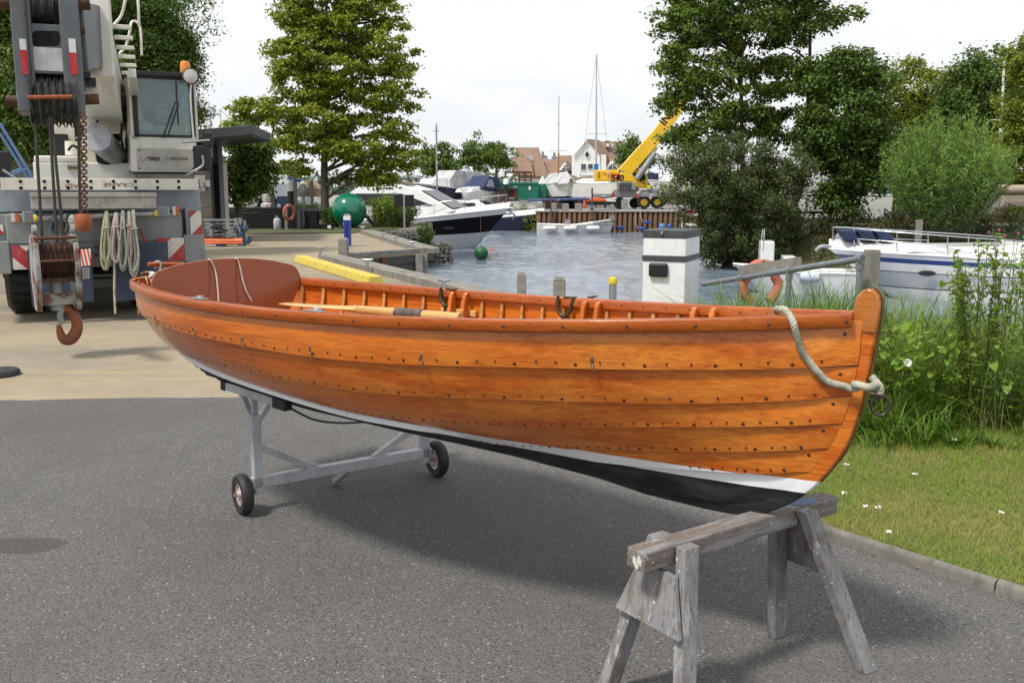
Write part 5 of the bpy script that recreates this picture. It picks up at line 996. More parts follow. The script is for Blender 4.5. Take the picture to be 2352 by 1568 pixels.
p0, p1 = aty(z1(688, 950), 9.8), aty(z2(588, 380), 9.8); nl = 30; lk = (p0[2] - p1[2]) / nl
lmesh = MB().tube([(.028 * math.cos(a), 0, lk * .62 * math.sin(a)) for a in np.linspace(0, 6.28, 15)[:-1]], .0085, 6, True).mesh('link', m_rust, 60)
for k in range(nl):
    o = link('chain_link', lmesh, ch); f = (k + .5) / nl; o.location = p0 * (1 - f) + p1 * f - np.array(ch.location); o.rotation_euler = (0, 0, (k % 2) * math.pi / 2 + .5)
c = aty(z2(583, 415), 9.8) - np.array(ch.location); MB().lathe([(.0001, .085), (.07, .085), (.08, .07), (.08, -.05), (.066, -.09), (.0001, -.09)], c, 'z', 18).build('anti_two_block_weight', m_orust, ch, smooth=40)
# ---- ropes and mats hung on the crane front
ropes = [((740, 330), 60, 740, (.42, .42, .30), (.30, .30, .2), 'pale green coil of rope, left of the hanging bunch'), ((810, 340), 75, 690, (.45, .38, .36), (.30, .25, .24), 'pinkish coil of rope tied with a big loop'), ((855, 325), 60, 760, (.34, .37, .33), (.22, .25, .21), 'grey green coil of rope hanging lowest of the bunch'), ((895, 330), 50, 690, (.42, .36, .33), (.3, .22, .2), 'reddish flecked coil of rope near the middle of the bunch'), ((930, 320), 75, 790, (.42, .43, .38), (.3, .31, .26), 'grey coil of rope, right of the hanging bunch'), ((455, 350), 50, 520, (.12, .13, .13), (.07, .07, .07), 'dark grey rope hanging behind the wire ropes'), ((500, 360), 40, 500, (.46, .47, .40), (.33, .34, .28), 'pale rope hanging left of the orange shackle weight'), ((375, 370), 30, 490, (.02, .06, .09), (.01, .04, .06), 'blue rope hanging on the left of the pole'), ((560, 350), 45, 490, (.42, .40, .30), (.28, .27, .2), 'cream rope hanging behind the rusty chain')]
for (x, y), w, yb, c1, c2, lab in ropes:
    fr_r = Fr(CF.w(CF.p(z2(x, yb), -.32)) , CF.rz); t = thing('rope_coil', lab, 'rope', fr_r, 'coiled ropes hung on the crane pole'); mt = ropemat('coil ' + lab[:18], c1, c2, .6)
    for k in range(6):
        dx = random.uniform(-1, 1) * w * .22; yy = yb + random.uniform(-60, 0) ; dy = random.uniform(0, .06); hw = w * random.uniform(.25, .5)
        pts = [(x + dx * .4, y + 8), (x + dx - hw * .5, y + (yy - y) * .35), (x + dx - hw, y + (yy - y) * .75), (x + dx - hw * .3, yy), (x + dx + hw * .5, yy - 12), (x + dx + hw, y + (yy - y) * .7), (x + dx + hw * .3, y + (yy - y) * .3), (x + dx * .4 + 5, y + 8)]
        P = [CF.R.T @ (CF.w(CF.p(z2(*q), -.34 - dy)) - fr_r.o) for q in pts]; P[0][1] += .05; P[-1][1] += .05
        MB().tube(crv(P, 30), .0135, 6).build('strand', mt, t, smooth=60)
    P = [CF.R.T @ (CF.w(CF.p(z2(x + w * .34 * math.cos(a), y + (yb - y) * .28 + 10 * math.sin(a)), -.36 - .05 * math.sin(a))) - fr_r.o) for a in np.linspace(0, 6.28, 15)[:-1]]; MB().tube(P, .014, 6, True).build('wrap', mt, t, smooth=60)
P = [CF.w(CF.p(z2(*q), -.36)) for q in ((795, 650), (798, 760), (797, 880), (800, 960), (804, 1050))]; tag(MB().tube(crv(P, 20), .016, 7).build('rope_tail', m_rope, smooth=60), 'single rope tail dangling almost to the ground before the mat', 'rope')
def mat_(pts, y, lab):
    P = [CF.w(CF.p(z2(*q), y)) for q in pts]; n_ = CF.R @ np.array([0, .03, 0]); tag(MB().prism(P, n_).build('carpet_mat', m_carpet), lab, 'mat', 'navy carpet mats hung on the crane')
mat_([(775, 570), (1168, 548), (1188, 930), (800, 968)], -.28, 'navy carpet mat hanging below the coiled ropes'); mat_([(186, 606), (640, 590), (655, 965), (226, 1005)], -.22, 'navy carpet mat hanging behind the hook block')
# ---- pads on the ground
for px, lab in (((-6, 860), 'round black rubber pad on the concrete at the left edge'), ((484, 646), 'black rubber pad on the ground beside the crane')):
    p = onz(Dp(*px)); r = .2 if px[0] < 100 else .3; tag(MB().lathe([(r, .0), (r, .03), (r * .92, .05), (.0001, .055)], (0, 0, 0), 'z', 28).build('rubber_pad', m_rubber, None, smooth=40), lab, 'rubber pad').location = p
# hoses and hand marks on the crane
for i, pts in enumerate((((900, 720), (870, 790), (840, 900), (800, 1010)), ((760, 480), (800, 560), (850, 640), (905, 700)), ((985, 960), (1005, 1040), (1000, 1130), (1020, 1230)), ((560, 1240), (600, 1200), (650, 1230), (700, 1290)), ((1030, 1000), (1050, 1090), (1040, 1180), (1060, 1260)))):
    MB().tube(crv([CF.p(z1(*q), 1.75 + .1 * i) for q in pts], 16), .02, 8).build('hose', m_rubber, crane, smooth=60)
MB().tube(crv([CF.p(z1(*q), 1.2) for q in ((660, 445), (700, 490), (760, 480), (830, 600), (940, 715))], 20), .012, 6).build('orange_cable', m_orange, crane, smooth=60)
for k in range(6): MB().tube(crv([CF.p(z1(790 + 6 * k, 480 + 24 * k), 1.3), CF.p(z1(850 - 4 * k, 500 + 22 * k), 1.25), CF.p(z1(810 + 5 * k, 520 + 22 * k), 1.3)], 8), .016, 6).build('hydraulic_fitting', m_galv, crane, smooth=60)
for x, y in ((1150, 1238), (1592, 1238), (1150, 1388), (1592, 1388)): 
    p = CF.p(z1(x, y), 1.48); MB().lathe([(.0001, -.006), (.014, -.004), (.015, 0)], (p[0], 1.484, p[2]), 'y', 8).build('bolt', m_rust, pan)
# ================================================================ LEFT: BUILDING, TROLLEYS, QUAY
m_clad = M('grey larch cladding', (.30, .27, .25), .8, 0, (.22, .195, .175), 3, grime=.4, stretch=(.3, 1, 4)); m_anth = M('anthracite sheet', (.045, .05, .058), .45, 0, (.06, .065, .075), 1.5)
bo = aty(z1(2088, 1030), 31.0); BF = Fr((bo[0], bo[1], 0), rad(7)); bz = bo[2]; bs = .083
bld = thing('office_building', 'timber clad building with a dark sloping canopy roof behind the crane', 'building', BF)
def rz_(x): return bz + bs * x
rf = MB().prism([(-13, 0, rz_(-13)), (0, 0, rz_(0)), (0, 0, rz_(0) - .30), (-13, 0, rz_(-13) - .30)], (0, 4.2, 0)).build('roof', m_anth, bld, bevel=.015); MB().prism([(-13, .05, rz_(-13) - .302), (-.05, .05, rz_(0) - .306), (-.05, .05, rz_(0) - .34), (-13, .05, rz_(-13) - .34)], (0, 4.1, 0)).build('soffit', m_anth, rf)
wy = 1.6; xw = BF.p(z3(202, 800), wy)[0]; xd = BF.p(z3(268, 800), wy)[0]; xp0, xp1 = BF.p(z3(272, 800), .5)[0], BF.p(z3(300, 800), .5)[0]
for k in range(21):
    if .172 + .16 * k < rz_(-4.0) - .3: MB().box(-12.8, xw, wy + random.uniform(0, .012), wy + .05, .02 + .16 * k, .02 + .16 * k + .152).build('plank', m_clad, bld)
MB().prism([(-12.7, wy + .055, 0), (xw - .05, wy + .055, 0), (xw - .05, wy + .055, rz_(xw) - .36), (-12.7, wy + .055, rz_(-12.7) - .36)], (0, 2.4, 0)).build('core', m_black, bld)
dr = MB().box(xw + .03, xd, wy + .35, wy + .40, 0, BF.p(z3(230, 525), wy)[2]).build('door', m_void, bld); MB().box(xw - .01, xw + .03, wy - .01, wy + .3, 0, BF.p(z3(230, 525), wy)[2] + .05).build('door_frame', m_anth, dr); MB().prism([(xp0, .5, 0), (xp1, .5, 0), (xp1, .5, rz_(xp1) - .35), (xp0, .5, rz_(xp0) - .35)], (0, .2, 0)).build('post', m_anth, bld)
xj0, xj1 = BF.p(z3(302, 800), 1.)[0], BF.p(z3(330, 800), 1.)[0]; MB().box(xj0, xj1, 1.0, 1.25, 0, BF.p(z3(310, 520), 1.)[2]).build('door_jamb', M('pale jamb', (.42, .40, .38), .7), bld)
a = BF.p(z3(64, 757), wy - .02); b = BF.p(z3(147, 626), wy - .02); sg = MB().box(a[0], b[0], wy - .03, wy - .01, a[2], b[2]).build('sign', m_white, bld)
for i, (tx, px) in enumerate((('K', (78, 700)), ('LY', (96, 728)), ('510', (92, 754)))):
    p = BF.p(z3(*px), wy - .03); text('lettering', tx, m_black, sg, (p[0], wy - .034, p[2]), .22 if i < 2 else .2)
a = BF.p(z3(146, 724), wy - .02); b = BF.p(z3(188, 668), wy - .02); MB().box(a[0], b[0], wy - .03, wy - .01, a[2], b[2]).build('sign', m_white, bld)
an = aty(z1(1740, 1050), 32); ant = thing('aerial', 'slim aerial with a grey box above the canopy roof', 'aerial', Fr((an[0], an[1], 0)))
MB().tube([(0, 0, 2.8), (0, 0, an[2] + .55)], .02, 6).build('mast', m_galv, ant); MB().box(.05, .16, -.04, .04, an[2] + .35, an[2] + .65).build('box', M('pale grey plastic', (.5, .52, .55), .5), ant); MB().box(0, .06, -.01, .01, an[2] + .45, an[2] + .48).build('arm', m_galv, ant)
lad = thing('lattice_frame', 'blue tubular frame leaning behind the crane at the left edge', 'frame', Fr((-9.2, 17.2, 0)))
for a, b in (((0, 1020), (285, 1490)), ((0, 1100), (240, 1480)), ((60, 1470), (230, 1390)), ((0, 1470), (180, 1390)), ((120, 1440), (180, 1390)), ((40, 1500), (0, 1440))): MB().tube([aty(z1(*a), 17.2) - np.array(lad.location), aty(z1(*b), 17.2) - np.array(lad.location)], .03, 8).build('tube', M('blue tube paint', (.09, .16, .30), .4, .2), lad, smooth=50)
# trolley stack
TF = Fr(onz(z3(330, 1215))); ts = thing('trolley_stack', 'stack of galvanised boat trolleys with blue castor wheels', 'trolley', TF)
def tp(x, y, d=0.): return TF.p(z3(x, y), d)
for i, (x0, x1, y, h) in enumerate(((140, 460, 1000, 26), (150, 470, 1032, 24), (150, 440, 1062, 26), (165, 500, 1092, 22), (170, 480, 1122, 24))):
    for d in (0, .5): MB().bar(tp(x0, y, d), tp(x1, y, d), .06, h * .30 / 4 / FPX * TF.o[1]).build('bar', m_galv, ts)
for x, y0, y1 in ((405, 985, 1135), (440, 985, 1130), (200, 1000, 1140), (480, 1060, 1150)): MB().bar(tp(x, y0, -.05), tp(x, y1, -.05), .09, .06).build('upright', m_galv, ts)
for x0, x1, y in ((185, 290, 1015), (190, 285, 1060), (255, 330, 1085)): MB().bar(tp(x0, y, -.08), tp(x1, y, -.08), .12, .07).build('pad', m_rubber, ts, bevel=.02)
for x, y in ((456, 1195), (500, 1168), (423, 1078), (482, 1058), (440, 1110)):
    p = tp(x, y, -.12); w_ = MB().lathe([(.09, -.03), (.125, -.028), (.13, 0), (.125, .028), (.09, .03), (.09, -.03)], p, 'y', 20, False).build('castor', m_rubber, ts, smooth=40); MB().lathe([(.0001, -.025), (.09, -.025), (.09, .025), (.0001, .025)], p, 'y', 16).build('hub', M('blue hub', (.03, .12, .28), .5), w_); MB().bar(p + np.array([0, 0, .02]), p + np.array([.0, 0, .2]), .05, .09).build('fork', m_galv, w_)
op = thing('orange_poles', 'bundle of bright orange poles on a blue pallet by the trolleys', 'poles', Fr(onz(z3(290, 1222))))
o_ = np.array(op.location)
for k in range(6): MB().tube([aty(z3(60, 1158 + 7 * k), o_[1] - .1 * (k % 3)) - o_, aty(z3(455 + 6 * (k % 2), 1164 + 6 * k), o_[1] - .1 * (k % 3)) - o_], .032, 8).build('pole', m_orange, op, smooth=50)
MB().box(-1.6, .35, -.1, .1, .27, .30).build('batten', m_rust, op)
a = aty(z3(240, 1236), o_[1] - .15) - o_; b = aty(z3(287, 1196), o_[1] - .15) - o_; MB().box(a[0], b[0], a[1], a[1] + .5, a[2], b[2]).build('pallet_block', M('blue pallet', (.07, .16, .25), .7), op)
# green sphere
gs = aty(z3(1350, 922), 43.0); gb = thing('mooring_buoy', 'big glossy green steel sphere standing on the quay', 'buoy', Fr((gs[0], gs[1], 0))); R_ = 142 * .4782 / 4 / FPX * 43.4
m_green = M('glossy green paint', (.0, .155, .085), .22, 0, (.0, .125, .07), 1.2, coat=.6)
MB().lathe([(R_ * math.sin(t), gs[2] - R_ * math.cos(t)) for t in np.linspace(.02, math.pi - .02, 30)], (0, 0, 0), 'z', 48).build('sphere', m_green, gb, smooth=60)
MB().lathe([(R_ + .002, gs[2] - .02), (R_ + .012, gs[2]), (R_ + .002, gs[2] + .02)], n=48, caps=False).build('seam', m_green, gb, smooth=60); MB().tube([(.07 * math.cos(a), 0, gs[2] + R_ + .06 + .07 * math.sin(a)) for a in np.linspace(0, 6.28, 17)[:-1]], .022, 8, True).build('lifting_eye', m_green, gb, smooth=60)
MB().box(-.15, .35, -.2, .2, 0, gs[2] - R_ + .12).build('stand', m_rust, gb)
# blue service post
bp = onz(z3(1342, 1218)); sp = thing('service_post', 'slim blue service post with a white top on the quay', 'service post', Fr(bp)); 
MB().box(-.10, .10, -.1, .1, .01, .80).build('body', M('blue post paint', (.015, .045, .30), .35), sp, bevel=.015); MB().box(-.012, .012, -.108, -.1, .05, .78).build('slot', m_black, sp); MB().box(-.105, .105, -.105, .105, .80, .93).build('lamp_band', m_white, sp, bevel=.01); MB().lathe([(.11, .93), (.11, .96), (.06, .985), (.0001, .99)], n=16).build('cap', m_galv, sp, smooth=40); MB().box(-.13, -.10, -.05, .05, .62, .75).build('socket', m_galv, sp); MB().box(-.16, .16, -.16, .16, 0, .012).build('base_plate', m_galv, sp)
m_tim = M('weathered quay timber', (.27, .255, .225), .85, 0, (.18, .165, .14), 5, bump=(25, .5, .006), stretch=(1, 1, 1), grime=.4); m_dtim = M('dark wet timber', (.075, .07, .06), .8, 0, (.045, .04, .035), 3, grime=.4, stretch=(.5, 1, 3))
# edge beams in lengths
def beam_run(a, b, w, h, name_parent, n, side, zt=.12, planks=3):
    a = np.asarray(a, float) * [1, 1, 0]; b = np.asarray(b, float) * [1, 1, 0]; d = (b - a) / np.linalg.norm(b - a); nn = np.array([-d[1], d[0], 0]) * side; L_ = np.linalg.norm(b - a) / n
    for i in range(n):
        for k in range(planks):
            p = a + d * (L_ * i + .012) + nn * (w / planks * (k + .5)); q = a + d * (L_ * (i + 1) - .012) + nn * (w / planks * (k + .5))
            MB().bar(p + [0, 0, zt - h / 2 + random.uniform(-.006, .006)], q + [0, 0, zt - h / 2 + random.uniform(-.006, .006)], w / planks - .012, h).build('plank', m_tim, name_parent, bevel=.006)
qt = thing('quay_edge', 'long grey timber quay edging running behind the boat', 'quay edge', Fr((float(qa[0]), float(qa[1]), 0)))
qt.location = (0, 0, 0)
beam_run(qa - qd * .25, qa + qd * 17, .48, .17, qt, 6, 1)
qt2 = thing('dock_wall', 'dark plank dock wall with a timber capping beyond the boat', 'dock wall'); beam_run(qc, qb, .30, .17, qt2, 3, 1, .12, 2)
wb = (qb - qc); wn_ = np.array([wb[1], -wb[0], 0]) / np.linalg.norm(wb)
for k in range(6): 
    off = wn_ * random.uniform(.03, .06); MB().bar(qc * [1, 1, 0] + off + np.array([0, 0, -.15 - .24 * k]), qb * [1, 1, 0] + off + np.array([0, 0, -.15 - .24 * k]), .09, .225).build('plank', m_dtim, qt2)
for f, w, mt in ((.92, .20, m_tim), (.985, .20, m_tim), (.44, .12, m_rust)):
    p = qc * (1 - f) + qb * f; p = p * [1, 1, 0] + wn_ * .16; MB().box(p[0] - w / 2, p[0] + w / 2, p[1] - .08, p[1] + .08, -2.4, -.02).build('pile', mt, qt2, bevel=.01)
qt3 = thing('slip_edge', 'grey plank edging running from the gabions to the dock corner', 'quay edge'); beam_run(q2, qb, .55, .15, qt3, 3, 1, .13, 4)
cleat = None
for i, (px, lab) in enumerate((((1112, 1282), 'steel cleat on the left end of the long quay edging'), ((1505, 1395), 'steel cleat in the middle of the long quay edging'), ((1465, 1085), 'small cleat at the far end of the slip edging'), ((1635, 1140), 'second cleat along the slip edging'), ((1740, 1175), 'third cleat along the slip edging'), ((1880, 1222), 'cleat nearest the dock corner on the slip edging'))):
    p = onz(z3(*px), .13); s_ = 1. if i < 2 else .8; o = thing('cleat', lab, 'cleat', Fr(p, random.uniform(-.6, .6)), 'mooring cleats on the quay edging')
    MB().cyl((0, 0, -.02), (0, 0, .14 * s_), .035 * s_, .028 * s_, 10).build('neck', m_galv, o, smooth=40); MB().tube(crv([(-.13 * s_, 0, .17 * s_), (-.06 * s_, 0, .15 * s_), (.06 * s_, 0, .15 * s_), (.13 * s_, 0, .17 * s_)], 8), [.016, .024, .028, .03, .03, .028, .024, .016], 8).build('horn', m_galv, o, smooth=50)
p = onz(Dp(1020, 660), .13); o = thing('cleat', 'steel cleat on the quay edging right behind the far rail of the boat', 'cleat', Fr(p, .3), 'mooring cleats on the quay edging'); MB().cyl((0, 0, -.02), (0, 0, .10), .04, .03, 10).build('neck', m_galv, o); MB().tube(crv([(-.1, 0, .13), (0, 0, .11), (.1, 0, .13)], 8), .024, 8).build('horn', m_galv, o, smooth=50)
def postbox(px_top, px_bot, Y, w, lab, mat, name='bollard', cat='bollard', d=None, group=None):
    t = aty(px_top, Y); o = thing(name, lab, cat, Fr((t[0], Y, -.3)), group); d = d or w
    hh = t[2] + .3; m = MB()
    MB().prism([(-w/2, -d/2, 0), (w/2, -d/2, 0), (w/2, d/2, 0), (-w/2, d/2, 0)], (0, 0, hh - .05)).build('shaft', mat, o, bevel=.02); MB().add([(-w/2, -d/2, hh - .048), (w/2, -d/2, hh - .048), (w/2, d/2, hh - .048), (-w/2, d/2, hh - .048), (-w*.36, -d*.36, hh), (w*.36, -d*.36, hh), (w*.36, d*.36, hh), (-w*.36, d*.36, hh)], [(4, 5, 6, 7), (0, 1, 5, 4), (1, 2, 6, 5), (2, 3, 7, 6), (3, 0, 4, 7)]).build('top', mat, o); return o
postbox(z3(1303, 1150), None, 24.3, .24, 'weathered timber bollard in front of the blue service post', m_tim)
postbox(Dp(1198, 624), None, 13.2, .13, 'grey concrete post behind the boat, left one of the pair', m_stonec, d=.12); postbox(Dp(1285, 634), None, 12.2, .16, 'grey concrete post behind the boat, right one of the pair', m_stonec, d=.12)
p = aty(Dp(1408, 645), 11.0); pp = thing('capped_pipe', 'galvanised pipe with a yellow cap behind the boat', 'pipe', Fr((p[0], 11., -.2))); MB().cyl((0, 0, 0), (0, 0, p[2] + .2 - .03), .045, n=16).build('pipe', m_galv, pp, smooth=50); MB().lathe([(.047, p[2] + .2 - .03), (.052, p[2] + .2 - .028), (.052, p[2] + .24), (.048, p[2] + .245), (.0001, p[2] + .246)], n=16).build('cap', m_yellow, pp, smooth=40)
p = aty(Dp(1360, 683), 11.3); o = thing('hose_tap', 'small grey tap fitting beside the yellow capped pipe', 'tap', Fr((p[0], 11.3, -.1))); MB().cyl((0, 0, 0), (0, 0, p[2] + .1), .02, n=8).build('stem', m_bronze, o); MB().bar((-.06, 0, p[2] + .1), (.06, 0, p[2] + .12), .02, .02).build('handle', m_bronze, o); MB().box(-.0, .3, -.03, .03, p[2] + .0, p[2] + .06).build('body', m_galv, o)
# white electricity pedestal
Yp = 9.9; pf = Fr(aty(Dp(1480, 700), Yp) * [1, 1, 0], rad(-25)); p0 = pf.p(Dp(1478, 540), 0); p1 = pf.p(Dp(1576, 540), 0)
pd = thing('power_pedestal', 'square white power pedestal with a dark lid behind the boat', 'pedestal', pf); w = p1[0] - p0[0]; dpt = w * 1.28; m_pw = M('white pedestal paint', (.80, .80, .82), .45, 0, (.74, .74, .76), 5, grime=.25, gc=(.25, .22, .2)); m_pd = M('anthracite powder coat', (.045, .048, .055), .5, 0, (.065, .068, .075), 8)
zt = pf.p(Dp(1479, 545), 0)[2]; zb1 = pf.p(Dp(1479, 586), 0)[2]; zb2 = pf.p(Dp(1479, 598), 0)[2]; ztop = pf.p(Dp(1479, 527), 0)[2]
bd = MB().box(p0[0], p1[0], 0, dpt, 0, zb2).build('body', m_pw, pd, bevel=.006); MB().box(p0[0], p1[0], 0, dpt, zb1, zt).build('upper_body', m_pw, pd, bevel=.006); MB().box(p0[0] - .008, p1[0] + .008, -.008, dpt + .008, zb2 + .001, zb1 - .001).build('band', m_pd, pd); MB().box(p0[0] - .008, p1[0] + .008, -.008, dpt + .008, zt + .001, ztop).build('lid', m_pd, pd, bevel=.006)
a = pf.p(Dp(1491, 634), -.01); b = pf.p(Dp(1535, 604), -.01); MB().box(a[0], b[0], -.05, -.001, a[2], b[2]).build('socket_box', m_blackp, pd, bevel=.02); p = pf.p(Dp(1521, 534), -.01); MB().lathe([(.0001, -.03), (.016, -.03), (.016, -.006), (.0001, -.006)], (p[0], 0, p[2]), 'y', 10).build('lock', m_galv, pd)
# yellow kerb
ya, yb_ = onz(z3(885, 1352)), onz(z3(1500, 1545)); m_yk = M('worn yellow kerb paint', (.66, .50, .06), .8, 0, (.50, .42, .16), 5, grime=.5, gc=(.2, .18, .1)); yk_ = thing('yellow_kerb', 'yellow painted concrete kerb on the yard behind the boat', 'kerb'); d = (yb_ - ya) / 4; nn = unit(np.array([-d[1], d[0], 0.]))
for k in range(4):
    a = ya + d * (k + .01); b = ya + d * (k + .99); MB().prism([a, a + nn * .05 + [0, 0, .16], a + nn * .30 + [0, 0, .16], a + nn * .34], b - a).build('kerb_block', m_yk, yk_, bevel=.02)
# gabions: wire baskets of broken stone
m_gst = M('gabion stone', (.21, .20, .175), .9, 0, (.11, .105, .09), 2.5, bump=(20, .5, .02)); gst = [MB().add([(random.uniform(.75, 1.1) * x, random.uniform(.75, 1.1) * y, random.uniform(.75, 1.1) * z) for x, y, z in ((-1, -1, -.8), (1, -1, -.8), (1, 1, -.8), (-1, 1, -.8), (-.8, -.9, .8), (.9, -.8, .8), (.8, .9, .8), (-.9, .8, .8))], [(0, 3, 2, 1), (4, 5, 6, 7), (0, 1, 5, 4), (1, 2, 6, 5), (2, 3, 7, 6), (3, 0, 4, 7)]).mesh('stone', m_gst) for _ in range(5)]
def gabion(lab, c0, c1, z0, z1_, depth, n):
    c0 = np.array([*c0, 0.]); c1 = np.array([*c1, 0.]); d = c1 - c0; L_ = np.linalg.norm(d); d /= L_; nn = np.array([d[1], -d[0], 0]); rz = math.atan2(d[1], d[0]); g = thing('gabion', lab, 'gabion', Fr((c0[0], c0[1], z0), rz), 'stone filled gabion baskets')
    MB().box(0.02, L_ - .02, .05, depth, 0.02, z1_ - z0 - .05).build('core', m_dtim, g); s_ = .11; rows = int((z1_ - z0) / .17); cols_ = int(L_ / .21)
    for r in range(rows):
        for c in range(cols_):
            o = link('stone', random.choice(gst), g); o.location = ((c + .5 + random.uniform(-.25, .25)) * L_ / cols_, random.uniform(-.0, .06), (r + .5 + random.uniform(-.15, .15)) * (z1_ - z0) / rows); o.rotation_euler = (random.uniform(-.4, .4), random.uniform(-.4, .4), random.uniform(-.4, .4)); o.scale = (s_ * random.uniform(.8, 1.15), s_, s_ * random.uniform(.65, .95))
    for c in range(0, cols_): 
        for j in range(2):
            o = link('stone', random.choice(gst), g); o.location = ((c + .5) * L_ / cols_, .2 + .25 * j, z1_ - z0 - .03); o.scale = (s_, s_, s_ * .6); o.rotation_euler = (0, 0, random.random() * 6)
    W_ = MB()
    for k in range(int(L_ / .5) + 1): W_.tube([(k * .5, -.11, 0), (k * .5, -.11, z1_ - z0)], .006, 4)
    for k in range(int((z1_ - z0) / .4) + 1): W_.tube([(0, -.11, k * .4), (L_, -.11, k * .4)], .006, 4)
    W_.build('wire_mesh', m_galv, g)
ga, gb_ = onz(z3(1590, 1085)), onz(z3(1945, 1075)); gabion('upper gabion basket of pale stones beside the slip', (ga[0], 40.6), (gb_[0], 41.4), -1.0, -.02, 1.5, 0)
ga, gb_ = aty(z4(150, 900), 44), aty(z4(402, 890), 44); gabion('lower mossy gabion basket at the water edge', (ga[0] - .6, 43.4), (gb_[0], 44.4), -2.1, -.72, 1.8, 0)
shrub('wall_shrub', 'small dark green bush growing from the gabions', z3(1975, 1150), 42.2, 1.3, .45, 60, lm_dark, .12, 'bush', -.9, .3, 40)
# planting round the sphere
for px, h, sp_, lab, lm_ in (((1010, 1070), 1.3, .8, 'dark green plants left of the sphere', lm_dark), ((1620, 1055), 1.6, 1.0, 'tall weeds right of the green sphere', lm_syc), ((1800, 1050), 1.5, .9, 'weedy green bush under the black sign', lm_dark), ((1230, 1050), 1.0, .5, 'low bush between the trunk and the sphere', lm_dark), ((1720, 1055), 1.9, .9, 'tall grassy plants left of the black sign', lm_wil)):
    p = onz(z3(*px)); shrub('planting', lab, z3(*px), 43.8, h, sp_, 70, lm_, .16, 'plant', -.02, .25, 36)
tag(MB().prism([(x, y, .0) for x, y in ((-17, 36), (-6.5, 38), (-5.3, 41.8), (-4.2, 48), (-22, 48))], (0, 0, .03)).build('grass_strip', M('dark green grass', (.05, .07, .02), .95, 0, (.09, .09, .03), 3)), kind='structure')  # strip of dark green grass
# black sign
p = aty(z3(1812, 840), 42); sn = thing('black_sign', 'black rectangular sign board on a grey post by the moored boats', 'sign', Fr((p[0], 42, 0))); hw = 82 * .4782 / 4 / FPX * 42; MB().box(-hw, hw, -.03, .03, p[2] - .26, p[2] + .26).build('board', m_black, sn, bevel=.01); MB().box(-.04, .04, -.08, -.031, 0, p[2] + .26).build('post', m_galv, sn)
# dark terrace, planters and clutter on the left
TY = 45.5
def stuffbox(name, lab, cat, x0, y0, x1, y1, Y, d, mat, zf=z3, base=False, **k):
    a = aty(zf(x0, y1), Y); b = aty(zf(x1, y0), Y); o = MB().box(0, b[0] - a[0], 0, d, 0 if not base else -(a[2]), b[2] - a[2]).build(name, mat, None, **k); o.location = a; return tag(o, lab, cat)
tf_ = thing('terrace_railing', 'long black terrace railing with slatted panels behind the yard', 'railing', Fr(onz(z3(330, 1075)) ))
o_ = np.array(tf_.location); Yr = 42.
for k in range(9): p = aty(z3(330 + 95 * k, 925), Yr) - o_; MB().box(p[0] - .04, p[0] + .04, p[1], p[1] + .08, -.02, p[2]).build('post', m_black, tf_)
for y in (925, 950): MB().bar(aty(z3(330, y), Yr) - o_, aty(z3(1130, y - 14), Yr) - o_, .05, .06).build('rail', m_black, tf_)
for k in range(7): MB().bar(aty(z3(335, 965 + 17 * k), Yr) - o_ + [0, .1, 0], aty(z3(900, 965 + 17 * k), Yr) - o_ + [0, .1, 0], .03, .10).build('slat', m_black, tf_)
pl = thing('planter', 'wide black slatted planter box on the grass strip', 'planter', Fr(onz(z3(630, 1080)) )); o_ = np.array(pl.location)
for k in range(8): MB().box(-2.4, 2.4, -.02 - .0 * k, .6, .02 + .12 * k, .12 + .12 * k).build('slat', m_black, pl)
stuffbox('tub', 'black plant tub under the tall tree', 'tub', 1040, 1040, 1130, 1085, 41.5, .5, m_blackp); stuffbox('tub', 'small dark box beside the green sphere', 'tub', 1140, 1035, 1205, 1082, 41.3, .5, m_blackp); stuffbox('white_label_box', 'white label on the dark box by the sphere', 'label', 1172, 1046, 1200, 1070, 41.28, .02, m_white)
gc = onz(z3(752, 1085)); g = thing('gas_bottle', 'grey gas bottle standing beside the planter', 'gas bottle', Fr(gc)); MB().lathe([(.14, 0), (.16, .03), (.16, .42), (.12, .5), (.05, .53), (.05, .57), (.0001, .57)], n=18).build('bottle', M('pale grey steel', (.42, .44, .46), .5), g, smooth=50); MB().lathe([(.08, .56), (.08, .62), (.07, .62), (.07, .56), (.08, .56)], n=14, caps=False).build('collar', m_galv, g)
lb = aty(z3(850, 938), 41.0); l_ = thing('lifebuoy', 'faded orange lifebuoy hung on a post by the terrace', 'lifebuoy', Fr((lb[0], 41., lb[2]), rad(58))); MB().tube([(.30 * math.cos(a), 0, .30 * math.sin(a)) for a in np.linspace(0, 6.28, 33)[:-1]], .065, 10, True).build('ring', M('faded orange foam', (.42, .11, .05), .7), l_, smooth=60)
for k in range(4): a0 = k * math.pi / 2 + .4; MB().tube([(.30 * math.cos(a0 + t), 0, .30 * math.sin(a0 + t)) for t in (-.09, 0, .09)], .069, 10).build('band', M('grey tape', (.4, .38, .36), .7), l_)
stuffbox('timber_post', 'grey timber post carrying the lifebuoy', 'post', 815, 895, 830, 1085, 41.2, .15, m_tim)
cab_ = stuffbox('service_cabinet', 'dark blue service cabinet beside the lifebuoy', 'cabinet', 756, 802, 822, 1085, 42.4, .5, M('navy cabinet', (.02, .03, .075), .5), bevel=.02); stuffbox('meter_box', 'small grey meter box on the navy cabinet', 'box', 752, 868, 776, 905, 42.3, .1, M('putty grey', (.4, .4, .36), .6))
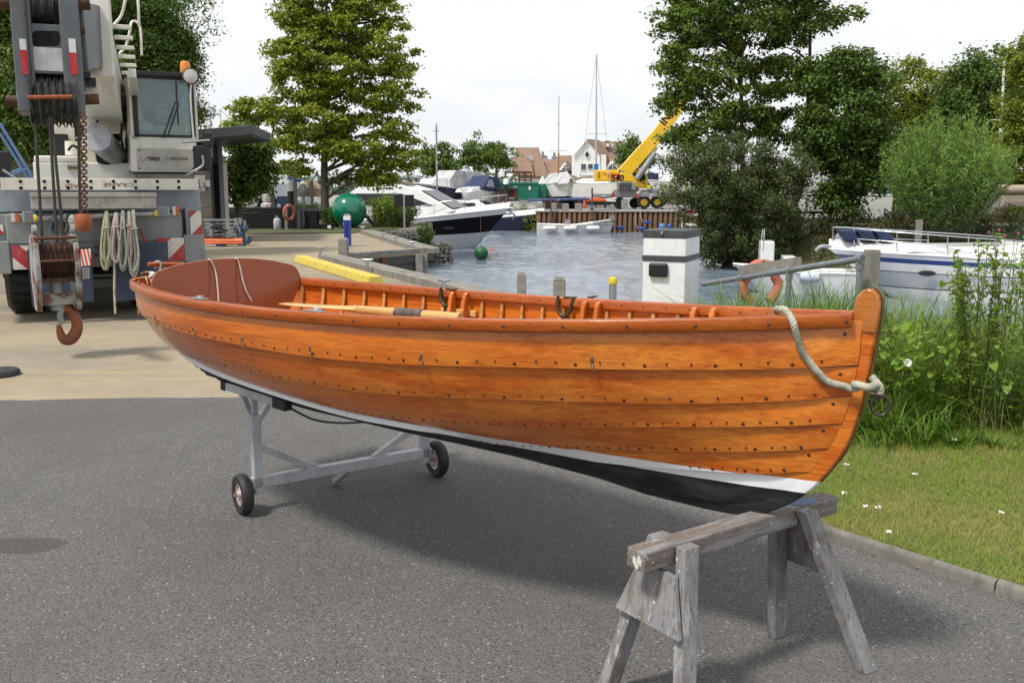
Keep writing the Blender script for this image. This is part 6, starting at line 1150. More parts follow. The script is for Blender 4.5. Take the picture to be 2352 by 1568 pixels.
stuffbox('gate_post', 'dark blue grey gate post left of the tree trunk', 'post', 918, 918, 942, 1080, 41.0, .2, m_anth); stuffbox('gate_post', 'slim dark gate post near the tree trunk', 'post', 962, 918, 975, 1060, 41.6, .2, m_anth); stuffbox('gate_beam', 'dark grey handrail between the gate posts and the tree', 'rail', 918, 905, 1130, 925, 41.1, .12, m_anth)
for px, Y, r, z_, lab, mt in (((870, 700), 47, .22, 0, 'black mooring pile with a white cap left of the tan boat cover', m_black), ):
    p = aty(z3(*px), Y); pi_ = thing('mooring_pile', lab, 'pile', Fr((p[0], Y, -2.2)), 'white capped black piles'); h = p[2] + 2.2; MB().cyl((0, 0, 0), (0, 0, h - .35), r, n=20).build('shaft', mt, pi_, smooth=50); MB().lathe([(r * 1.08, h - .35), (r * 1.08, h), (.0001, h + .25)], n=20).build('cap', m_white, pi_, smooth=40)
p = aty(z3(965, 770), 46); o = thing('vent_post', 'grey post with a round hood behind the lifebuoy', 'post', Fr((p[0], 46, 0))); MB().cyl((0, 0, 0), (0, 0, p[2]), .10, n=14).build('pipe', m_galv, o, smooth=50); MB().lathe([(.12, p[2] - .2), (.24, p[2]), (.22, p[2] + .25), (.1, p[2] + .38), (.0001, p[2] + .4)], n=16).build('hood', M('grey fabric', (.3, .3, .31), .8), o, smooth=50)
for x0, y0, x1, y1, lab in ((895, 680, 910, 915, 'dark leaning timber post beside the white capped pile'), (1036, 675, 1046, 960, 'thin dark pole left of the tall tree trunk'), (710, 715, 720, 910, 'thin dark pole right of the closed parasol'), (1555, 815, 1572, 1040, 'weathered post right of the green sphere')):
    stuffbox('pole', lab, 'pole', x0, y0, x1, y1 + 100 if y1 < 1000 else y1, 44.5, .12, m_dtim)
p = aty(z3(672, 905), 44.8); o = thing('parasol', 'closed pale fabric parasol on the terrace', 'parasol', Fr((p[0], 44.8, 0))); zz = aty(z3(675, 700), 44.8)[2]; MB().cyl((0, 0, 0), (0, 0, zz), .03, n=10).build('pole', m_dtim, o)
st = []; n_ = 20; V = []
for f, r in ((0, .26), (.25, .27), (.3, .16), (.45, .22), (.7, .2), (.9, .1), (1, .03)): V.append([((r * (1 + .18 * (j % 2))) * math.cos(2*math.pi*j/n_), (r * (1 + .18 * (j % 2))) * math.sin(2*math.pi*j/n_), .75 + (zz - .75) * f) for j in range(n_ + 1)])
MB().grid(V).build('canopy', M('pale canvas', (.55, .52, .48), .85), o, smooth=60)
# ================================================================ BOATS
def hull_boat(fr, name, label, L_, B_, sheer_, keel, bands, cat='boat', group=None, deck=m_white, full=.9, rake=.9, flare=.75, dk=.06):
    """lofted hull, bow towards +x; bands: (from, to, material, name) over the height of the topsides; returns the thing and its sheer function"""
    t = thing(name, label, cat, fr, group); f = np.linspace(0, 1, 30)
    bd = B_ / 2 * np.where(f < .45, full + (1 - full) * np.sin(f / .45 * math.pi / 2), (1 - np.clip((f - .45) / .55, 0, 1) ** 2.2) ** .85); bd = np.maximum(bd, .02)
    zs = np.interp(f, [0, .5, 1], sheer_) + (f - .5) ** 2 * .2 * (sheer_[2] - sheer_[1]); zc = keel + (0 - keel) * .9 + np.clip(f - .6, 0, 1) ** 2 * 1.2 * 0; zb = keel * (1 - np.clip((f - .55) / .45, 0, 1) ** 2)
    bc = bd * (flare * (1 - f ** 4) + .05)
    def pt(i, h, s):   # h<0 bottom, 0..1 topside
        if h < 0: y, z = bc[i] * (1 + h), zb[i] + (zc[i] - zb[i]) * (1 + h)
        else: y, z = bc[i] + (bd[i] - bc[i]) * h ** .8, zc[i] + (zs[i] - zc[i]) * h
        x = -L_ / 2 + L_ * (f[i] ** 1.0) - rake * (1 - (z - zb[i]) / (zs[i] - zb[i] + 1e-6)) * f[i] ** 5
        return (x, s * y, z)
    for h0, h1, mt, nm in bands:
        m = MB()
        for s in (1, -1): m.grid([[pt(i, h, s) for h in np.linspace(h0, h1, 4)] for i in range(30)])
        m.add([pt(0, h0, 1), pt(0, h1, 1), pt(0, h1, -1), pt(0, h0, -1)], [(0, 1, 2, 3)]); m.build(nm, mt, t, smooth=50)
    MB().grid([[(pt(i, 1, 1)[0], bd[i] * q, zs[i] + dk * (1 - q * q)) for q in np.linspace(-1, 1, 5)] for i in range(30)]).build('deck', deck, t, smooth=50)
    rl = [pt(i, 1, s) for s in (1,) for i in range(30)] + [pt(i, 1, -1) for i in range(29, -1, -1)]; MB().tube(rl, .03, 6).build('rubbing_rail', deck, t, smooth=60)
    t_sheer = lambda x: (float(np.interp((x + L_ / 2) / L_, f, bd)), float(np.interp((x + L_ / 2) / L_, f, zs)))
    return t, t_sheer
def cabin(t, prof, w, tum=.85, mat=m_white, name='cabin', bevel=.04):
    zmin = min(z for x, z in prof); zmax = max(z for x, z in prof); k = lambda z: w * (1 - (1 - tum) * (z - zmin) / (zmax - zmin + 1e-6)); n = len(prof)
    return MB().add([(x, k(z), z) for x, z in prof] + [(x, -k(z), z) for x, z in prof], [tuple(range(n)), tuple(range(n, 2*n))[::-1]] + [(i, (i+1) % n, n + (i+1) % n, n + i) for i in range(n)]).build(name, mat, t, bevel=bevel), k
m_bglass = M('dark boat window', (.012, .015, .018), .08); m_steel = M('stainless rail', (.62, .63, .64), .2, .9)
def sidewin(par, k, pts, name='window', mat=None, o=.012):
    for s in (1, -1): MB().prism([(x, s * (k(z) + .001), z) for x, z in pts], (0, s * o, 0)).build(name, mat or m_bglass, par)
def rails(t, sh, xs, h, r=.016, inset=.08, posts=None, name='guard_rail', close=True):
    top = {}
    for s in (1, -1):
        P = [(x, s * max(sh(x)[0] - inset, .03), sh(x)[1] + hh) for x, hh in zip(xs, h)]; top[s] = P; MB().tube(crv(P, 20), r, 6).build(name, m_steel, t, smooth=60)
        for p in P[::(posts or 1)]: MB().tube([p, (p[0] - .05, p[1], sh(p[0])[1])], r * .9, 5).build('stanchion', m_steel, t)
# moored black cruiser
o = aty(z4(840, 735), 50); wl0 = onz(z4(560, 975), WZ)
bf = Fr((wl0[0] - 2.95, wl0[1] + 2.2, WZ), rad(-20)); m_bh = M('black gelcoat', (.006, .006, .008), .3, 0, (.010, .010, .011), 1); m_bh.node_tree.nodes['Principled BSDF'].inputs['Specular IOR Level'].default_value = .12; m_gh = M('grey antifoul', (.52, .53, .55), .4, 0, (.46, .47, .49), 1)
bt, sh = hull_boat(bf, 'motor_cruiser', 'moored motor cruiser with a black hull and dark sloping windscreen', 11.0, 3.7, (1.55, 1.75, 2.35), -.6, [(-1, 0, m_gh, 'bottom'), (0, .44, m_gh, 'lower_topside'), (.44, .86, m_bh, 'topside'), (.86, 1, m_white, 'gunwale')], 'boat', rake=2.2, flare=.62, dk=.35)
c_, k = cabin(bt, [(-4.6, 1.8), (-4.4, 3.2), (-3.4, 3.75), (-.9, 3.7), (.3, 3.4), (2.6, 2.2), (1.5, 1.9)], 1.45, .78); sidewin(c_, k, [(-3.9, 2.5), (-3.9, 3.2), (-.8, 3.2), (1.3, 2.5)]); MB().prism([(.4, -1.05, 3.36), (.4, 1.05, 3.36), (2.35, 1.2, 2.36), (2.35, -1.2, 2.36)], (.05, 0, .04)).build('windscreen', m_bglass, c_)
for i in range(3): MB().box(-3.2 + .85 * i, -2.45 + .85 * i, -.8, .8, 3.75, 3.77).build('solar_panel', M('solar panel', (.10, .12, .15), .2), c_)
rails(bt, sh, [-.5, 1.5, 3.2, 4.6, 5.3], [.55, .75, .8, .8, .8]); sidewin(bt, lambda z: 1.52, [(2.0, 1.15), (2.05, 1.3), (2.6, 1.35), (2.65, 1.2)], 'porthole', m_black)
MB().tube(crv([(4.9, 0, 2.4), (5.6, 0, 2.38), (5.85, 0, 2.2)], 6), .07, 8).build('bow_roller', m_galv, bt); MB().tube(crv([(5.3, .0, 2.3), (5.75, .1, 2.0), (5.6, .25, 1.75)], 8), .06, 6).build('anchor', m_galv, bt)
# moored navy cruiser behind it
m_navy = M('navy gelcoat', (.012, .018, .055), .15, 0, (.016, .022, .06), 1, coat=.5); wl1 = onz(z4(1060, 838), WZ); nf = Fr((wl1[0] - 4.3, wl1[1] + 2.0, WZ), rad(-14))
bt, sh = hull_boat(nf, 'motor_cruiser', 'moored motor cruiser with a navy hull and white wheelhouse', 10.4, 3.4, (.95, 1.05, 1.5), -.5, [(-1, 0, m_gh, 'bottom'), (0, .10, m_white, 'boot_top'), (.10, .95, m_navy, 'topside'), (.95, 1, m_white, 'gunwale')], 'boat', rake=1.3, flare=.7, dk=.4)
c_, k = cabin(bt, [(-4.4, 1.0), (-4.3, 2.45), (-.2, 2.6), (.9, 1.95), (.9, 1.2)], 1.25, .86); sidewin(c_, k, [(-3.2, 1.85), (-3.2, 2.3), (-.4, 2.35), (-.2, 1.85)]); MB().prism([(-.1, -1.0, 2.5), (-.1, 1.0, 2.5), (.82, 1.05, 1.98), (.82, -1.05, 1.98)], (.04, 0, .03)).build('windscreen', m_bglass, c_); MB().prism([(.9, -1.1, 1.2), (.9, 1.1, 1.2), (3.9, .4, 1.3), (3.9, -.4, 1.3)], (0, 0, .42)).build('fore_cabin', m_white, bt, bevel=.1); sidewin(bt, lambda z: 1.02, [(1.6, 1.38), (1.6, 1.5), (2.7, 1.52), (2.7, 1.42)]); rails(bt, sh, [.8, 2.2, 3.6, 4.7, 5.25], [.5, .6, .65, .7, .8])
# white workboat with fenders
wl2 = aty(z4(1380, 828), 75.0); lf = Fr((wl2[0], 75.0, WZ), rad(4)); hw = 300 * .5102 / 4 / FPX * wl2[1]
bt, sh = hull_boat(lf, 'work_launch', 'long open white work launch moored along the steel piles', 2 * hw, 1.9, (.74, .68, 1.08), -.3, [(-1, 0, m_gh, 'bottom'), (0, 1, M('dull white paint', (.68, .68, .66), .5, 0, (.58, .58, .55), 2, grime=.2), 'topside')], 'boat', full=.8, rake=.35, flare=.85, dk=-.12)
for x in (-2.2, -.6, 1.2): MB().lathe([(.0001, -.55), (.12, -.5), (.18, -.35), (.18, .35), (.12, .5), (.0001, .55)], (x, -1.08, .45), 'x', 14).build('fender', m_white, bt, smooth=50); MB().lathe([(.0001, .0), (.13, .02), (.0001, .12)], (x + .5, -1.08, .45), 'x', 10).build('fender_end', m_navy, bt)
p = lf.p(z4(1512, 778), -.92); text('lettering', 'ELKINS BOATYARD', m_black, bt, (p[0], -1.00, .86), .24, (math.pi / 2 + .0, 0, rad(11)), sx=.95, bold=.004); text('lettering', '01202 483141', m_black, bt, (p[0] + .5, -.99, .62), .17, (math.pi / 2, 0, rad(11)))
MB().box(-.9, -.5, -.2, .2, .6, 1.1).build('engine_box', m_galv, bt); MB().box(hw - .35, hw - .02, -.25, .25, 1.0, 1.36).build('bow_pad', m_tim, bt)
# green mooring ball on the water
p = onz(z4(637, 1052), WZ); R_ = 56 * .5102 / 4 / FPX * p[1]; mb = thing('mooring_ball', 'green ball buoy floating beside the black hulled cruiser', 'buoy', Fr((p[0], p[1], WZ))); MB().lathe([(R_ * math.sin(t), R_ * .88 - R_ * math.cos(t)) for t in np.linspace(.02, math.pi - .02, 22)], n=32).build('ball', M('mossy green plastic', (.008, .11, .035), .4, 0, (.015, .075, .02), 4), mb, smooth=60); MB().tube([(0, 0, R_ * 1.85), (0, 0, R_ * 2.0)], .05, 8).build('eye', m_galv, mb)
for a, lab in (((630, 705), 'thin mooring line from the green ball up to the bow rail'), ((735, 870), 'slack thin line from the green ball to the navy cruiser')): tag(MB().tube([np.array([p[0], p[1], WZ + R_ * 1.9]), aty(z4(*a), p[1] + 3)], .012, 5).build('mooring_line', m_cable), lab, 'rope')
p = onz(z4(716, 980), WZ); o = MB().lathe([(.0001, .0), (.26, .02), (.28, .06), (.18, .11), (.0001, .12)], (0, 0, 0), 'z', 14).build('float', M('faded red float', (.5, .1, .08), .6)); o.location = (p[0], p[1], WZ - .05); tag(o, 'flat red float beside the green ball buoy', 'float')
# right: white sports cruiser
wl3 = onz(Dp(2010, 690), WZ); rf_ = Fr((wl3[0] + 4.0, wl3[1] + .6, WZ), rad(180 - 12)); m_wg = M('gelcoat greyed as shade', (.50, .51, .53), .25, 0, (.46, .47, .49), 1, coat=.3)  # topside grey paints in the shading of the flared hull side
bt, sh = hull_boat(rf_, 'sports_cruiser', 'white sports cruiser with a blue stripe moored behind the reeds', 10.2, 3.3, (1.30, 1.36, 1.52), -.45, [(-1, 0, m_white, 'bottom'), (0, .26, m_white, 'lower_topside'), (.26, .285, m_navy, 'pin_stripe'), (.285, .60, m_wg, 'topside'), (.60, .62, m_navy, 'pin_line'), (.62, .80, m_white, 'upper_topside'), (.80, .90, M('royal blue stripe', (.025, .05, .22), .3), 'stripe'), (.90, 1, m_white, 'gunwale')], 'boat', rake=2.0, flare=.9, dk=.32)
c_, k = cabin(bt, [(-3.4, 1.5), (-2.4, 2.9), (-1.9, 2.9), (-.3, 1.75), (2.6, 1.66), (2.9, 1.5)], 1.2, .8); sidewin(c_, k, [(-2.2, 2.0), (-2.0, 2.75), (-1.8, 2.75), (-.7, 1.95)]); MB().prism([(-1.85, -1.0, 2.84), (-1.85, 1.0, 2.84), (-.45, 1.05, 1.86), (-.45, -1.05, 1.86)], (.04, 0, .03)).build('windscreen', m_bglass, c_); MB().box(-5.0, -1.7, -1.2, 1.2, 2.9, 2.98).build('hard_top', m_white, c_, bevel=.03)
rails(bt, sh, [-1.0, .5, 1.8, 3.2, 4.4, 5.0], [.5, .58, .62, .66, .7, .7], .018); rails(bt, sh, [1.8, 3.2, 4.4, 5.0], [.35, .36, .38, .38], .012, name='lower_rail')
for s in (1, -1): PO = MB().lathe([(.0001, -.0), (.24, 0), (.26, .015), (.24, .03), (.0001, .03)], (0, 0, 0), 'y', 20).build('porthole', m_bglass, bt); PO.location = (2.3, s * 1.30, .88); PO.scale = (1., 1, .33); PO.rotation_euler = (s * .08, 0, s * -.17)
m_cush = M('navy cushions', (.02, .035, .09), .8)
for k, x in enumerate((1955, 1995, 2035)):
    q0 = rf_.p(Dp(x - 18, 558), 0.); w_ = .42; MB().prism([(q0[0], -.5, 1.80), (q0[0] - w_, -.5, 1.84), (q0[0] - w_ + .2, -.5, 2.16), (q0[0] + .2, -.5, 2.14)], (0, 1.0, 0)).build('cushion', m_cush, bt, bevel=.05)
    MB().tube([(q0[0] - .1, -.72, 1.7), (q0[0] + .12, -.73, 1.95)], .09, 8).build('fender', M('grey fender sock', (.5, .5, .5), .8), bt, smooth=50)
MB().tube(crv([(5.0, 0, 1.6), (5.35, 0, 1.6), (5.5, 0, 1.45)], 6), .06, 8).build('bow_roller', m_galv, bt)
# small tender with outboard
tf2 = Fr((lambda p: (p[0], p[1], WZ))(onz(Dp(1835, 672), WZ)), rad(170)); bt, sh = hull_boat(tf2, 'tender', 'small white tender with a dark outboard moored ahead of the sports cruiser', 4.4, 1.7, (.75, .74, .95), -.25, [(-1, 0, m_white, 'bottom'), (0, 1, m_white, 'topside')], 'boat', dk=-.1)
MB().box(.9, 1.35, -.45, .45, .6, 1.75).build('console', m_white, bt, bevel=.06); MB().tube(crv([(1.3, -.4, .8), (1.25, -.42, 2.0), (1.25, 0, 2.1), (1.25, .42, 2.0), (1.3, .4, .8)], 16), .02, 6).build('console_rail', m_steel, bt); MB().box(.2, .6, -.4, .4, .95, 1.25).build('cool_box', m_white, bt, bevel=.03)
ob_ = MB().prism([(-.25, -.18, .75), (.22, -.18, .8), (.25, -.18, 1.15), (.05, -.18, 1.38), (-.25, -.18, 1.3)], (0, .36, 0)).build('outboard', m_blackp, bt, bevel=.05); ob_.location = (-2.35, 0, .1); MB().box(-.05, .1, -.06, .06, .0, .8).build('outboard_leg', m_blackp, ob_); MB().box(-.255, .2, -.185, .185, 1.0, 1.06).build('outboard_stripe', m_red, ob_)
for s in (1, -1): MB().lathe([(.0001, -.35), (.14, -.3), (.17, 0), (.14, .3), (.0001, .35)], (-.2, s * .9, .6), 'x', 12).build('fender', M('pale blue fender', (.5, .55, .62), .4), bt, smooth=50)
# sloping galvanised handrail, post and lifebuoy at the reeds
hr = thing('ramp_handrail', 'galvanised tubular handrail sloping down through the reeds', 'handrail', Fr((2.9, 8.4, 0))); o_ = np.array(hr.location)
A_ = aty(Dp(1982, 593), 8.1); B_ = aty(Dp(1615, 652), 11.2); m_gal2 = M('weathered galvanised tube', (.27, .30, .33), .5, .5, (.20, .22, .24), 6)
MB().tube([A_ - o_, B_ - o_], .030, 12).build('top_rail', m_gal2, hr, smooth=50); q1 = A_ * .62 + B_ * .38; q2_ = A_ * .30 + B_ * .70
for q, zz in ((A_ - (A_ - B_) * .012, -.3), (q1, -.6), (q2_, -.9)): MB().tube([q - o_, np.array([q[0], q[1], zz]) - o_], .027, 12).build('upright', m_gal2, hr, smooth=50); MB().tube([q - o_ + (A_ - B_) * .012, q - o_ - (A_ - B_) * .012], .040, 12).build('fitting', m_gal2, hr, smooth=50); MB().tube([q - o_, q - o_ + np.array([0, 0, -.09])], .036, 12).build('fitting', m_gal2, hr, smooth=50)
C_ = A_ * .32 + B_ * .68; MB().bar(C_ + [0, .12, .07] - o_, A_ * .70 + B_ * .3 + [0, .12, .05] - o_, .04, .10).build('timber_rail', m_tim, hr)
p = aty(Dp(2003, 575), 8.3); o = thing('timber_post', 'square grey timber post at the top of the handrail', 'post', Fr((p[0], 8.3, -.4), .3)); MB().box(-.055, .055, -.055, .055, 0, p[2] + .4).build('shaft', m_tim, o, bevel=.01); MB().box(-.05, .05, -.05, .05, p[2] + .40, p[2] + .408).build('end_grain', m_tim, o)
lb = aty(Dp(1748, 640), 10.3); l_ = thing('lifebuoy', 'faded pink orange horseshoe lifebuoy hanging on the handrail', 'lifebuoy', Fr(lb, .2)); MB().tube([(.17 * math.cos(a) * (1 + (.25 if math.sin(a) < 0 else 0)), 0, .17 * math.sin(a) * (1 if math.sin(a) > 0 else 1.7)) for a in np.linspace(-1.05, math.pi + 1.05, 30)], .055, 10).build('ring', M('faded coral foam', (.58, .17, .12), .75, 0, (.45, .12, .09), 5), l_, smooth=60); MB().tube([(-.03, -.01, .17), (.02, -.062, .15), (.03, -.04, .2), (-.03, -.062, .22)], .012, 6).build('tie', m_wrope, l_)
# mooring pile at the sports cruiser
stuffbox('mooring_post', 'timber mooring post behind the sports cruiser rail', 'post', 1725, 1295, 1757, 1500, 33.5, .35, m_tim, z5)
# bindweed climbing a tall weed
vn = Fr((float(aty(Dp(2275, 900), 6.7)[0]), 6.7, .02)); bw = thing('bindweed', 'tall weed wrapped in bindweed with white trumpet flowers at the right edge', 'plant', vn)
stems = []
for k in range(9):
    top = vn.R.T @ (aty(Dp(random.uniform(2180, 2360), random.uniform(540, 700)), 6.7 + random.uniform(-.2, .2)) - vn.o); b0 = np.array([random.uniform(-.25, .3), random.uniform(-.15, .15), 0]); P = crv([b0, b0 * .6 + top * .4 + np.array([random.uniform(-.06, .06), 0, .05]), top], 16); MB().tube(P, np.linspace(.006, .002, 16), 5).build('stem', m_stalk, bw); stems.append(P)
lf1 = leafmat('bindweed leaf', (.16, .30, .03), (.24, .38, .05), trans=.45); lf2 = leafmat('yellowing leaf', (.36, .34, .04), (.30, .36, .05), trans=.45)
def heart(mat, s): return MB().add([(0, 0, 0), (-.42, -.18, .06), (-.52, .15, .05), (-.3, .6, 0), (0, 1.0, -.08), (.3, .6, 0), (.52, .15, .05), (.42, -.18, .06), (0, .4, -.07)], [(0, 1, 8), (1, 2, 8), (2, 3, 8), (3, 4, 8), (4, 5, 8), (5, 6, 8), (6, 7, 8), (7, 0, 8)]).mesh('leaf', mat, 60)
h1, h2 = heart(lf1, 1), heart(lf2, 1)
wC, wN = [], []
for k in range(16):
    top = vn.R.T @ (aty(Dp(random.uniform(2185, 2365), random.uniform(525, 640)), 6.7 + random.uniform(-.25, .25)) - vn.o); b0 = np.array([top[0] * .5 + random.uniform(-.1, .1), random.uniform(-.15, .15), 0]); P = crv([b0, b0 * .5 + top * .5 + np.array([random.uniform(-.04, .04), 0, .03]), top], 16); MB().tube(P, np.linspace(.006, .002, 16), 5).build('stem', m_stalk, bw); stems.append(P)
    f = RNG.uniform(.25, 1, 130); Q = np.stack([np.interp(f, np.linspace(0, 1, 16), P[:, j]) for j in range(3)], 1); wC.append(Q + RNG.normal(size=Q.shape) * .022); wN.append(unit(RNG.normal(size=Q.shape) + [0, -.4, .6]))
V, F = leafcards(np.concatenate(wC), np.concatenate(wN), .055, .3); npmesh('weed_foliage', V, F, leafmat('willowherb leaves', (.10, .19, .02), (.19, .30, .045), (.24, .27, .05), sat_noise=3., trans=.35), bw)
for k in range(130):
    P = random.choice(stems); q = P[random.randint(3, 15)]; o = link('leaf', h2 if random.random() < .2 else h1, bw); o.location = q + np.array([random.uniform(-.06, .06), random.uniform(-.06, .06), random.uniform(-.04, .04)]); s_ = random.uniform(.025, .065); o.scale = (s_, s_, s_); o.rotation_euler = (random.uniform(-1.2, .6), random.uniform(-.6, .6), random.uniform(0, 6.28))
gc_ = Fr((float(aty(Dp(2080, 860), 6.5)[0]), 6.5, .02)); bw2 = thing('bindweed', 'low bindweed with broad pale leaves scrambling beside the stem ring', 'plant', gc_)
for k in range(110):
    p = gc_.R.T @ (aty(Dp(random.gauss(2085, 50), min(max(random.gauss(805, 40), 735), 880)), 6.5 + random.uniform(-.15, .35)) - gc_.o); o = link('leaf', h1, bw2); o.location = p; s_ = random.uniform(.03, .07); o.scale = (s_, s_, s_); o.rotation_euler = (random.uniform(-1.3, .3), random.uniform(-.5, .5), random.uniform(0, 6.28))
for k in range(110):
    p = gc_.R.T @ (aty(Dp(random.uniform(2030, 2352), random.gauss(870, 45)), 6.5 + random.uniform(0, .5)) - gc_.o); o = link('leaf', h1, bw2); o.location = p; s_ = random.uniform(.02, .05); o.scale = (s_, s_, s_); o.rotation_euler = (random.uniform(-1.3, .3), random.uniform(-.5, .5), random.uniform(0, 6.28))
m_pet = leafmat('white bindweed petal', (.85, .85, .82), (.80, .82, .80), trans=.3)
fl_me = MB().lathe([(.004, -.045), (.006, -.02), (.016, .0), (.034, .012), (.040, .012)], n=15, caps=False).mesh('flower', m_pet, 60)
for px, par, F_ in (((2084, 832), bw2, gc_), ((2300, 618), bw, vn), ((2330, 660), bw, vn), ((2334, 600), bw, vn)):
    p = F_.R.T @ (aty(Dp(*px), F_.o[1] - .05) - F_.o); o = link('flower', fl_me, par); o.location = p; o.rotation_euler = (math.radians(75), 0, random.uniform(-.5, .5)); o.scale = (.72, .72, .72)
m_pink = M('magenta petals', (.55, .06, .30), .7)
for px in ((2272, 533), (2310, 541), (2330, 552), (2340, 536), (2296, 528)):
    p = vn.R.T @ (aty(Dp(*px), 6.65) - vn.o); MB().tube(crv([(p[0] * .6, 0, 0), (p[0] * .9, 0, p[2] * .5), p], 10), np.linspace(.006, .002, 10), 5).build('stem', m_stalk, bw); MB().lathe([(.0001, -.004), (.007, .0), (.009, .004), (.0001, .002)], p, 'y', 8).build('pink_flower', m_pink, bw)
# ================================================================ FAR QUAY
m_pile = NT('rusty mossy sheet pile'); _q = m_pile; sx = _q.n('ShaderNodeSeparateXYZ'); _q.l(_q.obj, sx.inputs[0]); nn_ = _q.noise(2.2, 5, .6, _q.map((1, 1, .25)))
c = _q.mix(_q.ramp(nn_, [(.4, 0), (.65, 1)]), (.24, .12, .07), (.16, .11, .07)); hgt = _q.math('ADD', sx.outputs[2], _q.math('MULTIPLY', nn_, 1.2)); c = _q.mix(_q.ramp(hgt, [(.35, .85), (1.2, 0)]), c, (.085, .085, .03)); _q.set(col=c, rough=.85).bump(nn_, .3, .02); m_pile = _q.m
pw = thing('sheet_pile_wall', 'rusty corrugated steel pile wall of the far quay', 'quay wall', Fr((2.0, 77.0, -1.9)))
pm = MB().prism([(0, .0, 0), (.10, -.28, 0), (.30, -.28, 0), (.40, 0, 0), (.40, .04, 0), (.28, -.24 + .04, 0), (.12, -.24 + .04, 0), (0, .04, 0)], (0, 0, 1.83)).mesh('sheet_pile', m_pile)
for k in range(36): o = link('sheet_pile', pm, pw); o.location = (k * .41, random.uniform(-.01, .01), 0)
MB().box(-.1, 14.9, -.35, .6, 1.84, 1.92).build('coping', m_stonec, pw)
def fbx(name, lab, cat, zf, x0, y0, x1, y1, Y, d, mat, group=None, **k):
    a = aty(zf(x0, y1), Y); b = aty(zf(x1, y0), Y); o = MB().box(0, b[0] - a[0], 0, d, 0, b[2] - a[2]).build(name, mat, None, **k); o.location = a; return tag(o, lab, cat, group)
class FF:
    """a far thing drawn on its own upright plane, with real depth"""
    def __init__(s, name, lab, cat, zf, Y, ref, group=None, z0=None):
        p = aty(zf(*ref), Y); s.Y = Y; s.zf = zf; s.o = np.array([p[0], Y, p[2] if z0 is None else z0]); s.t = thing(name, lab, cat, Fr(s.o), group)
    def p(s, x, y, d=0.): return aty(s.zf(x, y), s.Y + d) - s.o
    def box(s, name, x0, y0, x1, y1, d0, d1, mat, par=None, **k):
        a = s.p(x0, y1, d0); b = s.p(x1, y0, d0); return MB().box(a[0], b[0], d0, d1, a[2], b[2]).build(name, mat, par or s.t, **k)
    def poly(s, name, pts, ext, mat, par=None, **k): return MB().prism([s.p(*q) for q in pts], ext).build(name, mat, par or s.t, **k)
    def tube(s, name, pts, r, mat, par=None, n=8): return MB().tube([s.p(*q) for q in pts], r, n).build(name, mat, par or s.t, smooth=50)
# --- houses
m_roof = M('brown clay tiles', (.25, .16, .115), .85, 0, (.18, .12, .088), .5, bump=(3, .5, .06)); m_roofm = M('mossy brown tiles', (.17, .13, .085), .9, 0, (.12, .10, .06), .5); m_rend = M('white render', (.80, .80, .78), .7, 0, (.74, .74, .72), .3); m_win = M('house window glass', (.06, .075, .09), .1, 0, (.16, .19, .22), .5)
def win(h, x0, y0, x1, y1, d, par=None):
    w = h.box('window', x0, y0, x1, y1, d - .12, d - .02, m_rend, par); m_ = 3; h.box('pane', x0 + m_, y0 + m_, (x0 + x1) / 2 - 1, y1 - m_, d - .16, d - .121, m_win, w); h.box('pane', (x0 + x1) / 2 + 1, y0 + m_, x1 - m_, y1 - m_, d - .16, d - .121, m_win, w)
def skylight(h, pts, d): h.poly('roof_window', [(x, y, d) for x, y in pts], (0, -.1, .05), M('bright skylight', (.45, .55, .62), .1))
h = FF('house', 'house with a tall brown tiled roof behind the rusty frame', 'house', z8, 172, (600, 700), None, 0.); h.poly('roof', [(455, 665, 0), (768, 668, 0), (665, 362, 7), (425, 364, 7)], (0, .5, -.3), m_roof); h.poly('lower_roof', [(395, 640, -2.5), (612, 655, -2.5), (575, 465, 2), (380, 465, 2)], (0, .5, -.3), m_roof); h.poly('wall', [(400, 470, 7.6), (430, 360, 7.6), (450, 470, 7.6)], (0, .5, 0), m_rend); h.box('wall', 440, 640, 770, 740, .8, 9, m_rend); skylight(h, [(555, 455), (600, 455), (612, 490), (570, 492)], 3.3)
h = FF('house', 'low brown roofed house between the tall roof and the white gable', 'house', z8, 176, (780, 700), None, 0.); h.poly('roof', [(735, 650, 0), (880, 650, 0), (850, 486, 5), (690, 486, 5)], (0, .5, -.3), m_roof); h.box('wall', 740, 648, 880, 740, .5, 6, m_rend); h.poly('glass_roof', [(700, 484, 5), (765, 484, 5), (750, 444, 7), (690, 446, 7)], (0, .2, 0), m_win); h.poly('glass_roof', [(800, 488, 5), (868, 488, 5), (860, 455, 7), (800, 452, 7)], (0, .2, 0), m_win); h.tube('flue', [(708, 445, 6), (708, 405, 6)], .25, m_galv); h.tube('flue', [(830, 455, 6), (830, 415, 6)], .25, m_galv)
h = FF('house', 'house with a triangular white dormer left of the white gable', 'house', z8, 166, (930, 700), None, 0.); h.poly('roof', [(805, 642, 0), (1036, 642, 0), (1036, 446, 5), (872, 446, 5)], (0, .5, -.3), m_roof); h.box('wall', 815, 640, 1036, 740, .6, 6, m_rend)
dm = h.poly('dormer', [(878, 602, -.6), (1012, 602, -.6), (950, 514, -.6)], (0, 3.5, 0), m_rend); h.poly('dormer_window', [(905, 597, -.7), (1000, 597, -.7), (950, 533, -.7)], (0, .08, 0), m_win, dm); h.box('mullion', 947, 535, 953, 597, -.78, -.71, m_rend, dm); h.box('transom_bar', 915, 570, 990, 575, -.78, -.71, m_rend, dm); h.poly('dormer_roof', [(1012, 602, -.9), (1034, 602, -.2), (985, 514, 2.5), (945, 508, -.9)], (0, .2, .1), m_roof, dm)
h = FF('house', 'white gabled house with a diamond window and long brown roof', 'house', z8, 160, (1180, 700), None, 0.)
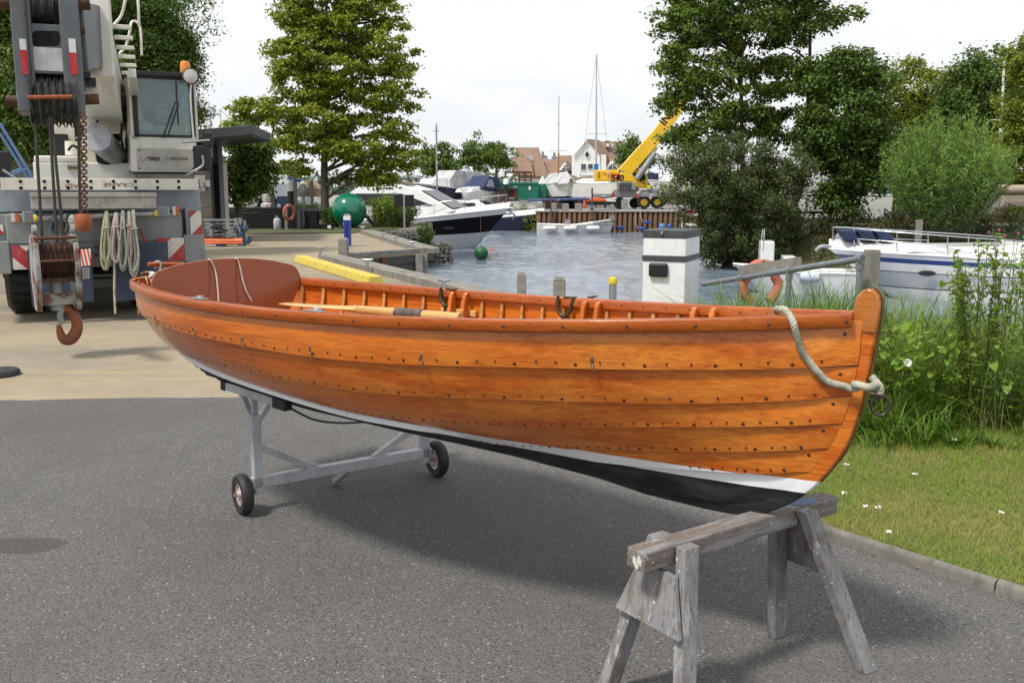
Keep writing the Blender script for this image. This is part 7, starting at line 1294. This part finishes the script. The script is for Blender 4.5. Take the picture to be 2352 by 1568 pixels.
wl = h.poly('gable_wall', [(1036, 745, -3), (1036, 440, -3), (1172, 292, -3), (1308, 436, -3), (1308, 745, -3)], (0, 6, 0), m_rend); h.box('side_wall', 1308, 436, 1372, 745, -2.8, 5, m_rend)
h.poly('roof', [(1330, 610, 1), (1520, 612, 1), (1640, 302, 8), (1185, 296, 8)], (0, .5, -.3), m_roof); h.poly('gable_roof', [(1308, 440, -3.2), (1382, 438, 3), (1300, 296, 8), (1170, 286, -3.2)], (0, .3, .2), m_roof); h.poly('verge', [(1030, 448, -3.4), (1036, 436, -3.4), (1172, 284, -3.4), (1172, 298, -3.4)], (0, .3, 0), M('dark verge', (.12, .09, .07), .8))
dw = h.poly('diamond_window', [(1172, 390, -3.2), (1202, 433, -3.2), (1172, 478, -3.2), (1142, 433, -3.2)], (0, .15, 0), m_rend, wl); h.poly('diamond_pane', [(1172, 402, -3.3), (1195, 433, -3.3), (1172, 466, -3.3), (1149, 433, -3.3)], (0, .08, 0), m_bglass, dw); win(h, 1106, 533, 1160, 596, -3.05, wl); win(h, 1180, 533, 1232, 588, -3.05, wl)
for x0, y0, x1, y1 in ((1368, 292, 1406, 355), (1612, 282, 1652, 335)): ch_ = h.box('chimney', x0, y0, x1, y1, 5, 6.5, m_roof); h.box('chimney_face', x0 + 2, y0 + 28, x1 - 6, y1, 4.9, 4.98, m_rend, ch_)
skylight(h, [(1420, 328), (1450, 328), (1444, 365), (1415, 365)], 5.6); skylight(h, [(1472, 404), (1528, 406), (1518, 442), (1460, 442)], 3.6)
dm = h.poly('dormer', [(1366, 590, -1), (1502, 590, -1), (1440, 504, -1)], (0, 3.5, 0), m_rend); h.poly('dormer_window', [(1392, 586, -1.1), (1490, 586, -1.1), (1440, 522, -1.1)], (0, .08, 0), m_win, dm); h.box('mullion', 1437, 524, 1443, 586, -1.2, -1.11, m_rend, dm); h.poly('side_gable', [(1530, 470, 3), (1700, 285, 3), (1700, 330, 3), (1560, 480, 3)], (0, .6, 0), m_rend)
h = FF('boat_shed', 'long low shed with a mossy roof behind the tarpaulined boat', 'shed', z8, 118, (960, 760), None, 0.); h.poly('roof', [(745, 738, 0), (1240, 738, 0), (1230, 655, 5), (712, 655, 5)], (0, .4, -.2), m_roofm); h.box('wall', 750, 735, 1240, 830, .4, 6, m_rend); h.poly('gable', [(675, 830, -.2), (675, 735, -.2), (712, 660, -.2), (748, 735, -.2), (748, 830, -.2)], (0, 5, 0), m_rend)
for i, (x0, x1, yr, ye, yb_, lab) in enumerate(((590, 800, 662, 700, 780, 'cream gabled bungalow behind the closed parasol'), (1390, 1652, 668, 712, 800, 'cream gabled bungalow above the solar panelled cruiser'), (1652, 1905, 682, 730, 830, 'cream gabled bungalow right of the black sign'))):
    h = FF('bungalow', lab, 'bungalow', z3, 104, ((x0 + x1) / 2, yb_), 'cream bungalows at the back of the yard', 0.); m_ = M('cream render', (.66, .60, .46), .8); xm = (x0 + x1) / 2
    h.poly('gable_wall', [(x0 + 8, yb_ + 30, 0), (x0 + 8, ye, 0), (xm, yr + 4, 0), (x1 - 8, ye, 0), (x1 - 8, yb_ + 30, 0)], (0, 8, 0), m_); h.poly('roof', [(x0, ye + 4, -.4), (xm, yr, -.4), (x1, ye + 4, -.4), (x1, ye - 3, -.4), (xm, yr - 8, -.4), (x0, ye - 3, -.4)], (0, 9, 0), m_roofm)
# --- container, hut, frame
m_cg = M('green container paint', (.015, .20, .14), .5, 0, (.012, .16, .11), .6, grime=.3)
def corrugated(par, a, b, y, mat, n, dep=.04, name='ribbed_side'):
    pr = []; W = (b[0] - a[0]) / n
    for k in range(n): x = a[0] + W * k; pr += [(x, y), (x + W * .35, y), (x + W * .5, y + dep), (x + W * .85, y + dep)]
    pr.append((b[0], y)); m = MB(); m.grid([[(x, yy, a[2]), (x, yy, b[2])] for x, yy in pr]); return m.build(name, mat, par)
h = FF('shipping_container', 'long green corrugated shipping container on the far quay', 'container', z8, 84.5, (400, 925), None, 0.); a, b = h.p(128, 925), h.p(662, 730); corrugated(h.t, a, b, 0, m_cg, 28); MB().box(a[0], b[0], .06, 2.5, a[2], b[2]).build('shell', m_cg, h.t); MB().box(a[0] - .03, b[0] + .03, -.05, .03, b[2] - .12, b[2] + .03).build('top_rail', m_cg, h.t); MB().box(a[0] - .03, b[0] + .03, -.05, .03, a[2], a[2] + .15).build('bottom_rail', m_cg, h.t)
for x in (128, 355, 655): h.box('corner_post', x, 730, x + 8, 925, -.06, .05, m_cg)
h.box('paper_sign', 560, 770, 582, 805, -.07, -.05, m_rend); h.box('logo_patch', 402, 765, 440, 785, -.07, -.05, M('pale logo', (.2, .35, .33), .6))
h = FF('shipping_container', 'short green container end right of the long container', 'container', z8, 86, (705, 895), None, 0.); a, b = h.p(664, 895), h.p(745, 742); corrugated(h.t, a, b, 0, m_cg, 5); MB().box(a[0], b[0], .06, 2.5, a[2], b[2]).build('shell', m_cg, h.t); h.tube('lock_rod', [(705, 745, -.05), (705, 892, -.05)], .03, m_galv)
h = FF('brick_hut', 'small red brick hut with a dark lean-to roof before the green container', 'hut', z8, 82.2, (335, 925), None, 0.); m_bk = M('red brown brick', (.20, .095, .065), .85, 0, (.14, .07, .05), 3); h.box('wall', 235, 800, 325, 925, 0, 1.6, m_bk); h.box('wall', 325, 800, 440, 925, .5, 1.6, m_bk); h.poly('roof', [(222, 803, -.2), (445, 803, -.2), (440, 788, -.2), (228, 788, -.2)], (0, 2, 0), M('dark felt roof', (.05, .04, .035), .9)); h.box('door', 255, 815, 310, 920, -.03, -.0, M('brown door', (.11, .05, .035), .7)); h.box('fire_point', 408, 805, 425, 890, .3, .5, m_red); h.box('bench', 330, 880, 415, 905, .1, .5, m_stonec)
h = FF('steel_frame', 'rusty steel frame standing on the green container', 'frame', z8, 85.4, (455, 725), None); 
for x in (318, 462, 520, 588): h.tube('leg', [(x, 728), (x, 612)], .06, m_rust)
for y in (612, 625, 700): h.tube('beam', [(316, y), (590, y + 6)], .05, m_rust)
for a, b in (((318, 700), (462, 625)), ((462, 700), (520, 625)), ((520, 625), (588, 700))): h.tube('brace', [a, b], .03, m_rust)
# black pile with white cap
p = aty(z8(324, 690), 80); o = thing('mooring_pile', 'thick black mooring pile with a white pointed cap before the brick hut', 'pile', Fr((p[0], 80, -2.2)), 'white capped black piles'); hh = p[2] + 2.2; MB().cyl((0, 0, 0), (0, 0, hh - .45), .21, n=24).build('shaft', m_black, o, smooth=50); MB().lathe([(.23, hh - .45), (.23, hh - .15), (.15, hh), (.0001, hh + .02)], n=24).build('cap', m_white, o, smooth=40)
for x, y0, lab in ((795, 865, 'dark timber pile against the steel wall left of the launch bow'), (1225, 785, 'dark timber pile with a yellow striped top by the yellow crane')):
    fbx('timber_pile', lab, 'pile', z8, x - 9, y0, x + 9, 1200, 76.2, .3, m_dtim)
# concrete blocks, boom on blocks
for x0, x1, y0, lab in ((635, 718, 948, 'square concrete block at the left end of the blue boom'), (800, 852, 945, 'rusty concrete block second from the left under the blue boom'), (915, 982, 950, 'square concrete block third along under the blue boom'), (1052, 1120, 948, 'concrete block nearest the orange cone')): fbx('concrete_block', lab, 'block', z8, x0, y0, x1, 1032, 78.4, 1.1, m_stonec, 'concrete blocks along the far quay', bevel=.04)
h = FF('boom_pole', 'long blue pole lying across the concrete blocks', 'pole', z8, 79.0, (880, 915)); h.tube('shaft', [(552, 914), (1200, 900)], .10, M('blue pole paint', (.05, .09, .22), .4)); h.box('band', 860, 898, 890, 918, -.12, .12, m_galv)
h = FF('bike_racks', 'stack of galvanised racks and ladders left of the concrete blocks', 'racks', z8, 79.5, (560, 965), None, 0.)
for k in range(9): h.tube('hoop', [(455 + 14 * k, 960), (465 + 14 * k, 885 + 4 * k), (480 + 12 * k, 955)], .03, m_galv)
for y in (925, 950): h.tube('side_rail', [(500, y), (660, y + 8)], .04, m_galv)
for k in range(10): h.tube('rung', [(510 + 15 * k, 926), (508 + 15 * k, 955)], .03, m_galv)
h = FF('wire_crates', 'galvanised wire crates between the concrete blocks', 'crates', z8, 79.2, (885, 1030), None, 0.)
for k in range(6): h.tube('wire', [(852 + 12 * k, 940), (852 + 12 * k, 1030)], .02, m_galv)
for k in range(5): h.tube('wire', [(850, 945 + 20 * k), (915, 945 + 20 * k)], .02, m_galv)
p = aty(z8(1145, 993), 79.5); o = thing('traffic_cone', 'orange traffic cone on the far quay', 'cone', Fr((p[0], 79.5, p[2]))); MB().lathe([(.17, .04), (.05, .95), (.0001, .97)], n=16).build('cone', M('orange plastic', (.70, .12, .04), .5), o, smooth=40); MB().box(-.24, .24, -.24, .24, 0, .045).build('base', m_orange, o)
def pedalo(x0, x1, lab, mat):
    h = FF('pedalo', lab, 'pedalo', z8, 82, ((x0 + x1) / 2, 965), 'pedal boats laid up on the far quay'); h.poly('hull', [(x0, 925), (x0 + 20, 958), (x1 - 20, 958), (x1, 930)], (0, 1.6, 0), m_black, bevel=.08); h.poly('deck', [(x0, 926, -.03), (x0 + 10, 900, -.03), (x0 + 60, 892, -.03), (x1 - 60, 895, -.03), (x1 - 5, 915, -.03), (x1, 928, -.03)], (0, 1.66, 0), mat, bevel=.06); h.box('seat', x0 + 70, 885, x0 + 110, 900, .2, 1.3, mat)
pedalo(1178, 1395, 'bright orange pedal boat left of the yellow crane wheels', m_orange); pedalo(1370, 1475, 'white pedal boat tucked beside the yellow crane', m_white)
for x0, x1, lab in ((1168, 1258, 'left timber baulk under the orange pedal boat'), (1272, 1348, 'middle timber baulk under the orange pedal boat'), (1375, 1452, 'right timber baulk beside the crane tyre')): fbx('timber_baulk', lab, 'baulk', z8, x0, 966, x1, 997, 81.6, .8, m_tim)
# --- yellow crane
m_yel2 = M('yellow crane paint', (.80, .50, .015), .35, 0, (.74, .44, .012), .8, coat=.3)
h = FF('yellow_crane', 'bright yellow rough terrain crane on the far quay', 'crane', z8, 85, (1700, 1000), None, 0.)
ct = h.box('counterweight', 1255, 597, 1508, 716, 0, 1.8, m_yel2, bevel=.08); 
for k in range(6): h.box('vent', 1285, 620 + 11 * k, 1307, 627 + 11 * k, -.03, 0, M('dark orange vent', (.35, .18, .01), .6), ct)
h.box('chevron_strip', 1384, 600, 1398, 680, -.03, -.005, m_rend, ct); h.box('chevron_red', 1386, 645, 1397, 678, -.04, -.031, m_red, ct)
q = h.p(1408, 692, -.03); text('lettering', 'RT', m_red, ct, q, .62, sx=1.1, bold=.02, shear=.2); q = h.p(1424, 710, -.03); text('lettering', '540', m_black, ct, q, .72, sx=1.0, bold=.02, shear=.2); q = h.p(1474, 708, -.03); text('lettering', 'E', m_red, ct, q, .66, bold=.02, shear=.2); q = h.p(1330, 652, -.03); text('lettering', 'GROVE', m_orange, ct, q, .32)
bo_ = h.poly('boom', [(1500, 592), (1640, 640), (1905, 345), (2150, 20), (2250, -160), (2170, -190), (1990, 30), (1870, 185)], (0, .85, 0), m_yel2, bevel=.05)
d_ = h.p(2032, 70) - h.p(1985, 130); an_ = math.atan2(d_[2], d_[0]); q = h.p(1982, 142, -.01); text('lettering', 'ELKINS'[3:], m_black, bo_, q, 1.0, (math.pi / 2, -an_, 0), bold=.03, sx=.95)
h.tube('boom_ram', [(1690, 690, -.3), (1760, 590, -.2), (1880, 420, .2)], .26, m_crgrey); h.tube('ram_rod', [(1820, 490, .1), (1900, 360, .3)], .14, m_steel)
h.poly('turret', [(1508, 720), (1508, 625), (1600, 622), (1690, 690), (1780, 780), (1700, 780), (1640, 720)], (0, 1.4, 0), m_yel2, bevel=.05)
cb_ = h.poly('cab', [(1650, 600, .3), (1780, 598, .3), (1812, 700, .3), (1800, 785, .3), (1690, 785, .3), (1650, 650, .3)], (0, 1.1, 0), m_yel2, bevel=.05); h.poly('cab_window', [(1658, 628, .27), (1770, 628, .27), (1788, 690, .27), (1720, 720, .27), (1660, 668, .27)], (0, .02, 0), m_bglass, cb_); h.box('cab_top', 1640, 596, 1785, 606, .2, 1.5, m_yel2, cb_); q = h.p(1716, 748, .26); text('lettering', 'VE', m_black, cb_, q, .55)
h.box('engine_grille', 1495, 728, 1680, 806, -.4, .8, m_crgrey, bevel=.04); 
for k in range(7):
    for j in range(4): h.box('grille_slot', 1508 + 19 * k, 735 + 17 * j, 1522 + 19 * k, 747 + 17 * j, -.43, -.4, m_black)
h.box('chassis', 1465, 806, 1760, 886, -.1, 2.2, m_crgrey, bevel=.05); h.box('wing', 1735, 805, 1980, 835, 0, 2, m_crgrey); h.box('rear_mudguard', 1830, 800, 1985, 850, .5, 2.5, m_crgrey)
for x0, x1, y0, y1 in ((1232, 1468, 848, 886), (1728, 1965, 838, 878), (1965, 2192, 838, 876)): bm2 = h.box('outrigger_beam', x0, y0, x1, y1, -.6, -.2, m_crgrey, bevel=.02); h.box('beam_label', (x0 + x1) / 2 - 20, (y0 + y1) / 2 - 4, (x0 + x1) / 2 + 20, (y0 + y1) / 2 + 4, -.62, -.601, m_rend, bm2)
for x, y0 in ((1223, 785), (1960, 790), (2188, 812)):
    for k in range(4): h.box('jack_stripe', x - 8, y0 + 14 * k, x + 8, y0 + 14 * (k + 1), -.7, -.5, m_yellow if k % 2 == 0 else m_black)
    h.box('jack_leg', x - 6, y0 + 56, x + 6, 1000, -.66, -.52, m_black); h.box('jack_foot', x - 18, 1000, x + 18, 1010, -.8, -.4, m_black)
for x0, x1 in ((1425, 1462), (1690, 1722), (1930, 1958), (2160, 2188)): h.box('marker_board', x0, 815, x1, 848, -.7, -.62, m_chev2)
for x0, x1 in ((1418, 1460), (1672, 1712)): h.box('tail_light', x0, 862, x1, 884, -.7, -.6, m_red)
for x, y, r, d0 in ((1512, 945, 60, .2), (1672, 945, 56, 1.6), (1768, 935, 70, -.2), (1905, 935, 65, -.1), (1960, 915, 60, 1.6)):
    c_ = h.p(x, y, d0); R_ = r * .3827 / 4 / FPX * 85; ty = MB().lathe([(R_ * .5, 0), (R_ * .92, -.02), (R_, .1), (R_, .45), (R_ * .92, .55), (R_ * .5, .53)], c_, 'y', 22).build('tyre', m_rubber, h.t, smooth=40); MB().lathe([(.0001, -.05), (R_ * .5, -.04), (R_ * .52, .02)], c_, 'y', 16).build('rim', m_yel2 if x > 1700 else m_black, ty)
h.box('hanging_plate', 1528, 905, 1604, 990, -.75, -.68, M('grey steel plate', (.3, .29, .27), .7)); h.box('toolbox', 1798, 755, 1838, 792, -.3, .2, M('lime box', (.65, .62, .03), .5))
# --- laid up boats
def far_boat(zf, px, Y, L_, B_, sheer_, rz, lab, bands, name='laid_up_boat', z0=.5, **k):
    p = aty(zf(*px), Y); return hull_boat(Fr((p[0], Y, z0), rz), name, lab, L_, B_, sheer_, -.5, bands, 'boat', 'boats laid up ashore', **k)
m_tarp = M('grey tarpaulin', (.52, .52, .53), .6, 0, (.30, .30, .31), 1.5, bump=(2.5, .8, .12)); m_bluea = M('blue antifoul', (.03, .13, .36), .5); m_tan = M('tan canvas', (.26, .19, .08), .8, 0, (.2, .14, .06), 1); m_bluec = M('blue canvas', (.014, .022, .065), .8, 0, (.03, .05, .14), 1.5)
bt, sh = far_boat(z8, (885, 890), 88, 5.4, 2.2, (1.4, 1.4, 1.7), rad(-72), 'sailing boat under a grey tarpaulin seen bow on', [(-1, 0, m_black, 'bottom'), (0, .25, m_black, 'boot_top'), (.25, 1, m_rend, 'topside')], z0=.75, flare=.93); MB().prism([(-2.6, -1.05, 1.4), (-2.6, 0, 2.5), (-2.6, 1.05, 1.4)], (4.4, 0, .15)).build('tarpaulin', m_tarp, bt, bevel=.1); V = [[(1.7, -.95, 1.45), (1.7, 0, 2.68), (1.7, .95, 1.45)], [(2.8, -.3, 1.5), (2.8, 0, 2.0), (2.8, .3, 1.5)]]; MB().grid(V).build('tarpaulin_front', m_tarp, bt); MB().box(-2, 2, -.25, .25, -.9, -.4).build('keel', m_black, bt); MB().box(-2.0, 2., -1.0, -.9, -1.0, .2).build('cradle', m_rust, bt); MB().box(-2.0, 2.4, .9, 1.0, -1.0, .2).build('cradle', m_rust, bt)
bt, sh = far_boat(z8, (1200, 890), 92, 6.2, 2.6, (1.5, 1.4, 1.8), rad(166), 'white yacht with a blue bottom propped ashore behind the pedal boats', [(-1, 0, m_bluea, 'bottom'), (0, .12, m_bluea, 'boot_top'), (.12, 1, m_white, 'topside')], z0=.85, flare=.93); cabin(bt, [(-1.9, 1.4), (-1.9, 2.0), (.6, 1.9), (1.8, 1.5), (1.8, 1.4)], .9, .8); rails(bt, sh, [-5, -3, -1, 1, 3, 5.2], [.6] * 6, .02) if 0 else rails(bt, sh, [-3, -1.5, 0, 1.5, 2.9], [.6] * 5, .02); MB().box(-2, 2, -.3, .3, -1.2, -.4).build('keel', m_bluea, bt)
def mast(zf, px0, px1, Y, lab, r=.07, mat=None, spread=(), name='mast', stays=True):
    a = aty(zf(*px0), Y); b = aty(zf(*px1), Y); t = thing(name, lab, 'mast', Fr((a[0], Y, a[2]))); o = np.array(t.location); MB().tube([a - o, b - o], [r, r * .6], 10).build('spar', mat or m_alu, t, smooth=50)
    for x0, x1, y in spread: MB().tube([aty(zf(x0, y), Y) - o, aty(zf(x1, y), Y) - o], .025, 6).build('spreader', mat or m_alu, t)
    if stays:
        for s in (-1, 1): MB().tube([b - o, a - o + np.array([s * 1.6, .5, 0])], .012, 4).build('stay', m_cable, t)
    return t
t = mast(z8, (870, 705), (877, -180), 88, 'mast with a varnished lower half above the tarpaulined boat', .07, None, ((846, 896, 120), (775, 962, 397)), stays=False); o = np.array(t.location); MB().tube([aty(z8(870, 705), 88) - o, aty(z8(873, 420), 88) - o], .085, 10).build('lower_spar', M('varnished spar', (.36, .17, .06), .5), t)
mast(z8, (1265, 760), (1270, -607), 92, 'tall pale mast with long spreaders behind the yellow crane', .10, None, ((1170, 1382, 220),)); fbx('sail_bag', 'blue sail cover bundled on the tall mast', 'sail cover', z8, 1246, 535, 1292, 620, 91.8, .3, M('bright blue canvas', (.02, .17, .45), .7))
mast(z3, (278, 300), (276, 75), 70, 'distant pale mast above the canopy roof', .06); mast(z3, (738, 690), (738, 515), 66, 'white mast stub above the blue sail cover', .09, None, (), stays=False)
lm = FF('lamp_mast', 'tall grey camera mast on the far quay left of the bushy trees', 'mast', z4, 74, (290, 590), None, 0.); lm.tube('pole', [(291, 600), (285, 45), (285, 5)], .07, m_galv); lm.tube('cross_arm', [(262, 44), (308, 44)], .04, m_galv); lm.box('camera', 290, 208, 315, 222, -.2, .1, m_rend); lm.tube('aerial', [(285, 5), (284, -20)], .03, m_galv)
bt, sh = far_boat(z4, (350, 570), 84, 8.0, 2.8, (1.9, 1.8, 2.2), rad(232), 'navy hulled boat half covered by a grey tarpaulin', [(-1, 0, m_navy, 'bottom'), (0, .95, m_navy, 'topside'), (.95, 1, m_rend, 'gunwale')], z0=.1); cabin(bt, [(-3.9, 1.9), (-3.9, 3.2), (-.4, 3.3), (.6, 2.4), (.6, 1.9)], 1.2, .85, m_tarp); cabin(bt, [(.5, 1.9), (.6, 2.7), (2.2, 2.5), (2.6, 1.9)], .9, .8); rails(bt, sh, [1, 2.5, 4.0], [.6, .6, .6], .02)
bt, sh = far_boat(z4, (612, 575), 83, 5.6, 2.3, (1.4, 1.4, 1.7), rad(-118), 'white sports boat with a navy canopy and clear panels', [(-1, 0, m_white, 'bottom'), (0, 1, m_white, 'topside')], z0=.1); c_, k = cabin(bt, [(-2.4, 1.4), (-2.2, 2.6), (-.6, 2.8), (.8, 1.8), (.8, 1.4)], 1.05, .8, m_bluec); sidewin(c_, k, [(-1.2, 1.8), (-1.0, 2.5), (-.4, 2.5), (.3, 1.9)], 'clear_panel', M('clear canopy panel', (.35, .38, .42), .2)); cabin(bt, [(.7, 1.4), (.8, 1.9), (2.3, 1.7), (2.6, 1.4)], .8, .8)
bt, sh = far_boat(z3, (670, 850), 62, 6.8, 2.3, (1.3, 1.2, 1.5), rad(-112), 'small white yacht ashore behind the closed parasol', [(-1, 0, m_black, 'bottom'), (0, .25, m_black, 'boot_top'), (.25, 1, m_white, 'topside')], z0=.9); cabin(bt, [(-1.6, 1.2), (-1.6, 1.8), (1.2, 1.7), (1.9, 1.3)], .8, .8)
MB_ = FF('sail_cover', 'long dark blue sail cover above the small white yacht', 'sail cover', z3, 63, (865, 650)); MB_.poly('cover', [(775, 622), (800, 618), (942, 662), (940, 690), (780, 655)], (0, .35, 0), m_bluec, bevel=.08)
bt, sh = far_boat(z3, (450, 880), 52, 5.0, 2.0, (.8, .8, 1.0), rad(-62), 'white motorboat ashore behind the black terrace railing', [(-1, 0, m_white, 'bottom'), (0, 1, m_white, 'topside')], z0=.75); cabin(bt, [(-2.2, .8), (-2.0, 1.4), (.2, 1.5), (1.4, .9)], .8, .8)
MB_ = FF('blue_cover', 'blue tarpaulin heap right of the office building', 'tarpaulin', z3, 56, (365, 800)); MB_.poly('sheet', [(325, 805), (330, 705), (350, 690), (405, 750), (420, 800)], (0, 1.5, 0), M('bright blue sheet', (.03, .10, .30), .6), bevel=.1); MB_.poly('fold', [(325, 805, -.2), (326, 755, -.2), (400, 760, -.2), (415, 805, -.2)], (0, .3, 0), m_bluec, bevel=.08)
bt, sh = far_boat(z3, (1020, 855), 58, 5.0, 1.9, (.9, .8, .9), rad(-80), 'small boat under a tan canvas cover behind the tall tree trunk', [(-1, 0, m_black, 'bottom'), (0, .5, m_white, 'topside'), (.5, 1, m_tan, 'cover_skirt')], z0=.9, deck=m_tan, dk=.5); MB().box(-2., 2., -.7, .7, -.9, -.5).build('trailer', m_galv, bt)
# right hand boatyard behind the trees
bt, sh = far_boat(z5, (1170, 1225), 58, 7.5, 2.5, (1.3, 1.3, 1.5), rad(170), 'boat with a grey canopy behind the tree trunks on the right', [(-1, 0, m_white, 'bottom'), (0, 1, m_white, 'topside')], z0=.1); cabin(bt, [(-2.6, 1.3), (-2.3, 2.5), (.3, 2.7), (1.6, 1.6), (1.6, 1.3)], 1.1, .85, m_tarp)
h = FF('storage_container', 'pale blue corrugated container behind the willow shrub', 'container', z5, 66, (1455, 1200), None, 0.); a, b = h.p(1362, 1205), h.p(1556, 1092); corrugated(h.t, a, b, 0, M('pale blue container', (.30, .46, .60), .5, 0, (.26, .40, .52), .8), 14); MB().box(a[0], b[0], .06, 2.4, a[2], b[2]).build('shell', m_bluea, h.t)
bt, sh = far_boat(z5, (1150, 1110), 70, 9, 3, (1.6, 1.6, 2.0), rad(175), 'white hull ashore above the grey canopy boat', [(-1, 0, m_white, 'bottom'), (0, .7, m_white, 'topside'), (.7, .8, m_navy, 'stripe'), (.8, 1, m_white, 'gunwale')], z0=1.4); fbx('tarpaulin_shelter', 'navy canopied boat top between the crane and the bush', 'tarpaulin', z8, 1800, 632, 1920, 790, 96, 2, m_bluec)
bt, sh = far_boat(z8, (2120, 830), 97, 9, 3, (1.5, 1.5, 1.9), rad(185), 'white boat ashore right of the yellow crane', [(-1, 0, m_white, 'bottom'), (0, 1, m_white, 'topside')], z0=.9); cabin(bt, [(-2, 1.5), (-1.8, 2.3), (1, 2.3), (2.4, 1.6)], 1., .8)
mast(z5, (2205, 1000), (2240, 268), 52, 'white mast with a blue foot at the right edge', .09, m_rend, ((2160, 2225, 705),)); fbx('mast_boot', 'blue cover round the foot of the right hand mast', 'cover', z5, 2190, 930, 2222, 1005, 51.7, .4, m_bluea)
bt, sh = far_boat(z5, (2290, 1100), 50, 8.5, 2.8, (1.5, 1.5, 1.8), rad(175), 'white yacht ashore at the right edge beyond the willow shrub', [(-1, 0, m_white, 'bottom'), (0, 1, m_white, 'topside')], z0=.5); MB_ = FF('boom_cover', 'beige sail cover along a boom at the right edge', 'sail cover', z5, 46, (2270, 1120)); MB_.tube('cover', [(2190, 1112), (2270, 1118), (2400, 1116)], .24, M('beige canvas', (.42, .35, .27), .8)); fbx('beige_sheet', 'beige sheet hanging under the boom cover at the right edge', 'sheet', z5, 2235, 1150, 2400, 1215, 46.5, .4, M('beige sheet', (.45, .38, .31), .85))
# fenders on the steel wall, white fence
for (x0, y0, x1, y1), lab in (((1462, 1180, 1562, 1222), 'long blue fender lying on the water at the launch bow'), ((1703, 1190, 1800, 1230), 'long blue fender floating left of the pedestal lid'), ((1756, 1127, 1848, 1162), 'blue fender hanging highest on the steel wall')):
    a = aty(z8(x0, (y0 + y1) / 2), 75.6); b = aty(z8(x1, (y0 + y1) / 2), 75.6); r = (y1 - y0) / 2 * .3827 / 4 / FPX * 75; L_ = b[0] - a[0]; o = thing('fender', lab, 'fender', Fr(a), 'blue fenders on the far quay'); MB().lathe([(.0001, 0), (r * .6, .08), (r, .25), (r, L_ - .25), (r * .6, L_ - .08), (.0001, L_)], (0, 0, 0), 'x', 14).build('body', M('blue fender vinyl', (.02, .05, .28), .4), o, smooth=50); MB().tube([(0, 0, 0), (-.2, .3, .5), (-.1, .9, 1.2)], .02, 5).build('lanyard', m_rope, o)
for x, lab in ((1955, 'pale blue ball fender against the steel wall'), (2035, 'dark blue ball fender against the steel wall')): p = aty(z8(x, 1190), 75.6); o = MB().lathe([(.27 * math.sin(t), -.27 * math.cos(t)) for t in np.linspace(.02, 3.12, 12)], n=16).build('ball_fender', M('ball vinyl %d' % x, (.08, .22, .42) if x < 2000 else (.02, .05, .25), .4), None, smooth=60); o.location = p; tag(o, lab, 'fender', 'blue fenders on the far quay')
h = FF('white_fence', 'white post and rail fence at the edge of the right bank', 'fence', z8, 62, (2225, 1215)); h.box('post', 2160, 1050, 2178, 1225, 0, .15, m_rend); h.box('rail', 2178, 1055, 2330, 1078, .03, .1, m_rend); h.box('rail', 2195, 1155, 2330, 1180, .03, .1, m_rend); h.box('post', 2400, 1050, 2418, 1225, 0, .15, m_rend)
for (x0, y0, x1, y1), lab in (((2192, 1020, 2238, 1058), 'left red bin beside the white fence'), ((2245, 1018, 2292, 1058), 'right red bin beside the white fence')): fbx('red_bin', lab, 'bin', z8, x0, y0, x1, y1, 64, .5, m_red)
h = FF('bank_railing', 'dark timber railing between the tree trunks on the right bank', 'railing', z5, 45, (1100, 1290))
for x in (1005, 1105, 1210): h.box('post', x, 1245, x + 14, 1330, 0, .12, m_dtim)
h.box('rail', 995, 1243, 1225, 1258, -.05, .05, m_dtim)
n = 40; cc = np.stack([RNG.uniform(1.0, 2.6, n), RNG.uniform(77, 79.5, n), RNG.uniform(-1.4, -.5, n)], 1); V, F = clump_leaves(cc, np.full(n, .35), 40, .16); tag(npmesh('quay_weeds', V, F, lm_syc), 'green weeds at the left end of the steel wall', 'weeds', kind='stuff')
n = 120; cc = np.stack([RNG.uniform(-22, 1, n), RNG.uniform(81, 83, n), RNG.uniform(-.8, .5, n)], 1); V, F = clump_leaves(cc, np.full(n, .6), 50, .25); tag(npmesh('quay_brambles', V, F, lm_syc), 'brambles along the far quay behind the moored cruisers', 'brambles', kind='stuff')
fbx('gantry_frame', 'grey lattice trestle on the far quay right of the yellow crane', 'trestle', z8, 2040, 878, 2250, 965, 90, .8, m_galv)
